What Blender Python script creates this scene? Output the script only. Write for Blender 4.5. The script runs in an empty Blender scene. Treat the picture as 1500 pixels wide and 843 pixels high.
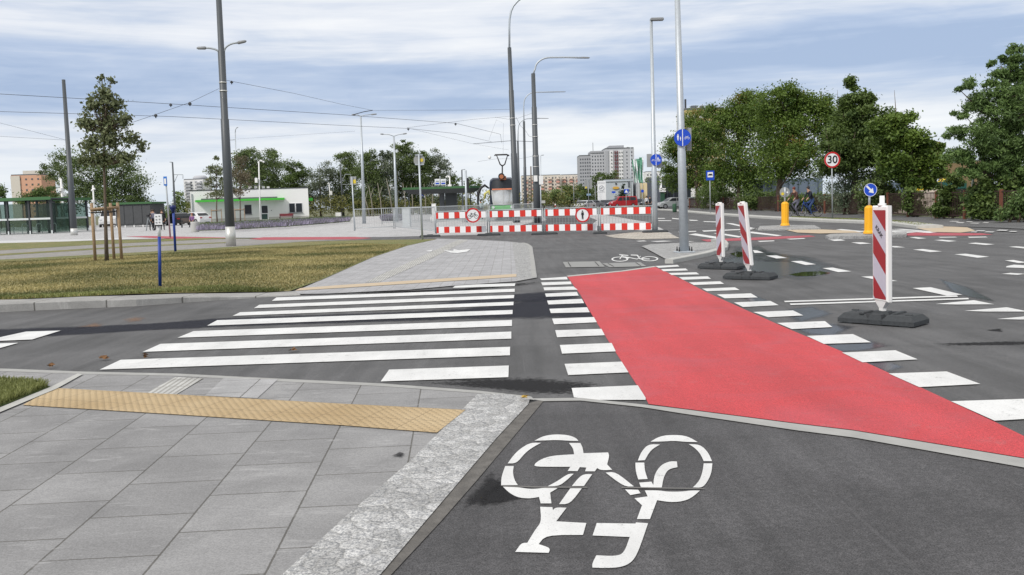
import bpy, bmesh, math, random
import numpy as np
from mathutils import Vector, Matrix, noise
random.seed(7); rng = np.random.default_rng(7)
PI = math.pi
scene = bpy.context.scene
C = scene.collection
# ---------------------------------------------------------------- camera
FPX, CH = 1350.0, 1.35            # focal length in px of a 1500 px wide picture, eye height
PITCH, ROLL = math.atan(123.4/FPX), math.radians(1.78)
Fv = Vector((0, math.cos(PITCH), -math.sin(PITCH)))
U0 = Vector((0, math.sin(PITCH), math.cos(PITCH))); R0 = Vector((1, 0, 0))
Uv = U0*math.cos(ROLL) + R0*math.sin(ROLL)
Rv = R0*math.cos(ROLL) - U0*math.sin(ROLL)
EYE = Vector((0, 0, CH))
cam = bpy.data.cameras.new('camera'); camo = bpy.data.objects.new('camera', cam); C.objects.link(camo)
m = Matrix((Rv, Uv, -Fv)).transposed().to_4x4(); m.translation = EYE
camo.matrix_world = m
cam.sensor_width = 36; cam.lens = 36*FPX/1500; cam.clip_end = 6000; cam.clip_start = 0.05
scene.camera = camo
def ray(x, y): return Fv*FPX + Rv*(x-750) - Uv*(y-421.5)
def G(x, y, z=0.0):               # point of the level z seen in direction x, y
    d = ray(x, y); t = (z-CH)/d.z
    return EYE + d*t
def PT(x, y, Y):                  # point of the vertical plane at distance Y
    d = ray(x, y); return EYE + d*(Y/d.y)
def PX(Y): return Y/FPX           # metres per px at distance Y
# ---------------------------------------------------------------- materials
MATS = {}
def mat(name, col, rough=0.6, metal=0.0, var=0.12, scale=6.0, bump=0.0, bscale=40.0, emit=0, alpha=None, spec=None):
    if name in MATS: return MATS[name]
    m = bpy.data.materials.new(name); m.use_nodes = True
    nt = m.node_tree; N = nt.nodes; L = nt.links; b = N['Principled BSDF']
    b.inputs['Roughness'].default_value = rough; b.inputs['Metallic'].default_value = metal
    geo = N.new('ShaderNodeNewGeometry'); no = N.new('ShaderNodeTexNoise'); no.inputs['Scale'].default_value = scale
    no.inputs['Detail'].default_value = 6
    L.new(geo.outputs['Position'], no.inputs['Vector'])
    mix = N.new('ShaderNodeMix'); mix.data_type = 'RGBA'
    mix.inputs[6].default_value = (*[c*(1-var) for c in col], 1); mix.inputs[7].default_value = (*[min(1, c*(1+var)) for c in col], 1)
    L.new(no.outputs['Fac'], mix.inputs[0]); L.new(mix.outputs[2], b.inputs['Base Color'])
    if bump:
        n2 = N.new('ShaderNodeTexNoise'); n2.inputs['Scale'].default_value = bscale; L.new(geo.outputs['Position'], n2.inputs['Vector'])
        bp = N.new('ShaderNodeBump'); bp.inputs['Strength'].default_value = bump; bp.inputs['Distance'].default_value = 0.01
        L.new(n2.outputs['Fac'], bp.inputs['Height']); L.new(bp.outputs['Normal'], b.inputs['Normal'])
    if emit:
        b.inputs['Emission Color'].default_value = (*col, 1); b.inputs['Emission Strength'].default_value = emit
    MATS[name] = m; return m
class NB:                          # small node builder
    def __init__(s, name):
        s.m = bpy.data.materials.new(name); s.m.use_nodes = True; s.t = s.m.node_tree; s.N = s.t.nodes; s.b = s.N['Principled BSDF']; MATS[name] = s.m
        s.pos = s.N.new('ShaderNodeNewGeometry').outputs['Position']
    def link(s, a, b): s.t.links.new(a, b)
    def noise(s, scale, detail=5, vec=None, rough=.55, dist=0):
        n = s.N.new('ShaderNodeTexNoise'); n.inputs['Scale'].default_value = scale; n.inputs['Detail'].default_value = detail
        n.inputs['Roughness'].default_value = rough; n.inputs['Distortion'].default_value = dist
        s.link(vec or s.pos, n.inputs['Vector']); return n.outputs['Fac']
    def vor(s, scale, feat='F1', vec=None, out='Distance'):
        n = s.N.new('ShaderNodeTexVoronoi'); n.feature = feat; n.inputs['Scale'].default_value = scale
        s.link(vec or s.pos, n.inputs['Vector']); return n.outputs[out]
    def map(s, sc=(1,1,1), rot=0, loc=(0,0,0)):
        n = s.N.new('ShaderNodeMapping'); n.inputs['Scale'].default_value = sc; n.inputs['Rotation'].default_value = (0,0,rot); n.inputs['Location'].default_value = loc
        s.link(s.pos, n.inputs['Vector']); return n.outputs['Vector']
    def ramp(s, fac, stops):
        n = s.N.new('ShaderNodeValToRGB'); e = n.color_ramp.elements
        while len(e) < len(stops): e.new(0.5)
        for i, (p, c) in enumerate(stops):
            e[i].position = p; e[i].color = (*c, 1) if hasattr(c, '__len__') else (c, c, c, 1)
        s.link(fac, n.inputs['Fac']); return n.outputs['Color']
    def mix(s, f, a, b, mode='MIX'):
        n = s.N.new('ShaderNodeMix'); n.data_type = 'RGBA'; n.blend_type = mode
        for v, i in ((f, 0), (a, 6), (b, 7)):
            if isinstance(v, (int, float)): n.inputs[i].default_value = v if i == 0 else (v, v, v, 1)
            elif isinstance(v, tuple): n.inputs[i].default_value = (*v, 1)
            else: s.link(v, n.inputs[i])
        return n.outputs[2]
    def math(s, op, a, b=0.0):
        n = s.N.new('ShaderNodeMath'); n.operation = op
        for i, v in enumerate((a, b)):
            if isinstance(v, (int, float)): n.inputs[i].default_value = v
            else: s.link(v, n.inputs[i])
        return n.outputs[0]
    def attr(s, name):
        n = s.N.new('ShaderNodeAttribute'); n.attribute_name = name; return n.outputs['Fac']
    def col(s, v): s.link(v, s.b.inputs['Base Color'])
    def rough(s, v):
        if isinstance(v, float): s.b.inputs['Roughness'].default_value = v
        else: s.link(v, s.b.inputs['Roughness'])
    def bump(s, h, st=.3, d=.01):
        n = s.N.new('ShaderNodeBump'); n.inputs['Strength'].default_value = st; n.inputs['Distance'].default_value = d
        s.link(h, n.inputs['Height']); s.link(n.outputs['Normal'], s.b.inputs['Normal'])
def m_asphalt(name, base, spots=.5, tone=(1, 1, 1.03)):
    k = NB(name)
    fine = k.noise(150, 3, rough=.8); mid = k.noise(35, 4); big = k.noise(.7, 5, dist=1.0)
    c1 = tuple(base*.42*t for t in tone); c2 = tuple(base*1.65*t for t in tone)
    a = k.mix(k.ramp(fine, [(.36, 0), (.64, 1)]), c1, c2)
    a = k.mix(k.ramp(k.vor(75), [(.0, 1), (.20, 0)]), a, tuple(base*2.3*t for t in tone))
    a = k.mix(.75, a, k.ramp(mid, [(.40, .76), (.60, 1.16)]), 'MULTIPLY')
    a = k.mix(.9, a, k.ramp(big, [(.36, .78), (.5, .98), (.64, 1.16)]), 'MULTIPLY')
    # faint lengthwise wear streaks
    st = k.noise(1, 4, k.map((5, .35, 1), .08))
    a = k.mix(.8, a, k.ramp(st, [(.32, .74), (.62, 1.16)]), 'MULTIPLY')
    s2 = k.noise(1, 3, k.map((26, .22, 1), -.12), rough=.7); a = k.mix(k.ramp(s2, [(.62, 0), (.68, .25)]), a, tuple(base*1.9*t for t in tone))
    pt = k.noise(2.6, 6, rough=.75); a = k.mix(k.ramp(pt, [(.56, 0), (.72, .35)]), a, tuple(base*.4*t for t in tone))
    # rare fine cracks / scratches
    cr = k.vor(.55, 'DISTANCE_TO_EDGE', k.mix(.12, k.pos, k.ramp(k.noise(3, 3), [(0, 0), (1, 1)])))
    k.col(a); k.rough(k.ramp(mid, [(.3, .72), (.7, .9)])); k.bump(fine, .5, .004); return k.m
def m_paint(name, col, wear=.08, worn=(.12, .12, .12)):
    k = NB(name)
    n = k.noise(90, 5, rough=.75); big = k.noise(2.2, 4)
    a = k.mix(k.ramp(big, [(.3, 0), (.7, 1)]), tuple(c*.9 for c in col), tuple(min(1, c*1.05) for c in col))
    a = k.mix(k.ramp(n, [(.30, .8), (.42, 0)]), a, worn)
    a = k.mix(k.ramp(k.noise(9, 8, rough=.85), [(.33, .7), (.42, 0)]), a, worn)
    a = k.mix(.9, a, k.ramp(k.noise(1, 6, k.map((3, .5, 1), .1), rough=.7), [(.3, .84), (.6, 1.02)]), 'MULTIPLY')
    k.col(a); k.rough(.62); k.bump(n, .35, .003); return k.m
def m_red(name, col):
    k = NB(name)
    fine = k.noise(150, 3, rough=.8); big = k.noise(.9, 6, dist=1.5); st = k.noise(1, 4, k.map((2.2, .3, 1), -.5))
    a = k.mix(k.ramp(fine, [(.36, 0), (.64, 1)]), tuple(c*.55 for c in col), tuple(c*1.32 for c in col))
    a = k.mix(k.ramp(big, [(.45, 0), (.75, .5)]), a, (col[0]*.8, col[1]*1.8, col[2]*2.0))
    tk = k.noise(1, 5, k.map((.28, 3.2, 1), .16), rough=.75, dist=.4); a = k.mix(k.ramp(tk, [(.54, 0), (.74, .5)]), a, (col[0]*.55, col[1]*1.0, col[2]*1.1))
    gr = k.noise(4, 7, rough=.8); a = k.mix(k.ramp(gr, [(.56, 0), (.72, .3)]), a, (.34, .22, .22))
    a = k.mix(.7, a, k.ramp(st, [(.35, .84), (.62, 1.08)]), 'MULTIPLY')
    a = k.mix(k.ramp(k.vor(9), [(.0, .9), (.035, 0)]), a, (.05, .02, .02))
    k.col(a); k.rough(.75); k.bump(fine, .5, .004); return k.m
def m_slab(name, base, w, h, rot, mortar=.006, loc=(0, 0, 0), tone=(1, 1.0, 1.02), off=.5, var=.1, jc=.35):
    k = NB(name)
    br = k.N.new('ShaderNodeTexBrick'); br.offset = off; br.inputs['Scale'].default_value = 1
    br.inputs['Brick Width'].default_value = w; br.inputs['Row Height'].default_value = h; br.inputs['Mortar Size'].default_value = mortar
    br.inputs['Mortar Smooth'].default_value = .3
    b1 = tuple(base*(1-var)*t for t in tone); b2 = tuple(base*(1+var)*t for t in tone)
    br.inputs['Color1'].default_value = (*b1, 1); br.inputs['Color2'].default_value = (*b2, 1); br.inputs['Mortar'].default_value = (base*jc, base*jc*.97, base*jc*.9, 1)
    mp = k.N.new('ShaderNodeMapping'); mp.inputs['Rotation'].default_value = (0, 0, rot); mp.inputs['Location'].default_value = loc
    nz = k.N.new('ShaderNodeTexNoise'); nz.inputs['Scale'].default_value = 45; nz.inputs['Detail'].default_value = 3; k.link(k.pos, nz.inputs['Vector'])
    wv = k.N.new('ShaderNodeVectorMath'); wv.operation = 'MULTIPLY_ADD'; wv.inputs[1].default_value = (.006, .006, 0); k.link(nz.outputs['Color'], wv.inputs[0]); k.link(k.pos, wv.inputs[2])
    k.link(wv.outputs[0], mp.inputs['Vector']); k.link(mp.outputs['Vector'], br.inputs['Vector'])
    a = k.mix(.8, br.outputs['Color'], k.ramp(k.noise(1.9, 8, rough=.65, dist=.6), [(.36, .80), (.64, 1.14)]), 'MULTIPLY')
    a = k.mix(.9, a, k.ramp(k.noise(110, 4, rough=.85), [(.38, .76), (.62, 1.2)]), 'MULTIPLY')
    # pale scuffs along the walking direction and a few dark smears
    sc = k.noise(1, 6, k.map((2.5, 9, 1), .9), rough=.75)
    a = k.mix(k.ramp(sc, [(.57, 0), (.68, .5)]), a, tuple(base*1.7*t for t in tone))
    dk = k.noise(1, 5, k.map((1.2, 6, 1), .75, (4, 2, 0)), rough=.7)
    a = k.mix(k.ramp(dk, [(.60, 0), (.76, .5)]), a, tuple(base*.45*t for t in tone))
    k.col(a); k.rough(.85); k.bump(k.math('ADD', k.math('MULTIPLY', br.outputs['Fac'], -1.0), k.math('MULTIPLY', k.noise(170, 2), .3)), .5, .004); return k.m
def m_granite(name, base, sx=13.0, jt=.5):
    k = NB(name)
    e = k.vor(sx, 'DISTANCE_TO_EDGE'); cel = k.vor(sx, 'F1', out='Color')
    sp = k.noise(150, 4, rough=.9); s2 = k.vor(125, 'F1', out='Color'); hs2 = k.N.new('ShaderNodeSeparateColor'); k.link(s2, hs2.inputs[0])
    a = k.mix(k.ramp(sp, [(.36, 0), (.62, 1)]), (base*.45, base*.46, base*.50), (base*1.6, base*1.6, base*1.58))
    a = k.mix(k.ramp(hs2.outputs[1], [(.66, 0), (.76, .85)]), a, (base*.6, base*.62, base*.66)); a = k.mix(k.ramp(hs2.outputs[0], [(.72, 0), (.80, .7)]), a, (base*1.7, base*1.7, base*1.68)); a = k.mix(.8, a, k.ramp(k.noise(7, 5, rough=.7), [(.35, .88), (.65, 1.08)]), 'MULTIPLY')
    hs = k.N.new('ShaderNodeSeparateColor'); k.link(cel, hs.inputs[0])
    a = k.mix(.75, a, k.ramp(hs.outputs[0], [(0, .75), (1, 1.25)]), 'MULTIPLY')
    a = k.mix(k.ramp(e, [(0, jt), (.07, 0)]), a, (base*.4, base*.37, base*.3))
    k.col(a); k.rough(.8); k.bump(k.ramp(e, [(0, 0), (.15, 1)]), .6, .01); return k.m
def m_grass(name, a1, a2, a3, sc=1.0):
    k = NB(name)
    n1 = k.noise(.8*sc, 6, dist=1); n2 = k.noise(14*sc, 4, k.map((1, 1, 1), .2)); n3 = k.noise(90*sc, 3, rough=.8)
    a = k.mix(k.ramp(n1, [(.42, 0), (.58, 1)]), a1, a2)
    a = k.mix(k.ramp(n2, [(.42, 0), (.7, .85)]), a, a3)
    a = k.mix(1.0, a, k.ramp(n3, [(.36, .55), (.64, 1.45)]), 'MULTIPLY')
    k.col(a); k.rough(.95); k.bump(n3, .9, .03); return k.m
def m_leaf(name, dark, light, odd=None):
    k = NB(name)
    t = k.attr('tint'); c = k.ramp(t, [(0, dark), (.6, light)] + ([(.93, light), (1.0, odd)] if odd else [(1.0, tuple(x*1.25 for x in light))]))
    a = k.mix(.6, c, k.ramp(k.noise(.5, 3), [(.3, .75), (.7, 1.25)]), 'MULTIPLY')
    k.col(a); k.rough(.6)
    tr = k.N.new('ShaderNodeBsdfTranslucent'); k.link(a, tr.inputs['Color'])
    ms = k.N.new('ShaderNodeMixShader'); ms.inputs[0].default_value = .25
    out = k.N['Material Output']; k.link(k.b.outputs[0], ms.inputs[1]); k.link(tr.outputs[0], ms.inputs[2]); k.link(ms.outputs[0], out.inputs['Surface'])
    return k.m
def m_wet(name, col, rough, lo=.25, hi=.5, sc=6.0, amp=.6, amax=1.0, spec=.5):
    k = NB(name)
    f = k.math('ADD', k.attr('fade'), k.math('MULTIPLY', k.math('SUBTRACT', k.noise(sc, 6, rough=.7), .5), amp))
    al = k.ramp(f, [(lo, 0), (hi, amax)])
    k.b.inputs['Base Color'].default_value = (*col, 1); k.rough(rough); k.b.inputs['Specular IOR Level'].default_value = spec
    tr = k.N.new('ShaderNodeBsdfTransparent'); ms = k.N.new('ShaderNodeMixShader'); k.link(al, ms.inputs[0])
    k.link(tr.outputs[0], ms.inputs[1]); k.link(k.b.outputs[0], ms.inputs[2]); k.link(ms.outputs[0], k.N['Material Output'].inputs['Surface'])
    return k.m
# ---------------------------------------------------------------- mesh builder (world coordinates)
class MB:
    def __init__(s): s.v = []; s.f = []; s.mi = []; s.sm = []
    def add(s, vs, fs, mi=0, smooth=False):
        o = len(s.v); s.v += [tuple(v) for v in vs]
        for f in fs: s.f.append(tuple(i+o for i in f)); s.mi.append(mi); s.sm.append(smooth)
        return s
    def box(s, c, d, rz=0, mi=0, top=1.0, ry=0, rx=0):
        x, y, z = d[0]/2, d[1]/2, d[2]/2
        vs = [Vector((sx*x*(top if sz > 0 else 1), sy*y*(top if sz > 0 else 1), sz*z)) for sz in (-1, 1) for sx, sy in ((-1,-1),(1,-1),(1,1),(-1,1))]
        M = Matrix.Rotation(rz, 3, 'Z') @ Matrix.Rotation(ry, 3, 'Y') @ Matrix.Rotation(rx, 3, 'X')
        return s.add([M @ v + Vector(c) for v in vs], [(3,2,1,0),(4,5,6,7),(0,1,5,4),(1,2,6,5),(2,3,7,6),(3,0,4,7)], mi)
    def bev(s, c, d, b=.02, rz=0, mi=0):       # box with chamfered vertical and top edges
        x, y, z = d[0]/2, d[1]/2, d[2]
        def ring(x, y, z, k): return [(-x+k,-y,z),(x-k,-y,z),(x,-y+k,z),(x,y-k,z),(x-k,y,z),(-x+k,y,z),(-x,y-k,z),(-x,-y+k,z)]
        rs = [ring(x, y, -z/2, b), ring(x, y, z/2-b, b), ring(x-b, y-b, z/2, b*.5)]
        M = Matrix.Rotation(rz, 3, 'Z'); vs = [M @ Vector(p) + Vector(c) for r in rs for p in r]
        fs = [tuple(range(7, -1, -1)), tuple(range(16, 24))]
        for r in range(2):
            for i in range(8): j = (i+1) % 8; fs.append((r*8+i, r*8+j, r*8+8+j, r*8+8+i))
        return s.add(vs, fs, mi)
    def tube(s, pts, rad, n=8, mi=0, cap=True, smooth=True):
        pts = [Vector(p) for p in pts]; k = len(pts)
        rad = list(rad) if hasattr(rad, '__len__') else [rad]*k
        vs = []; prev = None
        for i, p in enumerate(pts):
            d = (pts[min(i+1, k-1)] - pts[max(i-1, 0)])
            if d.length < 1e-9: d = Vector((0, 0, 1))
            d.normalize()
            if prev is None:
                a = Vector((1, 0, 0)) if abs(d.x) < .8 else Vector((0, 1, 0))
            else: a = prev
            a = (a - d*a.dot(d)).normalized(); prev = a; b = d.cross(a)
            for j in range(n):
                t = 2*PI*j/n; vs.append(p + (a*math.cos(t) + b*math.sin(t))*rad[i])
        fs = [(i*n+j, i*n+(j+1) % n, (i+1)*n+(j+1) % n, (i+1)*n+j) for i in range(k-1) for j in range(n)]
        s.add(vs, fs, mi, smooth)
        if cap: o = len(s.v)-len(vs); s.f += [tuple(range(o+n-1, o-1, -1)), tuple(range(len(s.v)-n, len(s.v)))]; s.mi += [mi]*2; s.sm += [False]*2
        return s
    def lathe(s, c, prof, n=16, mi=0, smooth=True):
        c = Vector(c); vs = [c+Vector((r*math.cos(2*PI*j/n), r*math.sin(2*PI*j/n), z)) for r, z in prof for j in range(n)]
        k = len(prof); fs = [(i*n+j, i*n+(j+1) % n, (i+1)*n+(j+1) % n, (i+1)*n+j) for i in range(k-1) for j in range(n)]
        s.add(vs, fs, mi, smooth); o = len(s.v)-len(vs); s.f += [tuple(range(o+n-1, o-1, -1)), tuple(range(len(s.v)-n, len(s.v)))]; s.mi += [mi]*2; s.sm += [False]*2
        return s
    def ell(s, c, r, n=10, mi=0, rz=0):
        vs = []; fs = []; m_ = n//2+1; M = Matrix.Rotation(rz, 3, 'Z')
        for i in range(m_+1):
            t = PI*i/m_
            for j in range(n):
                p = 2*PI*j/n; vs.append(M @ Vector((r[0]*math.sin(t)*math.cos(p), r[1]*math.sin(t)*math.sin(p), -r[2]*math.cos(t))) + Vector(c))
        fs = [(i*n+j, i*n+(j+1) % n, (i+1)*n+(j+1) % n, (i+1)*n+j) for i in range(m_) for j in range(n)]
        return s.add(vs, fs, mi, True)
    def prism(s, pts, ax, t, mi=0):            # closed outline extruded by the vector ax*t (centred)
        ax = Vector(ax).normalized()*t; n = len(pts); a = [Vector(p)-ax/2 for p in pts]; b = [Vector(p)+ax/2 for p in pts]
        return s.add(a+b, [tuple(range(n-1, -1, -1)), tuple(range(n, 2*n))] + [(i, (i+1) % n, n+(i+1) % n, n+i) for i in range(n)], mi)
    def disc(s, c, r, t, n=28, mi=0, r2=0, rot=0):   # upright disc facing -Y; r2 makes a ring; rot turns it round z
        c = Vector(c); M = Matrix.Rotation(rot, 3, 'Z')
        P = lambda rr, y, a: c + M @ Vector((rr*math.cos(a), y, rr*math.sin(a)))
        A = [2*PI*i/n for i in range(n)]
        if r2:
            vs = [P(rr, y, a) for y in (-t/2, t/2) for rr in (r2, r) for a in A]
            fs = []
            for i in range(n):
                j = (i+1) % n; fs += [(i, j, n+j, n+i), (2*n+j, 2*n+i, 3*n+i, 3*n+j), (n+i, n+j, 3*n+j, 3*n+i), (j, i, 2*n+i, 2*n+j)]
            return s.add(vs, fs, mi)
        vs = [P(r, y, a) for y in (-t/2, t/2) for a in A]
        return s.add(vs, [tuple(range(n)), tuple(range(2*n-1, n-1, -1))] + [(i, n+i, n+(i+1) % n, (i+1) % n) for i in range(n)], mi)
    def build(s, name, ms, parent=None, loc=None, attr=None, weld=False):
        me = bpy.data.meshes.new(name); o = bpy.data.objects.new(name, me); C.objects.link(o)
        org = Vector((0, 0, 0))
        q = parent
        while q is not None: org += q.location; q = q.parent
        if parent is None and loc is not None: org = Vector(loc); o.location = org
        me.from_pydata([(v[0]-org.x, v[1]-org.y, v[2]-org.z) for v in s.v], [], s.f)
        for mm in (ms if isinstance(ms, (list, tuple)) else [ms]): me.materials.append(mm)
        me.polygons.foreach_set('material_index', s.mi); me.polygons.foreach_set('use_smooth', s.sm)
        if attr is not None:
            at = me.attributes.new(attr[0], 'FLOAT', attr[1]); at.data.foreach_set('value', attr[2])
        if parent is not None: o.parent = parent
        if weld:
            bm = bmesh.new(); bm.from_mesh(me); bmesh.ops.remove_doubles(bm, verts=bm.verts, dist=.0005); bm.to_mesh(me); bm.free()
        me.update(); return o
def tag(o, label=None, cat=None, group=None, kind=None):
    for k, v in (('label', label), ('category', cat), ('group', group), ('kind', kind)):
        if v: o[k] = v
    return o
def thing(name, label, cat, loc=(0, 0, 0), group=None):
    o = bpy.data.objects.new(name, None); C.objects.link(o); o.location = loc; o.empty_display_size = .2
    return tag(o, label, cat, group)
def dup(root, loc, rz=0, label=None, group=None, sc=None):
    def cp(o, par):
        c = o.copy(); C.objects.link(c)
        if par: c.parent = par
        for ch in o.children: cp(ch, c)
        return c
    r = cp(root, None); r.location = loc; r.rotation_euler = (0, 0, rz)
    if label: r['label'] = label
    if group: r['group'] = group
    if sc: r.scale = sc if hasattr(sc, '__len__') else (sc,)*3
    return r
def text_mesh(s, size, name='t'):
    cu = bpy.data.curves.new(name, 'FONT'); cu.body = s; cu.size = size; cu.align_x = 'CENTER'; cu.align_y = 'CENTER'; cu.offset = size*.012
    o = bpy.data.objects.new(name, cu); C.objects.link(o); dg = bpy.context.evaluated_depsgraph_get()
    me = bpy.data.meshes.new_from_object(o.evaluated_get(dg)); vs = [v.co.copy() for v in me.vertices]; fs = [tuple(p.vertices) for p in me.polygons]
    bpy.data.objects.remove(o); bpy.data.curves.remove(cu); bpy.data.meshes.remove(me); return vs, fs
# flat sheets
def gpts(pts, z):
    out = []
    for p in pts:
        zz = z + (p[2] if len(p) > 2 else 0); out.append(G(p[0], p[1], zz))
    return out
def area2(p): return sum(p[i].x*p[(i+1) % len(p)].y - p[(i+1) % len(p)].x*p[i].y for i in range(len(p)))
def sheet(name, polys, z, m, kind='structure', thick=0):
    mb = MB()
    for pts in polys:
        w = gpts(pts, z) if not isinstance(pts[0], Vector) else pts
        if area2(w) < 0: w = w[::-1]
        n = len(w)
        if thick: mb.add(w + [p-Vector((0, 0, thick)) for p in w], [tuple(range(n))] + [(i, n+i, n+(i+1) % n, (i+1) % n) for i in range(n)])
        else: mb.add(w, [tuple(range(n))])
    o = mb.build(name, m)
    if name == 'lawn': bm = bmesh.new(); bm.from_mesh(o.data); bmesh.ops.triangulate(bm, faces=bm.faces); bm.to_mesh(o.data); bm.free()
    if kind: o['kind'] = kind
    return o
def kerb(name, pts, w, z0, z1, m, side=1, taper=None):   # raised kerb along a px polyline, width to the far side
    P = [G(p[0], p[1], z0) for p in pts]; mb = MB(); n = len(P); V = []
    for i, p in enumerate(P):
        d = (P[min(i+1, n-1)]-P[max(i-1, 0)]); d.z = 0; d.normalize(); nn = Vector((-d.y, d.x, 0))*side
        zt = z1 if not taper else taper[i]
        V += [p, p+Vector((0, 0, zt-z0-.012)), p+nn*.012+Vector((0, 0, zt-z0)), p+nn*w+Vector((0, 0, zt-z0)), p+nn*w]
    fs = []
    for i in range(n-1):
        for j in range(4):
            a = i*5+j; q = (a, a+1, a+6, a+5); fs.append(q if side < 0 else q[::-1])
    mb.add(V, fs); mb.add(V[:5], [(0,1,2,3,4)]); mb.add(V[-5:], [(4,3,2,1,0)])
    o = mb.build(name, m); o['kind'] = 'structure'; return o
def wetstrip(name, line, z, m):   # line: (x, y, half width in px)
    R = [(-1, 0), (-.6, .6), (0, 1), (.6, .6), (1, 0)]; V = []; A = []
    for i, (x, y, h) in enumerate(line):
        for s, a in R: V.append(G(x, y+s*h, z)); A.append(a*(0 if i in (0, len(line)-1) else 1))
    F = [(i*5+j, i*5+j+1, i*5+j+6, i*5+j+5) for i in range(len(line)-1) for j in range(4)]
    mb = MB(); mb.add(V, F); o = mb.build(name, m, attr=('fade', 'POINT', A)); o['kind'] = 'structure'; return o
def wetpatch(name, pts, z, m, mid=None):
    P = gpts(pts, z); n = len(P); c = sum(P, Vector())/n
    V = [c]; F = []; A = [1.0]
    R = [0.75, .5, .25, 0.0]
    for k, r in enumerate(R):
        for p in P: V.append(p + (c-p)*r if False else c + (p-c)*(1-r)); A.append(r)
    for i in range(n):
        j = (i+1) % n; F.append((0, 1+i, 1+j))
        for k in range(3): F.append((1+k*n+i, 1+(k+1)*n+i, 1+(k+1)*n+j, 1+k*n+j))
    mb = MB(); mb.add(V, F); o = mb.build(name, m, attr=('fade', 'POINT', A)); o['kind'] = 'structure'; return o
# ================================================================ sky and light
SUN_EL, SUN_AZ = math.radians(42), math.atan2(-.75, -.65)      # towards the sun: behind the camera, left
w = bpy.data.worlds.new('World'); scene.world = w; w.use_nodes = True
def make_world():
    t = w.node_tree; N = t.nodes; L = t.links; bg = N['Background']
    sky = N.new('ShaderNodeTexSky'); sky.sky_type = 'NISHITA'; sky.sun_disc = False
    sky.sun_elevation = SUN_EL; sky.sun_rotation = PI/2 - SUN_AZ
    tc = N.new('ShaderNodeTexCoord'); sep = N.new('ShaderNodeSeparateXYZ'); L.new(tc.outputs['Generated'], sep.inputs[0])
    def noise_(sc, detail, loc=(0, 0, 0), rough=.5, dist=0, rot=0):
        mp = N.new('ShaderNodeMapping'); mp.inputs['Scale'].default_value = sc; mp.inputs['Location'].default_value = loc; mp.inputs['Rotation'].default_value = (0, rot, 0)
        L.new(tc.outputs['Generated'], mp.inputs['Vector'])
        n = N.new('ShaderNodeTexNoise'); n.inputs['Scale'].default_value = 1; n.inputs['Detail'].default_value = detail; n.inputs['Roughness'].default_value = rough; n.inputs['Distortion'].default_value = dist
        L.new(mp.outputs['Vector'], n.inputs['Vector']); return n.outputs['Fac']
    def ramp(f, st):
        n = N.new('ShaderNodeValToRGB'); e = n.color_ramp.elements
        while len(e) < len(st): e.new(.5)
        for i, (p, c) in enumerate(st): e[i].position = p; e[i].color = (*c, 1) if hasattr(c, '__len__') else (c, c, c, 1)
        L.new(f, n.inputs[0]); return n.outputs[0]
    def mth(op, a, b):
        n = N.new('ShaderNodeMath'); n.operation = op
        for i, v in enumerate((a, b)):
            if isinstance(v, (int, float)): n.inputs[i].default_value = v
            else: L.new(v, n.inputs[i])
        return n.outputs[0]
    def mix(f, a, b):
        n = N.new('ShaderNodeMix'); n.data_type = 'RGBA'
        for v, i in ((f, 0), (a, 6), (b, 7)):
            if isinstance(v, (int, float)): n.inputs[i].default_value = v
            elif isinstance(v, tuple): n.inputs[i].default_value = (*v, 1)
            else: L.new(v, n.inputs[i])
        return n.outputs[2]
    z = sep.outputs[2]
    warp = noise_((1.6, 1.6, 5), 3)
    zz = mth('ADD', z, mth('MULTIPLY', mth('SUBTRACT', warp, .5), .05))
    bias = ramp(zz, [(0, .60), (.05, .60), (.085, .66), (.108, .34), (.15, .29), (.182, .56), (.215, .66), (.5, .5)])
    n1 = noise_((2.8, 2.8, 24), 6, (3, 1, 0), .55, .35, .03)
    n2 = noise_((5, 5, 95), 6, (0, 7, 2), .55, .5, .03)
    n3 = noise_((7, 7, 26), 4, (5, 2, 9), .6, .8)
    f = mth('ADD', mth('ADD', mth('MULTIPLY', n1, 1.45), mth('MULTIPLY', n2, .50)), mth('MULTIPLY', n3, .45))
    f = mth('ADD', mth('SUBTRACT', f, 1.17), bias)
    cl = ramp(f, [(.16, (.38, .48, .67)), (.36, (.48, .57, .74)), (.55, (.63, .69, .80)), (.72, (.78, .81, .87)), (.95, (.90, .91, .93))])
    lowc = mix(ramp(z, [(0, .7), (.08, 0)]), cl, (.74, .82, .90))
    ad = N.new('ShaderNodeVectorMath'); ad.operation = 'SCALE'; L.new(sky.outputs[0], ad.inputs[0]); ad.inputs['Scale'].default_value = .10/.1
    sc = N.new('ShaderNodeMix'); sc.data_type = 'RGBA'; sc.blend_type = 'MULTIPLY'; sc.inputs[0].default_value = 1
    L.new(lowc, sc.inputs[6]); sc.inputs[7].default_value = (10, 10, 10, 1)
    up = ramp(z, [(.24, 0), (.5, 1)]); hi = mix(up, sc.outputs[2], (8.4, 8.3, 8.1)); fin = mix(.90, ad.outputs[0], hi)
    L.new(fin, bg.inputs['Color']); bg.inputs['Strength'].default_value = .1
make_world()
sl = bpy.data.lights.new('sun', 'SUN'); so = bpy.data.objects.new('sun', sl); C.objects.link(so)
sl.energy = 2.2; sl.angle = math.radians(11); sl.color = (1, .955, .89)
sd = Vector((math.cos(SUN_EL)*math.cos(SUN_AZ), math.cos(SUN_EL)*math.sin(SUN_AZ), math.sin(SUN_EL)))
so.rotation_euler = sd.to_track_quat('Z', 'Y').to_euler(); so.location = (0, -5, 30)
scene.view_settings.view_transform = 'Standard'; scene.view_settings.look = 'None'
scene.view_settings.exposure = 0.14; scene.view_settings.gamma = 1
scene.render.engine = 'CYCLES'
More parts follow.
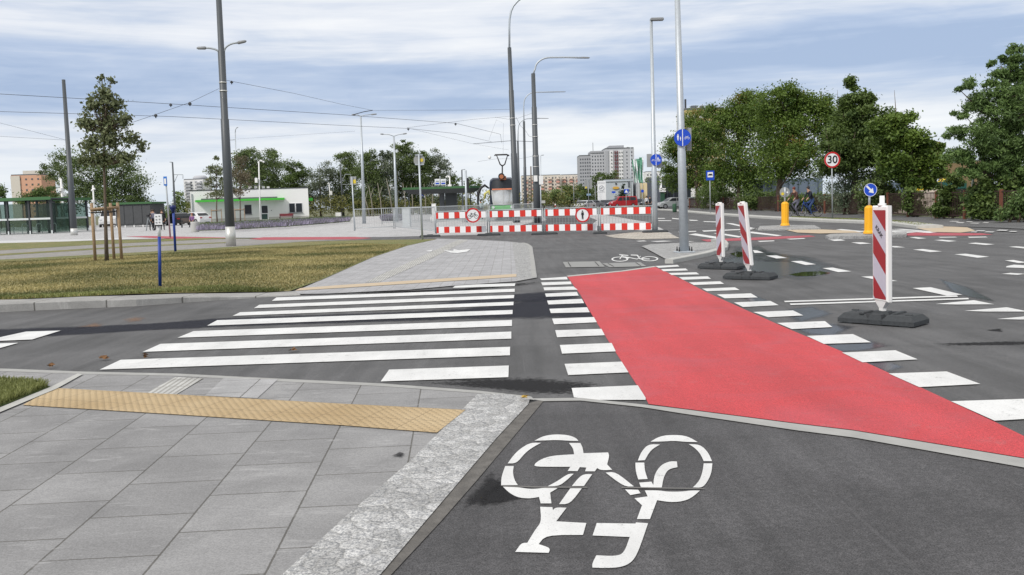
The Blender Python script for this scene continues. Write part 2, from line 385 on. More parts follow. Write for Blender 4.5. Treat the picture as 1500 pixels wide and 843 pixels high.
# ================================================================ materials
ASPH = m_asphalt('asphalt', .098); ASPH2 = m_asphalt('asphalt_path', .074, tone=(1, .98, 1.03))
WHITE = m_paint('road_paint', (.74, .745, .745)); WHITE2 = m_paint('road_paint_worn', (.60, .60, .60))
RED = m_red('red_surface', (.56, .056, .066)); REDFAR = m_red('red_surface_far', (.44, .07, .09))
SLAB = m_slab('concrete_slabs', .265, .5, .46, math.radians(90-3.5), .005, (.11, .28, 0), (1, .995, 1.01), .5, .09, .45)
PAVE = m_slab('light_paving', .37, .4, .2, math.radians(90), .004, (0, 0, 0), (1, 1.0, 1.04), .5, .06, .6)
BAND = m_slab('band_paving', .27, .4, .2, math.radians(12), .006, (0, 0, 0), (1.05, 1, .95), .5, .08, .6)
PLAZA = m_slab('plaza_paving', .46, .8, .4, .2, .01, (0, 0, 0), (1, 1, 1.02), .5, .05, .7)
LIGHTSTRIP = m_slab('guiding_slab', .47, .3, .045, math.radians(90-3.5), .009, (0, 0, 0), (1, 1, .97), .0, .04, .6)
LIGHTSLAB = m_slab('pale_slab', .36, .5, .46, math.radians(90-3.5), .005, (.11, .2, 0), (1, 1, 1.02), .5, .05)
GRAN = m_granite('granite_setts', .33); GRANC = m_granite('granite_setts_close', .36, 11.0, .25)
KERB = m_slab('kerb_concrete', .33, 1.0, 20, 0, .012, (0, 5, 0), (1, .99, .96), 0, .05)
KERB3 = mat('kerb_grey', (.36, .36, .35), .85, var=.25, scale=6, bump=.4)
KERB2 = mat('kerb_light', (.46, .46, .44), .85, var=.2, scale=5, bump=.4)
MORTAR = mat('mortar_edge', (.125, .118, .11), .9, var=.6, scale=14, bump=.8, bscale=60)
BEIGE = mat('beige_paving', (.52, .42, .30), .85, var=.1, scale=4)
DRY = m_grass('dry_grass', (.19, .20, .065), (.29, .245, .11), (.12, .155, .04))
GREEN = m_grass('green_grass', (.10, .15, .03), (.06, .11, .02), (.15, .17, .06))
DIRT = m_grass('rough_ground', (.13, .14, .07), (.19, .17, .11), (.07, .10, .03))
WET = m_wet('wet_asphalt', (.026, .028, .040), .9, .12, .55, 7, .75, .72, spec=.15)
DAMP = m_wet('damp_asphalt', (.035, .038, .048), .22, .10, .4, 4, .45, .9)
PUDDLE = m_wet('puddle_water', (.02, .022, .02), .03, .12, .2, 3, .3, 1)
TARRY = m_wet('tar_stain', (.028, .028, .03), .9, .3, .6, 22, 1.1, .8, spec=.1)
RUST = m_wet('mud_stain', (.30, .17, .10), .9, .4, .9, 9, 1.0, .45)
def tactile():
    k = NB('tactile_paving')
    a = k.mix(k.ramp(k.noise(1.2, 5), [(.35, 0), (.65, 1)]), (.43, .31, .165), (.53, .405, .24))
    a = k.mix(.9, a, k.ramp(k.noise(120, 3), [(.3, .8), (.7, 1.15)]), 'MULTIPLY')
    sp = k.N.new('ShaderNodeSeparateXYZ'); mp = k.map((1, 1, 1), .35); k.link(mp, sp.inputs[0])
    fx = k.math('SINE', k.math('MULTIPLY', sp.outputs[0], 2*PI/.062)); fy = k.math('SINE', k.math('MULTIPLY', sp.outputs[1], 2*PI/.062))
    d = k.math('MULTIPLY', fx, fy); dots = k.ramp(k.math('ADD', k.math('MULTIPLY', d, .5), .5), [(.62, 0), (.85, 1)])
    a = k.mix(.9, a, k.ramp(dots, [(0, .98), (1, .80)]), 'MULTIPLY')
    br = k.N.new('ShaderNodeTexBrick'); br.offset = 0; br.inputs['Scale'].default_value = 1; br.inputs['Brick Width'].default_value = .32; br.inputs['Row Height'].default_value = .32
    br.inputs['Mortar Size'].default_value = .004; k.link(k.map((1, 1, 1), .35), br.inputs['Vector'])
    a = k.mix(k.math('MULTIPLY', br.outputs['Fac'], .6), a, (.2, .14, .08))
    k.col(a); k.rough(.85); k.bump(dots, 1.0, .006); return k.m
TACT = tactile()
# ================================================================ ground and roads
sheet('ground', [[Vector((-1500, -60, 0)), Vector((1500, -60, 0)), Vector((1500, 3500, 0)), Vector((-1500, 3500, 0))]], 0, DIRT).location.z = -.02
sheet('road', [[Vector((-60, -12, 0)), Vector((45, -12, 0)), Vector((45, 30, 0)), *gpts([(1500, 326.5), (1400, 322.5), (1300, 318), (1200, 314.5), (1100, 310), (1000, 306), (920, 304.2), (850, 301.2), (800, 300.5), (775, 302), (700, 325), (560, 345), (345, 362), (-60, 385)], 0)]], 0, ASPH)
# slab pavement in the foreground, granite strip, path
PVL = [(-260, 530), (0, 543), (120, 547), (260, 550), (400, 558), (560, 565), (700, 575)]
sheet('pavement', [PVL + [(712, 577), (416, 850), (330, 960), (-900, 960)]], .012, SLAB)
sheet('pavement_kerb', [[(-260, 526), (0, 540), (120, 544.5), (260, 547.5), (400, 554.5), (560, 562), (700, 572.5), (778, 581), (783, 586), (700, 576), (560, 566), (400, 558.5), (260, 551), (120, 548), (0, 544), (-260, 532)]], .014, KERB3)
sheet('granite_strip', [[(700, 577), (745, 577.5), (776, 585), (774, 592), (728, 641), (622, 765), (556, 843), (455, 965), (280, 965), (412, 843), (500, 762), (600, 676)]], .016, GRANC)
sheet('kerb_haunch', [[(772, 592), (790, 586), (796, 588), (748, 645), (700, 702), (644, 766), (572, 843), (470, 965), (440, 965), (556, 843), (622, 765), (728, 641)]], .012, MORTAR)
sheet('cycle_path', [[(796, 587), (850, 586.5), (940, 596), (1000, 606), (1170, 631), (1250, 641), (1500, 685), (1900, 764), (3300, 1020), (3300, 1100), (455, 965), (568, 843), (640, 766), (744, 645)]], .008, ASPH2)
sheet('flush_kerb', [[(776, 584), (850, 583), (940, 592.5), (1000, 599.5), (1170, 621.5), (1250, 631), (1500, 672), (1900, 745), (3200, 985), (3300, 1040), (1900, 764), (1500, 685), (1250, 641), (1170, 631), (1000, 606), (940, 596.5), (850, 587), (796, 588)]], .014, KERB3)
sheet('tactile_strip', [[(79, 568.5), (267, 578.5), (500, 591.5), (682, 600.5), (640, 634), (500, 623), (253, 607), (33, 593.5)]], .018, TACT)
sheet('guiding_strip', [[(213, 576.5), (257, 552.7), (298, 554.3), (258, 578.2)]], .017, LIGHTSTRIP)
sheet('pale_slabs', [[(300, 580), (328, 554), (407, 556), (377, 583.5)]], .016, LIGHTSLAB)
sheet('grass_corner', [[(-300, 578), (0, 559), (66, 564), (74, 566.5), (0, 596), (-300, 690)]], .02, GREEN)
sheet('lawn_edging', [[(-300, 693), (0, 597), (75, 566.5), (113, 547.5), (121, 548.5), (84, 569), (0, 604), (-300, 708)]], .022, KERB2)
# lawn behind the side road with its raised kerb
LK = [(-250, 462, .12), (0, 457.7, .12), (100, 453, .12), (200, 449, .11), (267, 444, .09), (333, 439.5, .05), (400, 435.5, .018), (440, 433, .016)]
kerb('lawn_kerb', [(a, b) for a, b, c in LK], .66, 0, .12, KERB, 1, [c for a, b, c in LK])
lawn_near = [(-250, 441, .11), (0, 439.3, .11), (100, 435.2, .11), (200, 430.5, .10), (267, 429, .08), (333, 428, .04), (423, 427, .01)]
lawn_far = [(470, 410.5), (546, 377), (597, 360), (640, 350.5), (600, 351), (520, 352.3), (440, 354.5), (345, 361.5), (200, 370), (0, 380.5), (-250, 390)]
lawn_px = lawn_near + [(a, b, .012) for a, b in lawn_far]
sheet('lawn', [lawn_px], .008, DRY)
for nm, z, mm, pts in (
    ('paved_band', .006, BAND, [(-200, 374), (0, 366.5), (150, 357.5), (300, 351), (345, 350), (440, 350.5), (520, 350.6), (560, 349.8), (440, 354.5), (345, 361.5), (200, 370), (0, 380.5), (-200, 388)]),
    ('grass_seam', .010, DRY, [(-200, 380), (0, 372.3), (200, 360), (345, 354.5), (345, 355.8), (200, 362), (0, 374.8), (-200, 382.5)]),
    ('far_lawn_strip', .012, DRY, [(-200, 363), (0, 356.5), (150, 352.5), (300, 348.9), (350, 349), (300, 351.2), (150, 358), (0, 367), (-200, 374.5)]),
    ('plaza', .004, PLAZA, [(-600, 372), (0, 356.5), (150, 352), (300, 348.5), (420, 348.6), (560, 347.5), (640, 345.5), (700, 344.5), (735, 337), (780, 326), (800, 323), (800, 321), (778, 306), (700, 309), (600, 313), (450, 322), (283, 327), (0, 334), (-600, 352)]),
    ('far_zebra_bars', .008, WHITE2, [(-200, 367), (0, 353.2), (146, 350), (180, 348.5), (225, 349), (150, 352), (0, 357.5), (-200, 370)]),  # distant zebra bars seen almost edge-on, in worn white road paint
    ('red_cycle_track', .010, REDFAR, [(184, 346.6), (223, 346), (300, 347.6), (335, 348.3), (322, 350.4), (258, 350), (223, 349)]),
    ('red_cycle_track', .010, REDFAR, [(365, 350.4), (386, 347.8), (520, 347.2), (545, 349), (520, 351), (382, 351.7)]),
    ('middle_pavement', .014, PAVE, [(640, 349.8), (691, 351.3), (733, 353.3), (750, 354.6), (757, 402), (757, 412.2), (667, 418.5), (600, 424.5), (480, 430.3), (423, 431), (470, 410.5), (546, 377), (597, 360)]),
    ('granite_edge', .016, GRAN, [(750, 354.6), (769, 356.7), (776, 358.7), (780, 362), (782, 375), (784, 386.7), (786.7, 406.7), (757, 412.2), (757, 402)]),
    ('guiding_band', .018, LIGHTSTRIP, [(535, 413.5), (670, 351.8), (686, 352), (627, 381), (557, 413)]),
    ('tactile_band', .020, BEIGE, [(440, 422.2), (500, 417.7), (756.5, 401.5), (756.5, 405.7), (500, 422), (432, 426)]),
    ('red_crossing', .004, RED, [(831, 405.5), (850, 432), (868, 463), (887, 493), (917, 540), (947, 586), (950, 592), (1000, 598.5), (1170, 620.5), (1250, 630), (1500, 671), (1900, 743), (2300, 818), (2500, 850), (2350, 1000*0+ 828), (1500, 639), (1457, 618), (1347, 567), (1233, 515), (1143, 477), (1033, 427.5), (1000, 410), (960, 391.3)]),
    ('crossing_edge', .006, KERB2, [(830, 404.2), (910, 396.8), (958, 390), (962, 391), (912, 398), (832, 405.6)]),
    ('corner_setts', .03, GRAN, [(939.6, 361), (953, 358), (996, 356), (1051, 355), (1063, 357), (1064, 361), (1062, 366), (1037, 373.6), (986, 383.5), (974, 379), (948, 365)]),
    ('beige_pavement', .010, m_slab('beige_slabs', .42, .4, .4, 0, .01, tone=(1.08, 1, .88)), [(886, 345.5), (930, 340), (972, 338), (996, 349.2), (936, 351), (900, 348.5)]),
    ('red_far_crossing', .006, REDFAR, [(1025.7, 351.3), (1184.8, 345), (1195, 346.8), (1132, 351), (1036, 354.4)]),
    ('red_far_crossing', .006, REDFAR, [(1328, 343), (1337, 340.8), (1438.7, 342), (1454.7, 344), (1414.7, 345.4), (1329, 345.4)]),
    ('road_verge', .03, GREEN, [(1160, 318.9), (1265, 323), (1310, 325.3), (1368, 331.2), (1345, 333.8), (1312, 328.6), (1265, 325.6), (1160, 321)]),
    ('plaza_asphalt', .008, ASPH2, [(800, 330), (862, 330), (866, 327), (860, 321), (802, 318)]),
    ('plaza_concrete', .006, PLAZA, [(866, 330), (985, 343), (950, 326), (885, 315), (830, 309.5), (808, 309), (808, 313), (860, 317), (875, 323)]),
): sheet(nm, [pts], z, mm)
kerb('corner_kerb', [(986, 386.4), (1039, 375.6), (1065.6, 367), (1067.5, 361), (1064, 356.4), (1050, 354.4)], .18, 0, .09, KERB2, 1)
kerb('pavement_edge_kerb', [(786.7, 406.7), (784, 386.7), (782, 375), (779.5, 362), (774, 358), (768, 356.5)], .10, 0, .018, KERB3, 1)
def island(nm, top, m, h, base='island_kerb'):
    o = sheet(nm, [top], h, m, thick=h-.002); return o
island('traffic_island', [(1110, 336), (1113, 331.5), (1150, 329.8), (1193, 330), (1202, 334.5), (1160, 335.6)], GRAN, .06)
sheet('traffic_island_paving', [[(1150, 337), (1205, 336.4), (1250, 338.3), (1262, 341), (1200, 342.3), (1168, 341)]], .02, BEIGE)
island('island_nose', [(1209, 345.5), (1217, 342.8), (1270, 341), (1328, 340.2), (1328, 343.5), (1290, 345), (1214, 347)], GRAN, .09)
sheet('beige_corner', [[(1340, 334), (1369, 331), (1417, 333.3), (1429, 338.3), (1407, 341), (1367, 340)]], .012, BEIGE)
# far pavement beyond the road: a raised sheet with a light kerb in front
KL = [(930, 306.5), (985, 309.5), (1040, 315), (1099, 319.5), (1156, 323), (1200, 325.5), (1265, 328), (1308, 330.8), (1342, 335.5)]
kerb('far_kerb', KL, .9, 0, .11, KERB2, 1)
sheet('far_pavement', [[(930, 304), (985, 307.5), (1040, 311.5), (1099, 315.5), (1156, 318.7), (1200, 320.8), (1265, 323), (1310, 325.3), (1370, 331.4), (1440, 333), (1700, 345), (1700, 334), (1500, 323.7), (1400, 320), (1300, 315.5), (1200, 312), (1100, 307.5), (1000, 303.5)]], .02, m_asphalt('pavement_asphalt', .12))
# ---------------------------------------------------------------- painted markings
def Z3(l, ox, oy, k): return [(ox+x/k, oy+y/k) for x, y in l]
zl = [((668,417.7),(755,415.3),(754,419.3),(663,422)), ((405,436),(754,423.3),(754,427.7),(398,441)), ((380,446.7),(753.3,432.3),(752.7,437),(372,451.7)),
      ((351.7,457.7),(752.3,442.3),(752,447.3),(340.7,463)), ((318.3,469.3),(751,454.3),(750.7,460.3),(303.3,477.3)), ((283.3,485.3),(750,469),(750,477.7),(260,495)),
      ((235,504),(749,486),(749,496.3),(209,515.7)), ((176.7,527.3),(747.3,508.3),(747,520.7),(146,541.7)), ((570,541.7),(745.3,535.7),(744.7,552.7),(557.7,559))]
sheet('zebra_crossing', zl, .008, WHITE)
ql = [((873,205),(990,197),(995,209),(880,212)), ((878,222),(1008,218),(1012,230),(884,235)), ((888,244),(1020,240),(1038,254),(892,257)), ((895,271),(1035,264),(1043,280),(900,285)),
      ((904,302),(1057,294),(1067,313),(910,319)), ((914,338),(1080,331),(1092,353),(921,357)), ((926,381),(1110,374),(1123,397),(935,406)), ((940,432),(1143,426),(1158,454),(948,463)),
      ((960,497),(1188,488),(1206,525),(970,535)), ((981,580),(1232,570),(1262,617),(997,629)), ((1012,686),(1303,674),(1337,728),(1337,738),(1120,738),(1022,727))]
ql = [Z3(q, 500, 340, 3) for q in ql]
qr = [((750,250),(885,243),(897,253),(770,261)), ((785,270),(935,265),(950,277),(800,282)), ((830,293),(1000,288),(1018,301),(850,305)), ((893,318),(1070,313),(1090,328),(918,334)), ((955,350),(1145,343),(1170,359),(985,366)), ((1035,388),(1235,380),(1265,396),(1065,404))]
qr = [Z3(q, 780, 330, 4.167) for q in qr]
q3 = [((150,275),(300,270),(330,288),(185,292)), ((225,310),(385,303),(422,322),(265,330)), ((310,352),(485,345),(530,367),(375,375)), ((415,400),(625,392),(658,418),(480,427)), ((545,457),(748,449),(828,485),(620,492)),
      ((700,530),(935,520),(1033,560),(790,573)), ((905,622),(1160,613),(1308,668),(1040,682))]
qr += [Z3(q, 1000, 340, 3) for q in q3] + [[(1393,588),(1500,584.5),(1570,610),(1457,616.5)], [(1530,650),(1660,646),(1760,680),(1640,688)]]
sheet('cycle_crossing_edge', ql + qr, .008, WHITE)
dl = [((10,250),(35,252),(70,264),(20,266)), ((82,280),(140,279),(198,293),(140,296)), ((218,311),(275,309),(358,328),(300,332)), ((393,349),(450,346),(552,367),(480,371)), ((605,396),(660,393),(805,420),(740,423)),
      ((430,193),(495,191),(520,197),(460,200)), ((550,208),(610,207),(660,214),(600,217)), ((740,227),(800,228),(848,235),(790,236)), ((890,247),(945,244),(1050,257),(985,261)), ((1117,273),(1180,270),(1310,287),(1245,292)), ((1395,307),(1440,304),(1520,318),(1470,321)),
      ((870,180),(905,178),(965,185),(920,188)), ((1005,195),(1050,193),(1130,200),(1085,204)), ((1190,213),(1235,209),(1340,218),(1290,222)), ((1415,232),(1460,229),(1540,236),(1500,241)),
      ((35,200),(125,197),(132,201),(50,205)), ((195,188),(290,184),(300,188),(215,192)), ((1030,178),(1120,177),(1135,180),(1040,182)), ((1190,177),(1290,176),(1302,180),(1200,182))]
dl = [Z3(q, 1100, 300, 3.75) for q in dl]
l3 = [((225,628),(265,622),(410,645),(385,652)), ((365,622),(395,618),(530,640),(505,645)), ((500,612),(585,612),(750,633),(720,637)), ((300,606),(605,594),(612,598),(310,612)), ((430,564),(470,565),(610,596),(590,600)), ((165,613),(265,608),(270,612),(175,617)),
      ((225,545),(270,547),(280,551),(235,551)), ((305,553),(400,556),(390,560),(315,557)), ((40,535),(90,536),(95,539),(45,539)), ((50,548),(125,549),(130,552),(60,552)), ((130,535),(175,539),(170,543),(135,540))]
dl += [Z3(q, 950, 180, 3.833) for q in l3]
r3 = [((445,303),(1205,279),(1210,285),(450,309)), ((470,315),(1255,290),(1258,296),(475,321)), ((1010,247),(1090,243),(1230,276),(1160,280)), ((1110,317),(1280,300),(1370,318),(1200,319)), ((1237,347),(1425,331),(1520,350),(1330,350)), ((1380,383),(1560,366),(1650,384),(1480,385))]
dl += [Z3(q, 1000, 340, 3) for q in r3]
r5 = [((465,137),(495,134),(635,148),(600,151)), ((600,131),(650,131),(1010,152),(985,156)), ((775,134),(830,133),(1030,150),(1010,153)), ((590,142),(780,145),(910,153),(860,155)), ((980,97),(1040,94),(1070,99),(1000,102)), ((1405,338),(1445,330),(1540,336),(1540,350),(1400,345))]
sheet('lane_marking', dl + [Z3(q, 1100, 300, 3.75) for q in r5] + [[(1467,401.5),(1480,400),(1502,401.5),(1490,403)]], .008, WHITE)
sheet('side_road_marking', [[(-40,503),(38,486),(89,484.5),(47,497.5),(0,499.5)], [(-60,515),(0,503.3),(27,502.5),(0,510),(-60,522)]], .010, WHITE)
# distant pale symbols on the far path
fs = [(1117,92,60,5),(1150,99,50,6),(1200,94,40,5),(1230,102,60,5),(1290,99,40,5),(1225,150,40,5),(1260,144,60,6),(1310,150,60,6),(1380,141,70,7),(1440,147,50,5)]
sheet('path_symbol', [Z3([(x-a/2,y),(x-a*.2,y-b/2),(x+a/2,y-b*.3),(x+a*.3,y+b/2),(x-a*.3,y+b*.3)], 1100, 300, 3.75) for x, y, a, b in fs], .03, WHITE2)
sheet('path_arrow', [[(649,366.6),(664,368),(664.5,365.2),(672,366.8),(690,365),(684,369),(671,371),(661,370.6)], [(624,368),(634,366),(632,368.6),(628,369)]], .024, WHITE)
sheet('path_symbol', [Z3([(630,97),(680,94),(700,99),(650,101)], 780, 330, 4.167), Z3([(720,99),(800,95),(860,98),(760,104)], 780, 330, 4.167), Z3([(900,96),(990,100),(940,104)], 780, 330, 4.167)], .008, WHITE2)
# cycle symbol: traced outlines
S = [[(300,130),(340,108),(380,99),(420,96),(480,100),(520,115),(533,131),(480,130),(420,126),(360,128)],
 [(280,140),(335,141),(290,165),(250,195),(205,250),(158,250),(190,205),(230,168)],
 [(145,264),(190,264),(185,300),(195,340),(212,365),(123,365),(125,320)],
 [(133,373),(215,376),(265,385),(310,385),(360,378),(423,381),(383,405),(390,462),(333,462),(324,428),(270,437),(210,430),(165,405)],
 [(478,305),(508,305),(470,340),(430,370),(370,371),(420,345)],
 [(550,307),(606,307),(562,370),(498,370)], [(490,382),(551,382),(488,466),(430,466)],
 [(483,142),(543,142),(555,165),(560,196),(690,192),(697,210),(685,255),(712,284),(655,287),(632,275),(620,292),(568,292),(575,272),(540,270),(528,291),(476,290),(490,268),(320,268),(300,262),(303,250),(340,225),(400,208),(510,202),(505,170)],
 [(330,480),(395,482),(398,498),(412,483),(470,485),(415,557),(575,566),(557,629),(360,630),(322,678),(375,695),(382,708),(375,724),(198,719),(230,672),(262,671),(305,600),(337,560)],
 [(630,566),(835,569),(838,563),(902,567),(850,720),(815,775),(760,800),(680,805),(607,802),(606,780),(628,737),(730,742),(775,725),(805,640),(608,632)],
 [(780,388),(850,390),(862,408),(808,418)],
 [(885,393),(960,393),(1000,400),(1080,400),(1130,393),(1177,394),(1130,435),(1080,452),(1020,456),(950,445),(912,545),(843,545),(870,472),(830,435),(900,425)],
 [(677,299),(730,294),(827,372),(775,373)],
 [(915,135),(965,105),(1040,98),(1110,105),(1165,137),(1100,136),(1040,130),(980,134)],
 [(903,148),(965,150),(915,180),(885,233),(848,235),(865,190)],
 [(835,246),(882,246),(885,290),(900,333),(850,335),(836,290)],
 [(1118,148),(1178,150),(1220,190),(1241,238),(1197,238),(1180,200),(1150,168)],
 [(1197,250),(1243,250),(1238,300),(1218,345),(1190,379),(1140,377),(1172,345),(1190,300)],
 [(855,352),(920,347),(930,365),(935,310),(970,258),(1020,238),(1055,240),(1058,270),(1010,280),(985,320),(975,377),(865,378)]]
def soft(p):      # rounds the shallow corners of a traced outline, keeps the sharp ones
    out = []; n = len(p)
    for i in range(n):
        a, b, c = Vector(p[i-1]), Vector(p[i]), Vector(p[(i+1) % n]); ang = (b-a).angle(c-b) if (b-a).length > 0 and (c-b).length > 0 else 9
        if ang < .95: out += [tuple(b.lerp(a, .25)), tuple(b.lerp(c, .25))]
        else: out.append(tuple(b))
    return out
sheet('cycle_symbol', [Z3(soft(soft(p)), 700, 610, 3.618) for p in S], .012, WHITE)
sheet('path_crack', [Z3([(123,365.5),(300,371),(580,374),(580,379),(300,378),(123,370)], 700, 610, 3.618), Z3([(762,374),(1195,381),(1200,381),(1200,386),(1195,386),(762,380)], 700, 610, 3.618)], .014, mat('crack_grey', (.16, .155, .15), .9))
# second cycle symbol (small, further away)
def seg(a, b, w):
    a = Vector(a); b = Vector(b); d = (b-a).normalized(); n = Vector((-d.y, d.x))*w; return [tuple(a+n), tuple(b+n), tuple(b-n), tuple(a-n)]
sy = []
for cx, cy, rx, ry in ((533, 208, 52, 15), (715, 206, 54, 15)):
    for i in range(16):
        a, b = 2*PI*i/16, 2*PI*(i+1)/16
        sy.append([(cx+rx*math.cos(a), cy+ry*math.sin(a)), (cx+rx*math.cos(b), cy+ry*math.sin(b)), (cx+rx*.8*math.cos(b), cy+ry*.75*math.sin(b)), (cx+rx*.8*math.cos(a), cy+ry*.75*math.sin(a))])
sy += [seg((533,208),(548,185),3), seg((530,181),(585,186),2.5), seg((600,183),(640,184),2.5), seg((640,184),(655,206),3.5), seg((548,190),(640,208),2), seg((640,208),(660,190),2), seg((655,206),(715,207),2.5), seg((548,188),(590,203),2)]
sheet('cycle_symbol_far', [Z3(p, 780, 330, 4.167) for p in sy], .010, WHITE)
# ---------------------------------------------------------------- damp patches, stains
wetstrip('damp_band', [(-120,497,9),(-60,493,9),(0,490,9),(60,487,8),(130,484,7),(220,479,6),(320,473,8),(430,469,8),(560,465,8),(680,460,9),(752,455,14),(800,450,20),(850,452,18),(905,456,14),(930,458,5)], .002, WET)
wetstrip('damp_band', [(620,447,2),(700,441,4),(752,437,7),(800,434,8),(835,433,5),(850,434,2)], .0025, WET)
wetpatch('damp_kerb_stain', [(560,560),(640,549),(800,548),(930,560),(935,575),(860,585),(780,582),(700,573)], .0025, TARRY)
wetpatch('damp_kerb_stain', [(690,712),(722,678),(745,690),(770,720),(750,742),(710,746),(668,752),(658,746)], .011, TARRY)
wetpatch('damp_kerb_stain', [(700,720),(745,690),(790,730),(740,745),(680,752)], .0115, TARRY)
wetpatch('damp_kerb_stain', [(680,432),(757,417),(840,408),(838,413),(760,421),(600,432),(440,437),(440,432)], .0025, TARRY)
for p in ([(1060,372),(1120,366),(1200,375),(1250,392),(1240,404),(1190,414),(1120,412),(1090,402),(1040,396),(1000,388)],
          [(1070,362),(1110,358),(1130,368),(1200,384),(1120,384),(1060,378)], [(1130,455),(1190,447),(1230,460),(1170,476)],
          [(1150,478),(1200,470),(1262,478),(1220,496),(1180,492)], [(1195,505),(1260,494),(1320,506),(1260,516),(1225,518)], [(1070,430),(1100,428),(1140,446),(1110,448)],
          [(1255,527),(1290,525),(1330,538),(1300,548)], [(1370,406),(1420,420),(1470,446),(1430,440),(1390,428)]):
    wetpatch('damp_asphalt_patch', p, .002, DAMP)
wetpatch('puddle', [(1150,402.5),(1175,398),(1205,397),(1222,400),(1195,405),(1165,405.5)], .004, PUDDLE)
wetpatch('puddle', [(1066,372),(1080,368),(1100,370),(1098,375),(1080,378)], .004, PUDDLE)
for p in ([(165,468),(200,460),(225,464),(215,474),(180,476)], [(90,482),(140,470),(170,474),(150,482)]): wetpatch('mud_stain', p, .003, RUST)
for p in ([(1330,503),(1500,498),(1600,501),(1500,507),(1350,508)], [(1430,484),(1470,480),(1475,488)]): wetpatch('tyre_stain', p, .0025 if p[0][0] > 900 else .02, TARRY)
wetpatch('tyre_stain', [(570,668),(585,660),(597,664),(590,672)], .02, TARRY)
# inspection covers set in the path
MET = mat('cover_steel', (.30, .30, .29), .6, .3, var=.15, scale=20, bump=.5); SLOT = mat('cover_slot', (.06, .06, .06), .9)
for i, (q, la) in enumerate((([(824.4,384),(878,383),(886,391),(829,392)], 'rectangular steel inspection cover in the asphalt path, nearer the white pavement'), ([(882,386),(938,384.4),(947,390.3),(893,391.8)], 'rectangular steel inspection cover in the asphalt path, nearer the small cycle symbol'))):
    P = gpts(q, .012); c = sum(P, Vector())/4
    t = thing('inspection_cover', la, 'manhole cover', c, 'covers in the path')
    mb = MB(); mb.add(P, [(3,2,1,0)]); mb.build('frame', MET, t)
    for k in (0, 2):
        mb = MB(); a, b = P[(k+1) % 4], P[(k+2) % 4]; a2, b2 = a.lerp(P[k], .1), b.lerp(P[(k+3) % 4], .1); d = .12
        a1, b1 = a.lerp(P[k], .04+.08), b.lerp(P[(k+3) % 4], .04+.08)
        a2, b2 = a.lerp(P[k], .15), b.lerp(P[(k+3) % 4], .15)
        q2 = [p+Vector((0, 0, .004)) for p in (a1.lerp(b1, .1), b1.lerp(a1, .1), b2.lerp(a2, .1), a2.lerp(b2, .1))]
        mb.add(q2 if area2(q2) > 0 else q2[::-1], [(0,1,2,3)]); mb.build('slot', SLOT, t)
# ================================================================ materials for things
POLE = mat('dark_pole_paint', (.075, .085, .095), .45, var=.08); GALV = mat('galvanised_steel', (.48, .52, .56), .45, .35, var=.14, scale=14)
GALVD = mat('galvanised_dull', (.36, .39, .41), .55, .3, var=.12, scale=14); SILV = mat('silver_sleeve', (.62, .62, .60), .4, .5)
BLUE = mat('sign_blue', (.01, .07, .55), .4, var=.04); SWHITE = mat('sign_white', (.82, .83, .85), .45, var=.02); SRED = mat('sign_red', (.55, .015, .02), .4, var=.04)
SGREY = mat('sign_back_grey', (.30, .31, .31), .6, var=.08); BLACK = mat('black_paint', (.015, .015, .017), .5); YEL = mat('yellow_plastic', (.86, .42, .012), .45, var=.05, scale=3)
YST = mat('yellow_sticker', (.7, .55, .05), .5); PLW = mat('white_plastic', (.80, .80, .79), .4, var=.05, scale=9); BRED = mat('board_red', (.30, .015, .022), .35, var=.12, scale=12)
BGREY = mat('board_reflective', (.46, .46, .54), .35, var=.08, scale=30); RUB = mat('recycled_rubber', (.045, .05, .055), .8, var=.35, scale=30, bump=.8, bscale=90)
ORED = mat('barrier_red', (.62, .030, .018), .45, var=.05); STEELF = mat('fence_steel', (.42, .45, .47), .5, .3); LAMPG = mat('lamp_grey', (.25, .26, .27), .5)
WOOD = mat('stake_wood', (.36, .25, .155), .85, var=.3, scale=18, bump=.4); BARK = mat('bark', (.13, .10, .075), .95, var=.4, scale=9, bump=.8, bscale=25); BARKW = mat('pale_bark', (.40, .37, .31), .9, var=.35, scale=5)
CONC = mat('grey_concrete', (.45, .45, .43), .9, var=.1, scale=3, bump=.3); WALLW = mat('white_render', (.82, .82, .81), .85, var=.03, scale=.7); LIME = mat('lime_cladding', (.06, .44, .04), .5, var=.05)
ROOFG = mat('roof_grey', (.13, .14, .15), .7); GREENR = mat('green_fascia', (.045, .13, .045), .6, var=.1); GLASSD = mat('dark_glass', (.012, .016, .022), .32, var=.3, scale=1)
FRAME = mat('dark_frame', (.04, .045, .05), .5); CLAD = mat('charcoal_cladding', (.065, .068, .072), .7, var=.2, scale=2); RAILW = mat('pale_rail', (.6, .64, .64), .5)
WIRE = mat('wire_dark', (.06, .065, .075), .6); BLUEP = mat('blue_post_paint', (.01, .045, .28), .45); BLUEB = mat('dark_blue_box', (.01, .02, .13), .45)
TYRE = mat('tyre', (.02, .02, .02), .85); RIM = mat('rim', (.4, .4, .42), .35, .6); LIGHTW = mat('headlight', (.75, .76, .78), .2); LIGHTR = mat('tail_light', (.4, .02, .02), .3)
SKIN = mat('skin', (.45, .27, .19), .6); HAIR = mat('hair_brown', (.05, .03, .02), .8)
def glassmat():
    k = NB('shelter_glass'); tr = k.N.new('ShaderNodeBsdfTransparent'); tr.inputs[0].default_value = (.78, .84, .81, 1)
    k.b.inputs['Base Color'].default_value = (.09, .12, .11, 1); k.rough(.08)
    ms = k.N.new('ShaderNodeMixShader'); ms.inputs[0].default_value = .15; k.link(tr.outputs[0], ms.inputs[1]); k.link(k.b.outputs[0], ms.inputs[2]); k.link(ms.outputs[0], k.N['Material Output'].inputs['Surface']); return k.m
SGLASS = glassmat()
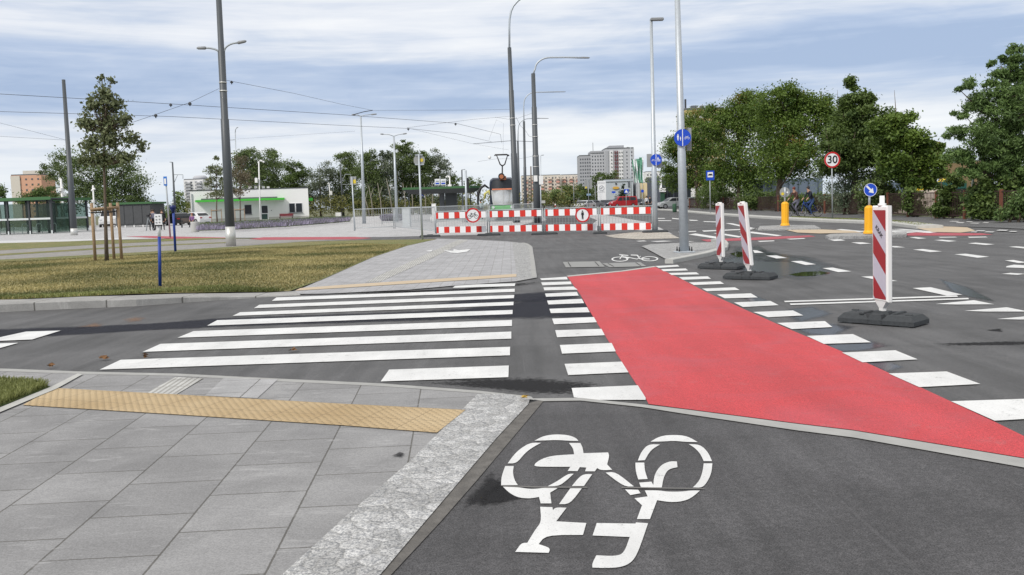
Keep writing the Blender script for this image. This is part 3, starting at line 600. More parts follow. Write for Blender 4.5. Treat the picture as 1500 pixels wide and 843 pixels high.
def pb(mb, x0, y0, x1, y1, Y, dy, mi=0, rz=0, yo=0):   # box seen as the given rectangle at distance Y
    c = PT((x0+x1)/2, (y0+y1)/2, Y); k = PX(Y); c.y += yo
    mb.box(c, (abs(x1-x0)*k, dy, abs(y1-y0)*k), rz, mi); return mb
def pole_pts(bx, by, tx, ty, Y=None, z=0):
    b = G(bx, by, z) if Y is None else PT(bx, by, Y)
    if Y is not None: b.z = z
    return b, PT(tx, ty, b.y)
# ---------------------------------------------------------------- guide boards (foreground)
def guide_board(base, rot, lean, label, slash, lamp, foot_rot, txt=None, H=1.0):
    t = thing('guide_board', label, 'traffic board', base, 'guide boards on rubber feet')
    M = Matrix.Rotation(rot, 4, 'Z'); Lm = Matrix.Rotation(lean, 4, 'Y'); W, D, z0 = .27, .065, .21
    T = lambda p: Vector(base) + (Lm @ (M @ Vector(p)))
    def part(name, vs, fs, m, par=t):
        mb = MB(); mb.add([T(v) for v in vs], fs); return mb.build(name, m, par)
    # body: hollow-looking plastic board with bevelled rim
    e = .014; vs = []
    for y in (-D/2, D/2):
        s = -1 if y < 0 else 1
        vs += [(-W/2, y-s*e, z0+.02), (W/2, y-s*e, z0+.02), (W/2, y-s*e, z0+H), (-W/2, y-s*e, z0+H)]
        vs += [(-W/2+e, y, z0+.02+e), (W/2-e, y, z0+.02+e), (W/2-e, y, z0+H-e), (-W/2+e, y, z0+H-e)]
    fs = [(4,5,6,7), (15,14,13,12)]
    for i in range(4):
        j = (i+1) % 4; fs += [(i, j, 4+j, 4+i), (8+j, 8+i, 12+i, 12+j), (j, i, 8+i, 8+j)]
    bd = part('board', vs, fs, PLW)
    # spout below the board
    vs = [(-.10, -.028, z0+.02), (.10, -.028, z0+.02), (.10, .028, z0+.02), (-.10, .028, z0+.02), (-.035, -.02, z0-.05), (.035, -.02, z0-.05), (.035, .02, z0-.05), (-.035, .02, z0-.05), (-.03, -.02, .06), (.03, -.02, .06), (.03, .02, .06), (-.03, .02, .06)]
    part('stem', vs, [(0,1,2,3)] + [(a+i, b+i, b+(i+1) % 4, a+(i+1) % 4) for a, b in ((0, 4), (4, 8)) for i in range(4)], PLW)
    # sheeting: grey-white field with red bands
    a, b = -W/2+.022, W/2-.022; zb, zt = z0+.045, z0+H-.045; y = -D/2-.002
    wd = b-a; per, bw, rise = .44, .21, .215; ph_ = .21 if slash < 0 else .024
    def clip(pl, lim, up_):
        out = []
        for i in range(len(pl)):
            p, r = pl[i], pl[(i+1) % len(pl)]; ip = (p[1] <= lim) if up_ else (p[1] >= lim); ir = (r[1] <= lim) if up_ else (r[1] >= lim)
            if ip: out.append(p)
            if ip != ir: u = (lim-p[1])/(r[1]-p[1]); out.append((p[0]+(r[0]-p[0])*u, lim))
        return out
    mb = MB()
    for k in range(-3, 6):
        for z1, th_, mi_ in ((zt+ph_-k*per, bw, 1), (zt+ph_-k*per-bw, per-bw, 0)):
            sl_ = rise*(1 if slash > 0 else -1); q = [(a, z1-th_), (b, z1-th_+sl_), (b, z1+sl_), (a, z1)]
            q = clip(q, zt, True)
            if q: q = clip(q, zb, False)
            if len(q) >= 3: mb.add([T((px_, y, pz)) for px_, pz in q], [tuple(range(len(q)))], mi_)
    sh = mb.build('sheeting', [BGREY, BRED], t, weld=True)
    if txt:
        tv, tf = text_mesh(txt, .062); ang = -math.atan2(rise, wd)
        rm = Matrix.Rotation(ang, 2); tv2 = []
        for v in tv:
            p = rm @ Vector((v.x, v.y)); tv2.append((p.x-.0, y-.004, p.y+z0+H*.735))
        part('lettering', tv2, tf, BLACK, sh)
    mb = MB(); p0 = T((0, 0, z0+H-.003))
    if lamp: mb.tube([p0, T((0, 0, z0+H+.02)), T((0, 0, z0+H+.022)), T((0, 0, z0+H+.10))], [.042, .04, .026, .024], 14)
    else: mb.tube([p0, T((0, 0, z0+H+.018))], [.05, .04], 12)
    mb.build('lamp_socket', PLW, t)
    # rubber foot: two chamfered halves, raised middle, carrying slots
    R = Matrix.Rotation(foot_rot, 3, 'Z'); B = Vector(base); ft = None
    mb = MB()
    def blk(c, d, h, ch, z=0.0):
        x, y_ = d[0]/2, d[1]/2; o = []
        for (kx, ky, zz) in ((0, 0, z), (0, 0, z+h*.45), (ch, ch*.8, z+h)): 
            for sx, sy in ((-1, -1), (1, -1), (1, 1), (-1, 1)): o.append(B + R @ Vector((c[0]+sx*(x-kx), c[1]+sy*(y_-ky), zz)))
        mb.add(o, [(3,2,1,0), (8,9,10,11)] + [(r*4+i, r*4+(i+1) % 4, r*4+4+(i+1) % 4, r*4+4+i) for r in range(2) for i in range(4)])
    blk((-.23, .0), (.33, .38), .095, .05, .012); blk((.23, .0), (.33, .38), .095, .05, .012)
    blk((0, -.125), (.15, .13), .10, .02, .01); blk((0, .125), (.15, .13), .10, .02, .01)
    blk((0, 0), (.20, .13), .12, .025, .012)
    for sx in (-1, 1):
        for sy in (-1, 1): blk((sx*.30, sy*.14), (.10, .08), .03, .004, 0)
        blk((sx*.15, sx*.05), (.05, .24), .018, .006, .105)
    for c in ((-.33, .08), (.30, -.07), (.12, .10)): blk(c, (.07, .035), .012, .003, .107)
    fo = mb.build('rubber_foot', RUB, t)
    for c, dd in (((-.20, .0), (.16, .05)), ((.20, 0), (.16, .05))): MB().box(B+R @ Vector((c[0], c[1], .106)), (dd[0], dd[1], .006), foot_rot).build('slot', BLACK, fo)
    return t
guide_board(G(1293, 474), math.radians(-80), math.radians(-.6), 'large red and white striped board nearest the camera with a white lamp stub on top', -1, True, math.radians(-46), 'KRAK', 1.0)
guide_board(G(1056.5, 394), math.radians(-80), math.radians(-.8), 'upright red and white board beside the tall lamp post, its stripes rising to the right', 1, False, math.radians(-38), None, 1.02)
guide_board(G(1099, 409), math.radians(-80), math.radians(-5.5), 'red and white board leaning left, between the lamp post and the puddle', -1, False, math.radians(-36), None, 1.04)
# ---------------------------------------------------------------- pictograms on signs (flat shapes just in front of the plate)
def face(mb, c, r, shapes, rot=0, dy=-.012, mi=0):
    M = Matrix.Rotation(rot, 3, 'Z')
    for q in shapes:
        vs = [Vector(c) + M @ Vector((x*r, dy, y*r)) for x, y in q]
        a = sum(q[i][0]*q[(i+1) % len(q)][1]-q[(i+1) % len(q)][0]*q[i][1] for i in range(len(q)))
        f = tuple(range(len(q))); mb.add(vs, [f if a > 0 else f[::-1]], mi)
def circ(cx, cy, r, n=12): return [(cx+r*math.cos(2*PI*i/n), cy+r*math.sin(2*PI*i/n)) for i in range(n)]
def ringq(cx, cy, r, w, n=14): return [[(cx+r*math.cos(a), cy+r*math.sin(a)), (cx+r*math.cos(b), cy+r*math.sin(b)), (cx+(r-w)*math.cos(b), cy+(r-w)*math.sin(b)), (cx+(r-w)*math.cos(a), cy+(r-w)*math.sin(a))] for a, b in ((2*PI*i/n, 2*PI*(i+1)/n) for i in range(n))]
def sg(x0, y0, x1, y1, w): return seg((x0, y0), (x1, y1), w)
def person_pic(cx, cy, h):
    k = h; return [circ(cx, cy+.42*k, .09*k), [(cx-.13*k, cy+.30*k), (cx+.13*k, cy+.30*k), (cx+.16*k, cy-.02*k), (cx+.10*k, cy), (cx+.09*k, cy-.48*k), (cx+.02*k, cy-.48*k), (cx, cy-.1*k), (cx-.02*k, cy-.48*k), (cx-.09*k, cy-.48*k), (cx-.10*k, cy), (cx-.16*k, cy-.02*k)]]
def bike_pic(cx, cy, s):
    f = lambda x, y: (cx+x*s, cy+y*s); L = lambda a, b, w=.035: seg(f(*a), f(*b), w*s)
    return ringq(cx-.5*s, cy-.2*s, .3*s, .06*s) + ringq(cx+.5*s, cy-.2*s, .3*s, .06*s) + [L((-.5, -.2), (-.22, .22)), L((-.22, .22), (.3, .22)), L((.3, .22), (-.02, -.2)), L((-.02, -.2), (-.5, -.2)), L((-.02, -.2), (-.26, .32)), L((.5, -.2), (.26, .38)), L((.26, .38), (.42, .42)), L((-.36, .33), (-.16, .33), .04)]
def sign_disc(par, c, r, shapes, plate, pic, ring=None, rot=0, name='sign_plate'):
    mb = MB().disc(c, r, .012, 32, rot=rot); pl = mb.build(name, plate, par)
    if ring: MB().disc(Vector(c)+Vector((0, -.009, 0)), r, .008, 32, r2=r*.80, rot=rot).build('rim', ring, pl)
    if shapes:
        mb = MB(); face(mb, c, r, shapes, rot, -.011); mb.build('symbol', pic, pl)
    return pl
# big galvanised lamp column on the corner island
b = G(1002.5, 370, .03); tp = PT(990.5, -60, b.y); ax = (tp-b)
t = thing('lamp_column', 'thick galvanised lamp column bolted to the granite corner island, blue sign on it', 'lamp post', b, 'galvanised lamp columns')
MB().tube([b+Vector((0, 0, .03)), b+ax*.35, b+ax*.354, b+ax], [.115, .098, .092, .058], 20).build('column', GALV, t)
mb = MB().bev(b+Vector((0, 0, .018)), (.42, .42, .03), .01, .15); mb.build('base_plate', GALV, t)
for sx, sy in ((-1, -1), (1, -1), (1, 1), (-1, 1)):
    q = b+Vector((sx*.15, sy*.15, .03)); MB().lathe(q, [(.022, 0), (.022, .05), (.014, .055), (.014, .10), (.006, .11)], 8).build('bolt', BLACK, t)
c = PT(998.3, 202.5, b.y); c.y -= .13; k = PX(b.y)
pl = sign_disc(t, c, 12.2*k, [[(-.045,-.98),(.045,-.98),(.045,.98),(-.045,.98)]] + person_pic(-.55, .05, .75) + person_pic(-.25, -.12, .48) + bike_pic(.5, .0, .42), BLUE, SWHITE)
mb = MB(); q = PT(1010.5, 204, b.y); q.y += .10; mb.box(q, (7*k, .02, 33*k), -.25, 0); mb.build('rear_sign', SGREY, t)
for yy in (196, 210):
    q = PT(999, yy, b.y); MB().tube([q-Vector((0, 0, .012)), q+Vector((0, 0, .012))], .107, 16).build('clamp', GALVD, t)
# slimmer column with the road lamp
b = G(959.8, 341); tp = PT(953.8, 28, b.y); ax = tp-b; k = PX(b.y)
t = thing('lamp_column', 'slim galvanised lamp column with flat lamp head, at the right end of the striped barrier', 'lamp post', b, 'galvanised lamp columns')
MB().tube([b, b+ax*.30, b+ax*.303, b+ax], [.115, .105, .095, .055], 14).build('column', GALV, t)
mb = MB().bev(PT(962, 28.5, b.y), (19*k, .3, 3.4*k), .03); mb.build('lamp_head', LAMPG, t)
c = PT(960.2, 234.5, b.y); c.y -= .13
sign_disc(t, c, 8.2*k, [[(-.05,-.98),(.05,-.98),(.05,.98),(-.05,.98)]] + person_pic(.35, .05, .8) + person_pic(.65, -.12, .48) + bike_pic(-.5, -.05, .42), BLUE, SWHITE)
mb = MB(); pb(mb, 947.5, 226, 955, 245, b.y, .02); pb(mb, 962, 226.5, 970, 246, b.y, .02, 0, 0, .05); mb.build('rear_sign', SGREY, t)
MB().bev(b+Vector((0, 0, .05)), (1.0, .45, .1), .05).build('foot', RUB, t)
# ---------------------------------------------------------------- yellow bollards on the islands
def bollard(bx, by, w, hpx, label, front):
    b = G(bx, by, .11); k = PX(b.y); r = w*k/2; h = hpx*k
    t = thing('island_bollard', label, 'bollard', b, 'yellow bollards on the traffic islands')
    n = 24; prof = [(1.32, 0), (1.34, .04), (1.0, .10), (.98, h/ r*0 + h*.92), (.80, h*.965), (.45, h), (.0001, h)]
    mb = MB(); vs = []
    for (rr, z) in prof:
        for j in range(n):
            a = 2*PI*j/n; g = 1.0 + (.07 if j % 2 else 0)*(1 if .1 < z < h*.93 or rr == .98 or rr == 1.0 else 0)
            vs.append((b.x+r*rr*g*math.cos(a), b.y+r*rr*g*math.sin(a), b.z+z))
    fs = [(i*n+j, i*n+(j+1) % n, (i+1)*n+(j+1) % n, (i+1)*n+j) for i in range(len(prof)-1) for j in range(n)]
    mb.add(vs, fs); mb.build('body', YEL, t)
    c = b+Vector((0, 0, h)); return t, c, k, r
t, c, k, r = bollard(1150, 331, 10, 35, 'fluted yellow bollard on the far traffic island, showing the grey back of its sign', 0)
q = PT(1149.5, 282, c.y); MB().tube([c-Vector((0, 0, .05)), q+Vector((0, 0, .2))], .035, 8).build('post', GALV, t)
pl = MB().disc(q, 7.3*k, .02, 28).build('sign_plate', SGREY, t)
mb = MB(); mb.disc(q+Vector((-3.2*k, -.02, -2.2*k)), 2.2*k, .01, 8); mb.build('sticker', YST, pl)
mb = MB(); mb.disc(q+Vector((3.4*k, -.02, -.2*k)), 1.6*k, .01, 4); mb.build('sticker', SWHITE, pl)
mb = MB(); mb.tube([q+Vector((0, -.04, -7*k)), q+Vector((0, -.04, 7*k))], .035, 8); mb.build('bracket', GALV, pl)
t, c, k, r = bollard(1273, 342.5, 12.5, 41, 'fluted yellow bollard carrying the blue arrow sign on the nearer island nose', 1)
q = PT(1274, 278.5, c.y); MB().tube([c-Vector((0, 0, .05)), q], .035, 8).build('post', GALV, t)
a = .707; arrow = [[(-.70, .50), (-.50, .70), (.12, .08), (.34, .30), (.52, -.52), (-.30, -.34), (-.08, -.12)]]
sign_disc(t, q+Vector((0, -.05, 0)), 9.6*k, arrow, BLUE, SWHITE)
mb = MB().disc(q+Vector((0, -.057, 0)), 9.6*k, .006, 32, r2=9.0*k); mb.build('sign_edge', SWHITE, t)
# ---------------------------------------------------------------- speed limit, bus stop, grey posts
b = G(1219.5, 322, .03); k = PX(b.y); q = PT(1218.5, 234.5, b.y)
t = thing('speed_limit_sign', 'round white sign with red rim reading 30, on a thin post before the willow bush', 'road sign', b)
MB().tube([b, q], .033, 8).build('post', GALVD, t)
pl = sign_disc(t, q+Vector((0, -.05, 0)), 11.6*k, None, SWHITE, BLACK, SRED)
tv, tf = text_mesh('30', 15.5*k); MB().add([(q.x+v.x, q.y-.075, q.z+v.y) for v in tv], tf).build('number', BLACK, pl)
b = G(1040.5, 312, .1); k = PX(b.y); q = PT(1039.8, 257.5, b.y)
t = thing('bus_stop_sign', 'blue bus stop sign with white panel and black bus symbol, on the far pavement', 'road sign', b)
MB().tube([b, q], .04, 8).build('post', GALVD, t)
mb = MB(); pb(mb, 1034.2, 250.4, 1046, 264.3, b.y, .02, yo=-.05); pl = mb.build('sign_plate', BLUE, t)
mb = MB(); pb(mb, 1036.2, 252.6, 1044, 260, b.y, .01, yo=-.07); pl2 = mb.build('panel', SWHITE, pl)
mb = MB(); pb(mb, 1037, 255.8, 1043.2, 257.4, b.y, .01, yo=-.085); pb(mb, 1038.2, 254.9, 1042.4, 255.9, b.y, .01, yo=-.085); mb.build('symbol', BLACK, pl)
def simple_post(name, label, cat, bx, by, tx, ty, r, m, z=0, Y=None, group=None):
    b, tp = pole_pts(bx, by, tx, ty, Y, z); t = thing(name, label, cat, b, group); MB().tube([b, tp], [r, r*.85], 10).build('post', m, t); return t, b, tp, PX(b.y)
t, b, tp, k = simple_post('grey_post', 'plain grey steel post in front of the iron fence at far right', 'post', 1424, 322, 1425.5, 241, .055, GALVD, .02)
MB().ell(tp, (.1, .1, .06), 8).build('cap', BLACK, t)
t, b, tp, k = simple_post('road_sign', 'grey back of a round road sign by the pavement tip left of the barrier', 'road sign', 618.8, 352, 613.4, 226, .042, GALV)
q = PT(614, 235, b.y); mb = MB().disc(q+Vector((0, .06, 0)), 8.3*k, .02, 28); pl = mb.build('sign_plate', SGREY, t)
MB().disc(q+Vector((3.2*k, .04, 0)), 2.6*k, .01, 8).build('sticker', YST, pl)
for q_ in ((608, 240.5, 621, 242), (608, 226.5, 619, 228)): mb = MB(); pb(mb, *q_, b.y, .03, yo=.02); mb.build('bracket', GALV, pl)
t, b, tp, k = simple_post('road_sign', 'square road sign seen from its grey back, at the left end of the mesh fence', 'road sign', 519.5, 338.5, 515.5, 259, .042, GALV)
mb = MB(); pb(mb, 512.5, 259, 521.5, 271, b.y, .02, yo=.06); pl = mb.build('sign_plate', SGREY, t)
mb = MB(); pb(mb, 517, 263.5, 521, 269, b.y, .01, yo=.04); mb.build('sticker', YST, pl)
t, b, tp, k = simple_post('road_sign', 'large square grey sign back above a small blue plate, near the pedestrian ban sign', 'road sign', 862.5, 307, 861.5, 262, .06, GALVD)
mb = MB(); pb(mb, 856.3, 263.5, 867.3, 276.8, b.y, .03, yo=.1); pl = mb.build('sign_plate', SGREY, t)
mb = MB().disc(PT(858.5, 275, b.y)+Vector((0, .0, 0)), 1.6*k, .02, 8); mb.build('sticker', YST, pl)
mb = MB(); pb(mb, 859.5, 284, 865.5, 286.8, b.y, .03); mb.build('small_plate', mat('pale_blue', (.25, .38, .55), .5), t)
# blue markers on the lawn
b, tp = pole_pts(234.5, 419, 232.8, 313, None, .10); k = PX(b.y); ax = tp-b
t = thing('marker_post', 'slim blue marker post with a white plate on top, nearest on the lawn', 'post', b, 'blue posts on the lawn')
MB().tube([b, b+ax*.68], .028, 10).build('post', BLUEP, t); MB().tube([b+ax*.68, b+ax*.93], .0285, 10).build('white_section', SWHITE, t)
mb = MB(); pb(mb, 228, 314, 238.5, 329.5, b.y, .03, yo=-.04); pl = mb.build('plate', SWHITE, t)
mb = MB(); pb(mb, 228, 329.7, 238.5, 331.3, b.y, .032, yo=-.04); mb.build('plate_foot', BLACK, pl)
for x, y in ((230.5, 317.5), (235, 317), (230.8, 322), (235.4, 321.5), (231, 326.4), (235.4, 326)): mb = MB(); pb(mb, x-1.1, y-1, x+1.1, y+.8, b.y, .006, yo=-.06); mb.build('figure', SGREY, pl)
b, tp = pole_pts(257, 369, 253.6, 304, None, .012); k = PX(b.y)
t = thing('marker_post', 'blue post with a dark blue tapered head, further back on the lawn', 'post', b, 'blue posts on the lawn')
MB().tube([b, tp], .045, 10).build('post', BLUEP, t)
q = PT(253.2, 307, b.y); mb = MB().lathe(q-Vector((0, 0, 5.5*k)), [(2.2*k, 0), (2.6*k, 4*k), (4.6*k, 7*k), (4.7*k, 11*k), (2*k, 11.3*k)], 10); mb.build('head', BLUEB, t)
MB().lathe(q+Vector((0, 0, 6*k)), [(.7*k, 0), (.7*k, 2.5*k), (1.7*k, 2.6*k), (1.4*k, 4*k), (.5*k, 4.4*k)], 8).build('cap', SWHITE, t)
t, b, tp, k = simple_post('bus_stop_sign', 'narrow blue and white stop sign on a tall post, left of the blue marker head', 'road sign', 249.5, 348.5, 242.4, 260, .05, GALVD)
mb = MB(); pb(mb, 240.3, 259, 245.3, 272.3, b.y, .03, yo=-.07); pl = mb.build('sign_plate', mat('sign_blue_light', (.03, .19, .62), .5), t)
mb = MB(); pb(mb, 241.3, 262, 244.3, 270, b.y, .01, yo=-.10); mb.build('panel', SWHITE, pl)
# ---------------------------------------------------------------- mesh fence with striped boards
def foot(p, label, L=.9, rz=0):
    B = Vector(p); mb = MB(); mb.bev(B+Vector((0, 0, .045)), (L, .30, .09), .04, rz); mb.bev(B+Vector((0, 0, .10)), (L*.3, .2, .03), .02, rz)
    return tag(mb.build('rubber_foot', RUB, None, B), label, 'fence foot', 'rubber feet under the barrier')
def panel(x0, y0, x1, y1, label, boards=True, H=1.0, bars=None, group='striped mesh barrier panels'):
    A, B = G(x0, y0), G(x1, y1); A.z = B.z = .10; d = B-A; L = d.length; u = d/L
    t = thing('barrier_panel', label, 'barrier', (A+B)/2-Vector((0, 0, .1)), group)
    mb = MB(); Z = Vector((0, 0, 1))
    mb.tube([A, A+Z*H], .022, 8); mb.tube([B, B+Z*H], .022, 8); mb.tube([A+Z*(H-.02), B+Z*(H-.02)], .02, 8); mb.tube([A+Z*.12, B+Z*.12], .018, 8); mb.build('frame', STEELF, t)
    mb = MB(); n = bars or int(L/.13)
    for i in range(1, n): p = A+u*(L*i/n); mb.tube([p+Z*.12, p+Z*(H-.02)], .0045 if not bars else .011, 4, cap=False)
    if not bars:
        for z in (.36, .6, .84): mb.tube([A+Z*z, B+Z*z], .0045, 4, cap=False)
    mb.build('mesh_infill' if not bars else 'bars', STEELF, t)
    if boards:
        nrm = Vector((u.y, -u.x, 0)); 
        for zc in (.165, .80):
            a, b_ = A+u*.05+nrm*.04+Z*zc, B-u*.05+nrm*.04+Z*zc; l = (b_-a).length; hh = .135
            def sq(s0, s1, off, th): 
                p = [a+u*s0-Z*hh, a+u*s1-Z*hh, a+u*s1+Z*hh, a+u*s0+Z*hh]; return [q+nrm*off for q in p]
            cuts = [0, .11]; c_ = .375
            while c_ < l-.02: cuts += [c_, min(c_+.25, l)]; c_ += .515
            if cuts[-1] < l: cuts.append(l)
            mb = MB()
            for i in range(len(cuts)-1):
                mb.add(sq(cuts[i], cuts[i+1], .01, 0), [(0,1,2,3)], 1 if i % 2 == 0 else 0); mb.add(sq(cuts[i], cuts[i+1], -.01, 0), [(3,2,1,0)], 0)
                f_, g_ = sq(cuts[i], cuts[i+1], .01, 0), sq(cuts[i], cuts[i+1], -.01, 0); mb.add(f_+g_, [(3,2,6,7), (1,0,4,5)], 0)
            f_, g_ = sq(0, l, .01, 0), sq(0, l, -.01, 0); mb.add(f_+g_, [(0,3,7,4), (2,1,5,6)], 0); mb.build('warning_board', [SWHITE, ORED], t, weld=True)
    return t
panel(639, 346, 714.5, 344.6, 'leftmost striped barrier panel, the one carrying the bicycle ban sign')
panel(717.5, 344.6, 796, 343.2, 'striped barrier panel in front of the tram')
panel(799, 343.2, 877, 342.2, 'striped barrier panel carrying the pedestrian ban sign')
panel(880, 342.2, 956, 341.2, 'rightmost striped barrier panel, ending at the slim lamp column')
panel(520.5, 340, 577, 338, 'left bare mesh fence panel, beside the square sign back', False, 1.2, group='bare mesh panels')
panel(579, 338, 638, 345.5, 'bare mesh fence panel in front of the white cabinet', False, 1.2, group='bare mesh panels')
for x, y, L, la in ((630, 347.5, .9, 'dark rubber foot at the left end of the striped barrier'), (716, 345.5, 1.0, 'dark rubber foot below the joint left of the tram'), (797.5, 344, 1.1, 'dark rubber foot below the middle joint of the striped barrier'), (879, 343, .55, 'small dark rubber foot right of the pedestrian ban sign')):
    foot(G(x, y), la, L)
for x, y, la, pic in ((692.8, 315.8, 'round white and red ban sign with a bicycle, on the striped barrier', 'b'), (853.3, 315.3, 'round white and red ban sign with a black pedestrian, on the striped barrier', 'p')):
    Y = (G(x, 345.6 if pic == 'b' else 343.2).y)-.16; c = PT(x, y, Y); k = PX(Y); r = 10.8*k
    t = thing('prohibition_sign', la, 'road sign', c, 'ban signs on the barrier')
    sign_disc(t, c, r, bike_pic(0, .0, .92) if pic == 'b' else person_pic(0, 0, 1.22), SWHITE, BLACK, SRED)
    MB().box(c+Vector((0, .03, 0)), (.3, .03, .04)).build('bracket', GALVD, t)
# crowd barrier with bars, further back
for x0, y0, x1, y1, la in ((640, 329, 678, 328.5, 'grey bar railing behind the bicycle ban sign, left part'), (680, 328.5, 716, 328, 'grey bar railing in front of the person with a light shirt'), (718, 328, 751, 327.5, 'grey bar railing directly in front of the tram nose'), (753, 327.5, 790, 327, 'grey bar railing left of the tall lamp mast with a white box'),
                          (560, 331, 638, 329.5, 'grey bar railing beside the dark shelter')):
    panel(x0, y0, x1, y1, la, False, 1.2, 26, group='grey bar railings')
# cabinets and concrete posts
def cabinet(x0, y0, x1, y1, la, m, dy=.5, top=True):
    b = G((x0+x1)/2, y1); k = PX(b.y); w, h = (x1-x0)*k, (y1-y0)*k; t = thing('cabinet', la, 'cabinet', b)
    MB().bev(b+Vector((0, 0, h/2)), (w, dy, h), .02).build('body', m, t); MB().box(b+Vector((0, 0, h+.02)), (w*1.06, dy*1.08, .04)).build('lid', m, t)
    MB().box(b+Vector((.0, -dy/2-.006, h*.5)), (w*.86, .012, h*.86)).build('door', m, t); return t
LG = mat('cabinet_grey', (.60, .63, .64), .6, var=.05)
cabinet(590.5, 306.5, 602, 333, 'tall pale grey electrical cabinet behind the mesh fence', LG)
cabinet(492, 312, 500, 319, 'low white cabinet beside the lavender bed, right of the white building', PLW)
t = cabinet(633.3, 299.5, 639.7, 325.5, 'slim white cabinet post at the left end of the striped barrier', PLW, .3)
cabinet(779.5, 297, 787.5, 326, 'pale concrete block cabinet in front of the mast with lamp arm', CONC, .4)
cabinet(446, 309, 451.5, 321, 'small white cabinet at the right corner of the white building', PLW)
for i, (x, y, r_, h) in enumerate(((632, 327, 1.2, 9),)):
    b = G(x, y); k = PX(b.y); tag(MB().lathe(b, [(r_*k, 0), (r_*k, h*k), (.3*r_*k, h*k*1.05)], 10).build('bollard', PLW, None, b), 'tiny white bollard beside the slim white cabinet', 'bollard')
# ---------------------------------------------------------------- masts and lamps
def mast(label, bx, by, tx, ty, rb, rt, m=POLE, sleeve=None, arms=(), steps=(), Y=None, cat='mast', group='dark tramway masts', name='tram_mast', armm=None, rings=()):
    b, tp = pole_pts(bx, by, tx, ty, Y); ax = tp-b; k = PX(b.y)
    t = thing(name, label, cat, b, group)
    P = [b]; R = [rb]; lv = [0]+list(steps)+[1]
    for i, s in enumerate(steps):
        r0 = rb+(rt-rb)*s; P += [b+ax*(s-.001), b+ax*(s+.001)]; R += [r0+.012, r0-.012]
    P.append(tp); R.append(rt); MB().tube(P, R, 18).build('shaft', m, t)
    if sleeve: MB().tube([b, b+ax*sleeve], [rb*1.06, rb*1.04], 18).build('base_sleeve', SILV, t)
    for s in rings:
        r0 = (rb+(rt-rb)*s)*1.12; MB().tube([b+ax*(s-.002), b+ax*(s+.002)], r0, 16).build('band', SILV, t)
    for a in arms:           # list of px points, then head length
        pts = [PT(x, y, b.y) for x, y in a['p']]; am = MB().tube(pts, a.get('r', .045), 8).build('lamp_arm', armm or GALVD, t)
        if 'h' in a:
            x0, y0, x1, y1 = a['h']; p, q = PT(x0, y0, b.y), PT(x1, y1, b.y); MB().tube([p, p.lerp(q, .15), p.lerp(q, .85), q], [.02, .065, .055, .02], 8).build('lamp_head', LAMPG, am)
    return t, b, tp
def arc(x0, y0, x1, y1, n=8):   # quarter curve: starts upwards, ends level
    return [(x0+(x1-x0)*(1-math.cos(PI/2*i/n)), y0+(y1-y0)*math.sin(PI/2*i/n)) for i in range(n+1)]
mast('thick dark mast with two small lamp arms and silver foot before the white building', 338.5, 361, 317.5, -60, .185, .10, POLE, .07, [dict(p=[(327, 78)]+arc(328.5, 76, 349, 63), h=(347, 63.3, 361, 60.5), r=.035), dict(p=[(321.5, 79)]+arc(321, 78, 301, 70.5), h=(303, 70.6, 288, 70.8), r=.035)], (.45, .685), rings=(.547, .576))
mast('leaning dark mast with a silver foot, beside the young staked tree on the left', 108.8, 345, 93, 117, .235, .12, POLE, .045, [], (.42,))
mast('tall dark mast left of the pair, its lamp arm leaving the top of the picture', 757, 326.5, 746.2, 70, .25, .13, POLE, None, [dict(p=[(746.2, 72), (746, 40), (746.5, 28), (748.5, 17), (752, 9), (758, 2), (766, -4), (776, -8), (800, -10)], r=.07)], (.40, .76), rings=(.60, .56), armm=GALV)
mast('dark mast with a long curved lamp arm and white boxes, behind the concrete block', 787.5, 327, 781, 108, .25, .13, POLE, None, [dict(p=[(781.5, 108), (783, 103)]+arc(784, 101, 806, 84.5)+[(830, 84.3), (852, 85)], h=(850, 84.7, 864, 85), r=.055)], (.46, .78), rings=(.45, .38, .66, .58), armm=GALV)
mast('slim dark mast with curved lamp arm, right behind the tall pair', 770, 311, 767.5, 178, .24, .16, POLE, None, [dict(p=[(767.5, 178), (767.2, 158)]+arc(767.5, 152, 784, 135.5)+[(812, 135)], h=(810, 135, 829, 134.8), r=.07)], (.5,), armm=GALV)
mast('slimmest dark mast with curved lamp arm, close to the tram', 761, 308.5, 758.5, 207, .24, .16, POLE, None, [dict(p=[(758.7, 207), (759, 190)]+arc(759.5, 187, 775, 174)+[(790, 173.6)], h=(788, 173.6, 804, 173.8), r=.08)], (), armm=GALV)
t, b, tp = mast('dark bracket mast left of the white building, with a side arm', 257.5, 328, 252.6, 238, .16, .09, POLE, None, [dict(p=[(252.6, 238), (248.5, 237.6)], r=.05), dict(p=[(253.5, 257), (256, 256), (268, 256.4), (268, 262)], r=.045), dict(p=[(255, 268), (260, 257)], r=.04)], Y=118)
t, b, tp = mast('dim bracket mast in front of the poplars with a side arm', 503.5, 315, 498, 240, .17, .10, POLE, None, [dict(p=[(499, 270), (506, 255.5), (514, 255.8), (514, 262)], r=.05), dict(p=[(499, 270.5), (514, 270.5)], r=.04)], Y=150)
mast('thin dark mast right of the shelter with a short arm', 678, 312, 676.5, 249, .13, .09, POLE, None, [dict(p=[(676.5, 249), (681.5, 248.5)], r=.05)], Y=130)
mast('thin bare mast between the pale flats and the lamp arm masts', 778.5, 305, 777.6, 244, .2, .13, mat('brown_mast', (.15, .12, .10), .6), None, [], Y=190)
G_ = 'galvanised double lamps'
mast('galvanised lamp with two short level arms, standing before the bare mesh fence', 533.5, 326, 528.4, 170, .16, .07, GALV, None, [dict(p=[(528.5, 171), (524, 168.6), (519, 168.4)], h=(521, 168.4, 515, 168.2), r=.03), dict(p=[(528.5, 171), (535, 169), (545, 168)], h=(543, 168.2, 552, 167.4), r=.03)], (), cat='lamp post', group=G_, name='street_lamp', Y=79)
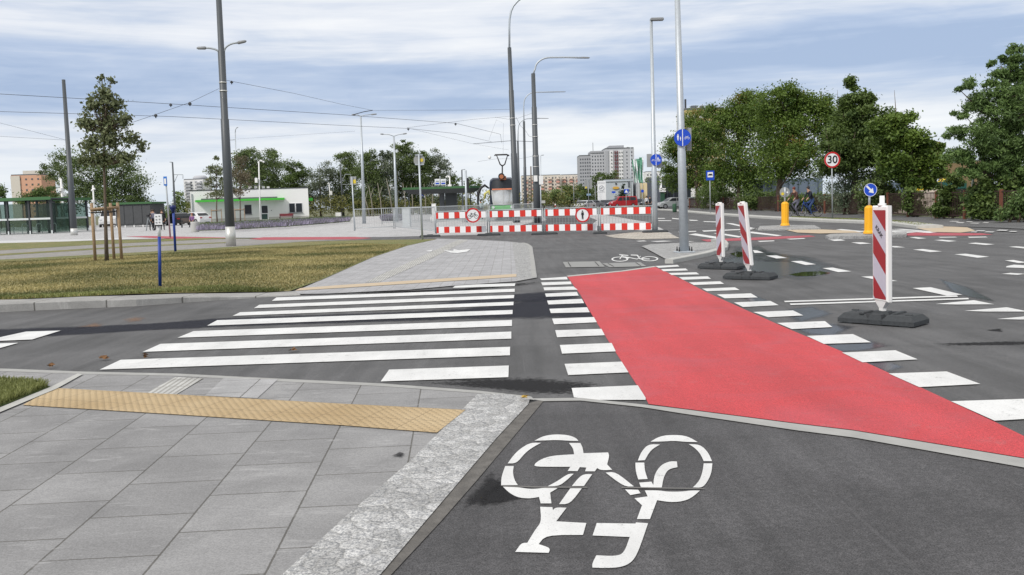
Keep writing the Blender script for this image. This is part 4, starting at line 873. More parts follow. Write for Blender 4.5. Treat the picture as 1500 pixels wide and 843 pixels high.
mast('galvanised lamp with two long level arms, in front of the poplar row', 581.5, 322, 576.8, 200, .15, .07, GALV, None, [dict(p=[(576.8, 200), (570, 197.6), (560, 197)], h=(562, 197, 557, 196.6), r=.03), dict(p=[(576.8, 200), (584, 197.5), (592, 196.5)], h=(590, 196.6, 596, 195.8), r=.03)], (), cat='lamp post', group=G_, name='street_lamp', Y=84)
mast('thin tall lamp behind the white building, left of the dark trees', 347.5, 322, 344.6, 194, .12, .08, GALV, None, [dict(p=[(344.6, 194), (345, 190), (347, 187.5)], h=(346, 188, 349, 186.5), r=.06), dict(p=[(345, 205), (336, 205.5)], r=.05)], (), cat='lamp post', group='thin lamps', name='street_lamp', Y=150)
mast('thin lamp rising in front of the pale pink flats', 792, 306, 792, 228, .10, .06, GALV, None, [dict(p=[(792, 228), (796, 227.6)], h=(793, 227.8, 797, 227.4), r=.04)], (), cat='lamp post', group='thin lamps', name='street_lamp', Y=160)
mast('thin lamp before the tallest grey tower block', 925, 304, 923.5, 216.5, .10, .07, GALV, None, [dict(p=[(923.5, 216.5), (919, 216)], h=(921, 216.2, 918, 216), r=.05)], (), cat='lamp post', group='thin lamps', name='street_lamp', Y=170)
def cctv(label, bx, by, tx, ty, bxs, heads, r=.08, Y=None):
    b, tp = pole_pts(bx, by, tx, ty, Y); k = PX(b.y); t = thing('camera_pole', label, 'camera pole', b, 'white camera poles')
    MB().tube([b, tp], [r, r*.9], 10).build('post', PLW, t)
    for x0, y0, x1, y1 in bxs: mb = MB(); pb(mb, x0, y0, x1, y1, b.y, .3, yo=-.2); mb.build('box', PLW, t)
    for hx, hy in heads:
        q = PT(hx, hy, b.y); hd = MB().tube([tp, tp.lerp(q, .5)+Vector((0, 0, .12)), q], .03, 6).build('arm', PLW, t); MB().ell(q-Vector((0, 0, .08)), (.12, .12, .11), 10).build('camera_dome', PLW, hd)
cctv('white camera pole in front of the door of the white building', 381.5, 327, 379, 237, [(374.5, 261, 378, 268)], [(383, 235), (386, 236.5)])
cctv('white camera pole right of the white building, before the silver poplars', 485.5, 318, 482, 269, [(483.3, 280, 487, 286)], [(480.5, 268.5)], .09)
cctv('white camera pole with many cameras, left of the leaning mast', 95, 333, 89, 262, [(87.5, 276, 92, 280)], [(91, 275), (94, 283), (87, 262)], .12, 92)
cctv('white camera pole beside the grey shed on the left', 139.5, 334, 136, 272, [(136.2, 293, 139.5, 297)], [(135, 278), (138, 276)], .08, 92)
cctv('white camera pole with a box above the dark shelter', 659.5, 312, 658.7, 259, [(656.5, 270.5, 661.5, 276)], [(654, 258.5), (657, 258.5)], .09, 120)
t, b, tp, k = simple_post('signal_post', 'grey post with a black signal head at the right end of the dark shelter', 'signal', 683.4, 322, 682.2, 250, .09, GALV, 0, 70)
mb = MB(); pb(mb, 683.7, 261, 686.6, 277, b.y, .3, yo=.1); mb.build('signal_head', BLACK, t)
t, b, tp, k = simple_post('box_post', 'slim post with a tall white box beside the lamp arm mast', 'post', 793.5, 343, 791.5, 257, .035, GALV, 0, 58)
mb = MB(); pb(mb, 789.5, 257.8, 795.5, 270.5, b.y, .12, yo=-.1); mb.build('box', PLW, t)
mb = MB(); pb(mb, 793, 294, 798.5, 298, b.y, .12, yo=-.1); mb.build('lower_box', CONC, t)
# white box clamped to the lamp arm mast is part of that mast
mm_ = [o for o in C.objects if o.get('label', '').startswith('dark mast with a long curved')][0]
mb = MB(); pb(mb, 781.7, 257.5, 787.2, 266.2, mm_.location.y-.3, .08); mb.build('box', PLW, mm_)
# ---------------------------------------------------------------- overhead wires
def wire(label, pts, r=.012, z=None, Y=None, clamps=()):
    P = [G(p[0], p[1], z) if Y is None else PT(p[0], p[1], p[2] if len(p) > 2 else Y) for p in pts]
    t = thing('overhead_wire', label, 'wire', P[0], 'tramway wires'); MB().tube(P, r*.55, 5).build('cable', WIRE, t)
    for i, j, u in clamps:
        q = P[i].lerp(P[j], u); MB().lathe(q-Vector((0, 0, .12)), [(.02, 0), (.02, .04), (.07, .06), (.04, .12), (.02, .14)], 7).build('clamp', WIRE, t)
wire('upper contact wire crossing behind the young tree and bending towards the tram', [(-60, 134.5), (250, 152.5), (500, 168.3), (668, 181), (733, 197), (735, 210)], .016, 5.6, clamps=((0, 1, .97*0+1.0-.0), (2, 3, .995)))
wire('lower contact wire crossing behind the young tree and bending towards the tram', [(-60, 162), (250, 171), (500, 184), (598, 188.5), (668, 196), (720, 208)], .016, 5.6, clamps=((2, 3, 1.0),))
wire('span wire from the thick dark mast to the right, ending in a short crossarm', [(332, 118, 37), (430, 137, 46), (500, 153, 55), (546, 162, 60)], .014, Y=40, clamps=((0, 1, .06),))
wire('span wire from the thick dark mast down to the left', [(321, 130, 37), (278, 150.5, 32), (228, 168, 31), (190, 181, 31)], .012, Y=40, clamps=((0, 1, 1.0), (1, 2, 1.0)))
wire('steeper wire falling from the left edge to the leaning mast', [(-60, 165, 60), (97, 205.5, 67)], .016, Y=60)
wire('flat wire from the left edge to the leaning mast', [(-60, 196.5, 60), (97, 205.7, 67)], .014, Y=60)
wire('thin wire from the crossarm to the tall dark mast', [(546, 162, 60), (700, 161.5, 66), (748, 160.5, 67)], .014, Y=60)
wire('thin slanting wire crossing to the tall dark mast', [(596, 187.5, 52), (690, 175.5, 60), (748, 170.5, 67)], .012, Y=60)
wire('short dark crossarm hanging on the span wire', [(517.5, 168.3, 58), (533, 164, 60), (546, 161.8, 60)], .045, Y=60)
wire('contact wire held above the tram', [(693, 211, 66), (748, 206.5, 67), (786, 208, 67.5)], .03, Y=67)
wire('lower thin wire left of the tram pantograph', [(596, 187.5, 60), (693, 211, 66), (745, 220, 69)], .010, Y=67)
wire('faint wire over the white building', [(347, 204, 120), (520, 192.5, 100)], .015, Y=120)
wire('hanging curved feeder cable between the masts right of the tram', [(756, 172, 68), (762, 184, 70), (770, 192, 72), (775, 200, 74), (784, 201.5, 68)], .018, Y=68)
wire('level wire between the dark masts above the tram', [(725, 172, 68), (745, 175, 68), (757, 174, 68), (784, 164.5, 68)], .014, Y=68)
wire('thin wire running away above the tram roof', [(700, 237, 80), (727, 233, 80), (760, 233, 80), (786, 228, 80)], .014, Y=80)
wire('vertical hanger wires above the pantograph', [(737, 228, 70), (737.2, 196, 70), (737.6, 181, 70), (727, 176, 70), (716, 206, 69)], .010, Y=70)
# ================================================================ white building
YK = 128.0; kk = PX(YK)
kb = PT(366.5, 326, YK); kb.z = 0
t = thing('white_building', 'low white building with lime green canopy and dark windows beyond the lavender', 'building', kb)
a, b_ = PT(283.5, 300, YK), PT(450.2, 300, YK); H_ = PT(366, 277.8, YK).z
MB().box(((a.x+b_.x)/2, YK+4.5, H_/2), (b_.x-a.x, 9, H_)).build('wall', WALLW, t)
rf = MB().box(((a.x+b_.x)/2, YK+4.5, H_+.05), (b_.x-a.x+.12, 9.12, .12)).build('roof_edge', FRAME, t)
mb = MB(); mb.box(((a.x+b_.x)/2+.0, YK-.015, .25), (b_.x-a.x+.02, .03, .5)); mb.build('plinth', CONC, t)
def kz(y, x): return PT(x, y, YK).z
def kbx(nm, x0, y0, x1, y1, dy, yo, m, par=None):
    mb = MB(); c = PT((x0+x1)/2, (y0+y1)/2, YK); mb.box((c.x, YK+yo, c.z), (abs(x1-x0)*kk, dy, abs(y1-y0)*kk)); return mb.build(nm, m, par or t)
cx0, cx1 = PT(291.5, 295, YK).x, PT(415.3, 292, YK).x; cz = (kz(296, 300)+kz(290.8, 410))/2
cp = MB().box(((cx0+cx1)/2, YK-.9, cz), (cx1-cx0, 1.8, .28)).build('canopy', LIME, t)
MB().box(((cx0+cx1)/2-.1, YK-.9, cz+.23), (cx1-cx0-1.7, 1.4, .18)).build('canopy_roof', ROOFG, cp)
for x0, y0, x1, y1 in ((358.8, 300.6, 368.4, 313.6), (422.3, 298.3, 430.2, 311.3), (431.9, 298.1, 440.6, 311)):
    f = kbx('window', x0-.6, y0-.6, x1+.6, y1+.6, .08, -.02, SWHITE); kbx('pane', x0, y0, x1, y1, .04, -.06, GLASSD, f); kbx('sill', x0-1, y1+.5, x1+1, y1+1.3, .18, -.09, ROOFG, f)
f = kbx('door', 381.6, 300.8, 392.4, 323.5, .08, -.02, SWHITE)
kbx('glass', 382.8, 301.8, 391.2, 312.6, .04, -.06, GLASSD, f); kbx('glass', 382.8, 313.8, 391.2, 321.5, .04, -.06, mat('green_glass', (.02, .06, .05), .2), f)
kbx('drainpipe', 285.4, 285, 287.2, 325, .1, -.06, GALVD); kbx('vent', 396, 308, 397.3, 309, .05, -.02, ROOFG)
for x in (364.5, 373, 384, 391): kbx('roof_unit', x-2, 272.6, x+2, 277.6, .6, 3, PLW, rf)
kbx('roof_rail', 363, 270.8, 384, 271.6, .05, 2.5, ROOFG, rf)
# green bracket sign at its right corner
c = PT(453, 292, YK); mb = MB(); mb.box((c.x, YK+1, c.z), (.65, .3, .4)); mb.build('green_bracket', LIME, t)
# red bench in front
def bench(label, px_, py_, Y, wd, m, rz=0):
    b = PT(px_, py_, Y); b.z = 0; t = thing('bench', label, 'bench', b); M = Matrix.Rotation(rz, 3, 'Z')
    MB().box(b+Vector((0, 0, .45)), (wd, .45, .05), rz).build('seat', m, t); MB().box(b+M @ Vector((0, .24, .72)), (wd, .04, .35), rz).build('backrest', m, t)
    for s in (-1, 1):
        mb = MB(); mb.box(b+M @ Vector((s*wd*.45, -.16, .22)), (.06, .06, .44), rz); mb.box(b+M @ Vector((s*wd*.45, .2, .36)), (.06, .06, .72), rz); mb.build('leg', FRAME, t)
    return b
bench('dark red bench against the wall of the white building', 419.5, 325, YK-1.2, 1.9, mat('bench_red', (.16, .02, .03), .6))
bench('slatted wooden bench beside the concrete litter bin, with a person seated on it', 275.5, 338, 88, 1.2, mat('bench_wood', (.10, .08, .07), .7), .15)
b = G(286, 340.5); k = PX(b.y); t = thing('litter_bin', 'round grey concrete litter bin at the end of the wooden bench', 'bin', b)
MB().lathe(b, [(5.6*k, 0), (5.8*k, 1*k), (5.8*k, 13*k), (6*k, 15*k), (5.2*k, 15.4*k)], 18).build('shell', CONC, t); MB().lathe(b+Vector((0, 0, 15.41*k)), [(4.6*k, 0), (4.2*k, .3*k)], 16).build('liner', BLACK, t)
t_k = [o for o in C.objects if o.name == 'white_building'][0]; t_k.rotation_euler.z = math.radians(12.8)
# ================================================================ glazed shelter on the left
def shelter(x0, y0, x1, y1, top0, label, nb):
    A, B = G(x0, y0), G(x1, y1); d = B-A; L = d.length; u = d/L; n = Vector((-u.y, u.x, 0)); rz = math.atan2(u.y, u.x)
    t = thing('glass_shelter', label, 'shelter', (A+B)/2, 'glazed bicycle shelters'); H = 2.9; D = 2.4
    mid = (A+B)/2+n*D/2
    rf = MB().box(mid+Vector((0, 0, H+.06)), (L+.5, D+.6, .10), rz).build('roof', FRAME, t)
    mb = MB(); mb.box(mid-n*(D/2+.33)+Vector((0, 0, H+.09)), (L+.56, .06, .26), rz); mb.box(mid+n*(D/2+.33)+Vector((0, 0, H+.09)), (L+.56, .06, .26), rz); mb.build('fascia', GREENR, rf)
    for i in range(nb+1):
        for s in (0, 1):
            p = A+u*(L*i/nb)+n*D*s; q = MB().box(p+Vector((0, 0, H/2)), (.16, .16, H), rz).build('post', FRAME, t)
            if s == 0: MB().box(p+Vector((0, 0, .14))-n*.09, (.13, .02, .28), rz).build('post_foot', RAILW, q)
    for i in range(nb):
        p = A+u*(L*(i+.5)/nb)
        MB().box(p+n*D+Vector((0, 0, 1.35)), (L/nb-.2, .02, 2.5), rz).build('glass_pane', SGLASS, t)
        if i % 2 == 0 or True: MB().box(p+Vector((0, 0, 1.45)), (L/nb-.2, .02, 2.3), rz).build('glass_pane', SGLASS, t)
    for s in (0, 1): MB().box(A+u*(L*s)+n*D/2+Vector((0, 0, 1.35)), (.02, D-.2, 2.5), rz).build('glass_pane', SGLASS, t)
    MB().box(mid-n*(D/2+.05)+Vector((0, 0, 1.28)), (L, .05, .16), rz).build('handrail', RAILW, t)
    m_ = int(L/1.3)
    for i in range(m_):
        p = A+u*(L*(i+.5)/m_)+n*1.1
        o = MB().tube([p-n*.35, p-n*.35+Vector((0, 0, .75)), p-n*.25+Vector((0, 0, .85)), p+n*.25+Vector((0, 0, .85)), p+n*.35+Vector((0, 0, .75)), p+n*.35], .035, 6).build('cycle_hoop', RAILW, t)
shelter(-110, 347.5, 77.5, 342.3, 290, 'long glazed shelter with green roof edge at the left edge of the picture', 6)
shelter(82, 340.5, 129, 338.3, 291, 'shorter glazed shelter with green roof edge behind the leaning mast', 2)
# charcoal shed
Y = 104; c = PT(196, 318, Y); k = PX(Y); t = thing('charcoal_shed', 'charcoal clad shed with thin green roof line beside the white van', 'shed', (c.x, Y, 0))
w_, h_ = 52*k, PT(196, 299.5, Y).z
MB().box((c.x, Y+2, h_/2+.08), (w_, 4, h_-.16)).build('wall', CLAD, t)
MB().box((c.x, Y+2, h_+.12), (w_+.4, 4.4, .22)).build('roof_edge', GREENR, t)
for i in range(4):
    q = MB(); q.box((c.x-w_/2+w_*(i+.5)/4, Y-.02, h_/2+.1), (w_/4-.12, .05, h_-.5)); q.build('panel', CLAD, t)
for i in range(5): MB().box((c.x-w_/2+w_*i/4, Y-.04, .1), (.12, .1, .22)).build('foot', PLW, t)
# ================================================================ dark tram shelter
Y = 88; k = PX(Y); c = PT(650, 300, Y); t = thing('tram_shelter', 'dark tram stop shelter with wide green edged roof left of the tram', 'shelter', (c.x, Y, 0))
x0, x1 = PT(592, 277, Y).x, PT(705, 277, Y).x; zt, zb = PT(650, 274.0, Y).z, PT(650, 277.2, Y).z
mb = MB(); O = [(x0, Y-1.6), (x1-1.0, Y-1.6), (x1, Y+1.2), (x0+.6, Y+2.6)]
def slab(mb, O, z0, z1, sc=1.0):
    cx, cy = sum(p[0] for p in O)/4, sum(p[1] for p in O)/4
    lo = [(cx+(p[0]-cx)*sc, cy+(p[1]-cy)*sc, z0) for p in O]; hi = [(p[0], p[1], z1) for p in O]
    mb.add(lo+hi, [(3,2,1,0), (4,5,6,7), (0,1,5,4), (1,2,6,5), (2,3,7,6), (3,0,4,7)])
slab(mb, O, zb-.42, zb, .80); rf = mb.build('roof', CLAD, t)
mb = MB(); slab(mb, O, zb+.003, zt, 1.0); mb.build('green_edge', GREENR, rf)
for xa, xb, m_, dy in ((643.5, 651, ROOFG, .4), (652.5, 669.5, FRAME, 1.4)):
    mb = MB(); xx0, xx1 = PT(xa, 300, Y).x, PT(xb, 300, Y).x; mb.box(((xx0+xx1)/2, Y+.5, (zb-.4)/2), (xx1-xx0, dy, zb-.4)); mb.build('column' if xa < 650 else 'back_wall', m_, t)
for x in (600, 617, 690, 700): p = PT(x, 310, Y+1); mb = MB(); mb.box((p.x, Y+1, (zb-.3)/2), (.09, .09, zb-.3)); mb.build('post', FRAME, t)
ps = PT(645.5, 268, Y); sgn = thing('stop_board', 'pair of white and blue stop symbols standing on the dark shelter roof', 'sign', (ps.x, Y-.6, zt))
MB().tube([(ps.x+.0, Y-.6, zt-.02), (ps.x, Y-.6, ps.z+.6)], .05, 6).build('post', GALVD, sgn)
for x0_, x1_ in ((637.8, 645), (646.3, 653.8)):
    mb = MB(); pb(mb, x0_, 262.8, x1_, 271.8, Y, .05, yo=-.7); pl = mb.build('plate', SWHITE, sgn)
    mb = MB(); pb(mb, x0_+1, 268.2, x1_-1, 270.2, Y, .02, yo=-.75); mb.build('blue_bar', BLUE, pl)
    mb = MB(); pb(mb, x0_+1.4, 265.3, x1_-1.4, 266.4, Y, .02, yo=-.75); mb.build('tram_symbol', SGREY, pl)
# ================================================================ people (one skinned surface each)
def person(name_label, loc, rz, pose, top, legs, hair=HAIR, scale=1.0, kind='person', held=None):
    t = thing('person', name_label, 'person', loc)
    me = bpy.data.meshes.new('b'); V = list(pose['v']); E = pose['e']; R = pose['r']
    me.from_pydata(V, E, []); o = bpy.data.objects.new('b', me); C.objects.link(o)
    md = o.modifiers.new('s', 'SKIN'); sk = me.skin_vertices[0].data
    for i, r in enumerate(R): sk[i].radius = (r, r) if not hasattr(r, '__len__') else r
    sk[0].use_root = True; md.use_smooth_shade = True
    o.modifiers.new('u', 'SUBSURF').levels = 1
    dg = bpy.context.evaluated_depsgraph_get(); m2 = bpy.data.meshes.new_from_object(o.evaluated_get(dg)); bpy.data.objects.remove(o)
    m2.materials.clear()
    for mm in (top, legs, SKIN, BLACK): m2.materials.append(mm)
    J = [Vector(v) for v in V]; reg = pose['reg']
    for p in m2.polygons:
        c = p.center; i = min(range(len(J)), key=lambda q: (J[q]-c).length); p.material_index = reg[i]; p.use_smooth = True
    M = Matrix.Rotation(rz, 4, 'Z') @ Matrix.Scale(scale, 4); m2.transform(M)
    b = bpy.data.objects.new('body', m2); C.objects.link(b); b.parent = t
    hd = M @ J[pose['head']]
    MB().ell(Vector(t.location)+hd+M.to_3x3() @ Vector((0, .025, .05)), (.098*scale, .11*scale, .10*scale), 10).build('hair', hair, t)
    return t
def humanoid(hipz=.95, spine=(0, 0), knees=None, feet=None, hands=None, headf=0.0):
    sx, sy = spine
    v = [(0, 0, hipz), (sx*.5, sy*.5, hipz+.22), (sx, sy, hipz+.43), (sx*1.15, sy*1.2, hipz+.56), (sx*1.2, sy*1.3-.02, hipz+.66), (sx*1.2, sy*1.3-.01+headf, hipz+.78)]
    e = [(0, 1), (1, 2), (2, 3), (3, 4), (4, 5)]; r = [(.14, .11), (.135, .10), (.16, .10), .055, .085, .085]; reg = [1, 0, 0, 2, 2, 2]
    for s in (-1, 1):
        i = len(v); kn = knees[s] if knees else (s*.11, -.02, .50); ft = feet[s] if feet else (s*.12, .0, .08)
        v += [(s*.10, 0, hipz-.06), kn, ft, (ft[0]+s*.02, ft[1]-.16, max(.03, ft[2]-.05))]; e += [(0, i), (i, i+1), (i+1, i+2), (i+2, i+3)]; r += [.095, .065, .045, .035]; reg += [1, 1, 1, 3]
        i = len(v); hd = hands[s] if hands else (s*.25, -.08, hipz-.10); shx = (s*.19+sx, sy, hipz+.46); el = ((shx[0]+hd[0])/2+s*.03, (shx[1]+hd[1])/2+.05, (shx[2]+hd[2])/2-.03)
        v += [shx, el, hd, (hd[0], hd[1]-.05, hd[2]-.08)]; e += [(2, i), (i, i+1), (i+1, i+2), (i+2, i+3)]; r += [.06, .045, .033, .03]; reg += [0, 0, 2, 2]
    return dict(v=v, e=e, r=r, reg=reg, head=4)
DKC = mat('dark_cloth', (.018, .018, .022), .85); GRC = mat('grey_cloth', (.16, .16, .21), .85); JEAN = mat('denim', (.03, .06, .16), .85); WHC = mat('white_cloth', (.72, .74, .78), .8); PALE = mat('pale_blue_cloth', (.42, .50, .54), .85)
PUR = mat('purple_cloth', (.24, .12, .28), .85); BRC = mat('brown_cloth', (.09, .04, .03), .85); FLOR = mat('red_hair', (.30, .10, .05), .8)
stand = humanoid(); lean_ = humanoid(spine=(.0, -.06), feet={-1: (-.14, .12, .08), 1: (.13, -.1, .08)})
person('person in black bending over a tripod, left of the grey jacket', G(222, 338.0), .8, humanoid(spine=(.02, -.16), hands={-1: (-.15, -.42, 1.2), 1: (.12, -.42, 1.2)}), DKC, DKC)
person('person in a grey jacket and black trousers, middle of the standing group', G(227, 338.2), -.3, lean_, GRC, DKC)
person('person all in black standing right of the grey jacket', G(238.5, 337.4), .5, stand, DKC, DKC)
b = G(218, 338.6); t = thing('tripod', 'thin light tripod with a dark camera beside the person in black', 'tripod', b)
for a in (.3, 2.4, 4.5): MB().tube([b+Vector((.38*math.cos(a), .38*math.sin(a), 0)), b+Vector((0, 0, 1.15))], .02, 5).build('leg', GALVD, t)
MB().box(b+Vector((0, 0, 1.25)), (.15, .25, .16)).build('camera', BLACK, t)
sb = PT(277, 336, 88); sb.z = 0
person('person in purple sitting on the bench by the litter bin', sb+Vector((.35, .0, 0)), 0, humanoid(hipz=.56, knees={-1: (-.12, -.42, .52), 1: (.12, -.42, .52)}, feet={-1: (-.12, -.44, .08), 1: (.13, -.44, .08)}, hands={-1: (-.15, -.3, .62), 1: (.15, -.3, .62)}), PUR, DKC, FLOR)
person('person in a pale shirt with back turned, standing beside the tram nose', G(704.8, 322), PI+.3, stand, PALE, DKC)
person('person in a white shirt and black trousers by the beige building', G(947.5, 306.5), .3, stand, WHC, DKC)
person('person in dark clothes right of the white shirt by the beige building', G(952.2, 306), -.4, stand, DKC, DKC)
def bicycle(b, rz, label, col):
    t = thing('bicycle', label, 'bicycle', b, 'bicycles on the far pavement'); M = Matrix.Rotation(rz, 3, 'Z'); T = lambda x, z, y=0: Vector(b)+M @ Vector((x, y, z))
    for x in (-.52, .52):
        pts = [T(x+.33*math.cos(a), .34+.33*math.sin(a)) for a in [2*PI*i/20 for i in range(21)]]; wl = MB().tube(pts, .02, 6, cap=False).build('wheel', TYRE, t)
        mb = MB()
        for i in range(8): a = 2*PI*i/8; mb.tube([T(x, .34), T(x+.32*math.cos(a), .34+.32*math.sin(a))], .004, 4)
        mb.tube([T(x+.305*math.cos(a), .34+.305*math.sin(a)) for a in [2*PI*i/20 for i in range(21)]], .009, 5, cap=False); mb.build('rim', RIM, wl)
    mb = MB()
    for p, q in (((-.52, .34), (-.05, .30)), ((-.52, .34), (-.18, .82)), ((-.18, .90), (-.05, .30)), ((-.16, .80), (.38, .84)), ((-.05, .30), (.38, .82)), ((.36, .95), (.52, .34))): mb.tube([T(*p), T(*q)], .018, 6)
    mb.build('frame', col, t)
    MB().ell(T(-.19, .93), (.13, .07, .035), 8, rz=rz).build('saddle', BLACK, t); MB().tube([T(.30, 1.0, -.28), T(.36, 1.0, -.1), T(.36, 1.0, .1), T(.30, 1.0, .28)], .015, 6).build('handlebar', BLACK, t)
    MB().tube([T(-.02, .16, -.1), T(-.08, .44, .1)], .015, 5).build('pedals', BLACK, t)
ride = humanoid(hipz=.98, spine=(0, -.22), knees={-1: (-.11, -.34, .78), 1: (.11, -.28, .60)}, feet={-1: (-.11, -.14, .46), 1: (.11, -.12, .20)}, hands={-1: (-.24, -.50, 1.04), 1: (.24, -.50, 1.04)})
b1, b2 = G(1171.5, 318.6, .02), G(1184, 318.3, .02); b1.y += .9; b2.y -= .2
bicycle(b1, PI+.45, 'bicycle ridden by the person with brown top, the left one', BLACK); bicycle(b2, PI+.25, 'bicycle with a blue frame ridden by the person in navy, the right one', BLUEP)
person('cyclist in a brown top riding left on the far pavement', b1+Vector((.16, .0, .0)), -PI/2+.45, ride, BRC, GRC, mat('red_cap', (.14, .03, .02), .7), 1.0)
person('cyclist in a dark jacket and blue jeans riding behind the yellow bollard', b2+Vector((.18, .0, .0)), -PI/2+.25, ride, mat('navy_cloth', (.012, .015, .03), .85), JEAN, BLACK, 1.0)
# ================================================================ vehicles
def vehicle(name, label, cat, loc, rz, L, W, prof, cab, paint, wins, group=None, wh=.32, sc=1.0, glass=GLASSD):
    """prof: side outline (x,z) of the lower body, cab: outline of the cabin, wins: side windows"""
    t = thing(name, label, cat, loc, group); M = Matrix.Rotation(rz, 3, 'Z'); B = Vector(loc); T = lambda x, y, z: B+M @ Vector((x, y, z))
    def loft(ol, w0, w1, nm, m_, par=t):
        n = len(ol); cz = sum(p[1] for p in ol)/n; cx = sum(p[0] for p in ol)/n; zs = [p[1] for p in ol]; z0, z1 = min(zs), max(zs)
        rows = []
        for y, s in ((-1, .955), (-.93, 1), (.93, 1), (1, .955)):
            rows.append([T(cx+(x-cx)*s, y*(w0+(w1-w0)*(z-z0)/(z1-z0))*.5, cz+(z-cz)*s) for x, z in ol])
        mb = MB(); mb.add([p for r in rows for p in r], [tuple(range(n-1, -1, -1)), tuple(range(3*n, 4*n))] + [(r*n+i, r*n+(i+1) % n, (r+1)*n+(i+1) % n, (r+1)*n+i) for r in range(3) for i in range(n)]); return mb.build(nm, m_, par)
    loft(prof, W, W*.97, 'body', paint); cb = loft(cab, W*.94, W*.76, 'cabin', paint)
    zs = [p[1] for p in cab]; z0, z1 = min(zs), max(zs)
    hw = lambda z: .5*(W*.94+(W*.76-W*.94)*(z-z0)/(z1-z0))
    for wq in wins:
        for s in (-1, 1):
            mb = MB(); q = [T(x, s*(hw(z)+.008), z) for x, z in wq]; mb.add(q, [tuple(range(len(q))) if s < 0 else tuple(range(len(q)-1, -1, -1))]); mb.build('side_window', glass, cb)
    # front and rear glass: along the steep edges of the cabin outline
    xs = sorted(cab, key=lambda p: p[0]); lo = [p for p in cab if p[1] < z0+.12]; hi = [p for p in cab if p[1] > z1-.12]
    for f in (min, max):
        a = f(lo, key=lambda p: p[0]); b = f(hi, key=lambda p: p[0]); d = -.015 if f is min else .015
        p1 = (a[0]+(b[0]-a[0])*.12+d, a[1]+(b[1]-a[1])*.12); p2 = (a[0]+(b[0]-a[0])*.90+d, a[1]+(b[1]-a[1])*.90)
        mb = MB(); q = [T(p1[0], -hw(p1[1])*.93, p1[1]+.01), T(p1[0], hw(p1[1])*.93, p1[1]+.01), T(p2[0], hw(p2[1])*.9, p2[1]+.01), T(p2[0], -hw(p2[1])*.9, p2[1]+.01)]
        mb.add(q, [(0,1,2,3) if f is max else (3,2,1,0)]); mb.build('windscreen', glass, cb)
    x0, x1 = min(p[0] for p in prof), max(p[0] for p in prof)
    for x in (x0+L*.19, x1-L*.19):
        for s in (-1, 1):
            c = T(x, s*(W/2-.09), wh); mb = MB(); mb.disc(c, wh, .22, 20, rot=rz); wl = mb.build('wheel', TYRE, t)
            c2 = T(x, s*(W/2+.022), wh); MB().disc(c2, wh*.62, .02, 12, rot=rz).build('rim', RIM, wl)
    zl = .66*(max(p[1] for p in prof)) ; zl = max(p[1] for p in prof)*.78
    for x, m_, nm in ((x0-.006, LIGHTW, 'headlight'), (x1+.006, LIGHTR, 'tail_light')):
        for s in (-1, 1): MB().box(T(x+(.03 if x < 0 else -.03), s*(W/2-.22), zl), (.08, .30, .13), rz).build(nm, m_, t)
    MB().box(T(x0-.01, 0, .42), (.03, .5, .11), rz).build('number_plate', SWHITE, t); MB().box(T(x1+.01, 0, .55), (.03, .5, .11), rz).build('number_plate', SWHITE, t)
    MB().box(T(x0+.02, 0, .32), (.12, W*.9, .14), rz).build('bumper', BLACK, t)
    if sc != 1: t.scale = (sc,)*3
    return t
CARP = [(-2.15, .25), (-2.2, .55), (-2.1, .75), (-1.15, .92), (1.5, .98), (2.1, .92), (2.2, .6), (2.15, .25)]; CARC = [(-1.15, .9), (-.45, 1.38), (0, 1.46), (.9, 1.45), (1.35, 1.35), (1.85, .95)]
CARW = [[(-.85, .98), (-.35, 1.34), (.25, 1.38), (.25, .98)], [(.32, .98), (.32, 1.38), (.9, 1.36), (1.35, 1.02)]]
def paint(n, c): return mat(n, c, .25, .1, var=.04)
cars = [('parked_car', 'black estate car seen from behind, parked left of the white car by the white building', G(261, 330.3), 2.25+PI, paint('paint_black', (.018, .02, .024))),
        ('parked_car', 'white car parked against the white building, partly behind the black estate', G(286, 328.3), PI/2+.95+PI, paint('paint_white', (.72, .73, .74))),
        ('parked_car', 'light silver car furthest left in the row before the white totem', G(852, 305.2), 1.2, paint('paint_silver', (.40, .42, .43))),
        ('parked_car', 'second silver car in the row, just above the pedestrian ban sign', G(858, 305.8), .9, paint('paint_light', (.55, .57, .58))),
        ('parked_car', 'dull grey car behind the big grey sign back, left of the white totem', G(867, 305.2), .5, paint('paint_grey', (.20, .22, .23))),
        ('parked_car', 'black hatchback immediately right of the white totem', G(885.5, 303.7), 1.1, paint('paint_black', (.018, .02, .024))),
        ('parked_car', 'navy car squeezed between the black hatchback and the red van', G(894, 303.9), .95, paint('paint_navy', (.012, .018, .04))),
        ('parked_car', 'dark blue car half hidden behind the tail of the red van', G(937, 302.4), 1.3, paint('paint_navy', (.012, .018, .04))),
        ('parked_car', 'silver car beside the dark building, seen left of the tall lamp column', G(985, 305.8), .25, paint('paint_silver', (.40, .42, .43))),
        ('parked_car', 'grey car under the maples, right of the tall lamp column', G(1012, 303.6), .2, paint('paint_grey', (.20, .22, .23)))]
for nm, la, p, rz, m_ in cars: vehicle(nm, la, 'car', p, rz, 4.3, 1.78, CARP, CARC, m_, CARW, 'parked cars')
VANP = [(-2.45, .28), (-2.5, .7), (-2.4, 1.0), (-1.75, 1.16), (2.42, 1.16), (2.45, .3)]; VANC = [(-1.8, 1.14), (-1.1, 1.88), (-.8, 1.97), (2.3, 1.95), (2.42, 1.14)]
VANW = [[(-1.45, 1.2), (-1.0, 1.78), (-.45, 1.8), (-.45, 1.2)], [(-.35, 1.2), (-.35, 1.8), (.9, 1.8), (.9, 1.2)], [(1.0, 1.2), (1.0, 1.8), (2.1, 1.78), (2.15, 1.2)]]
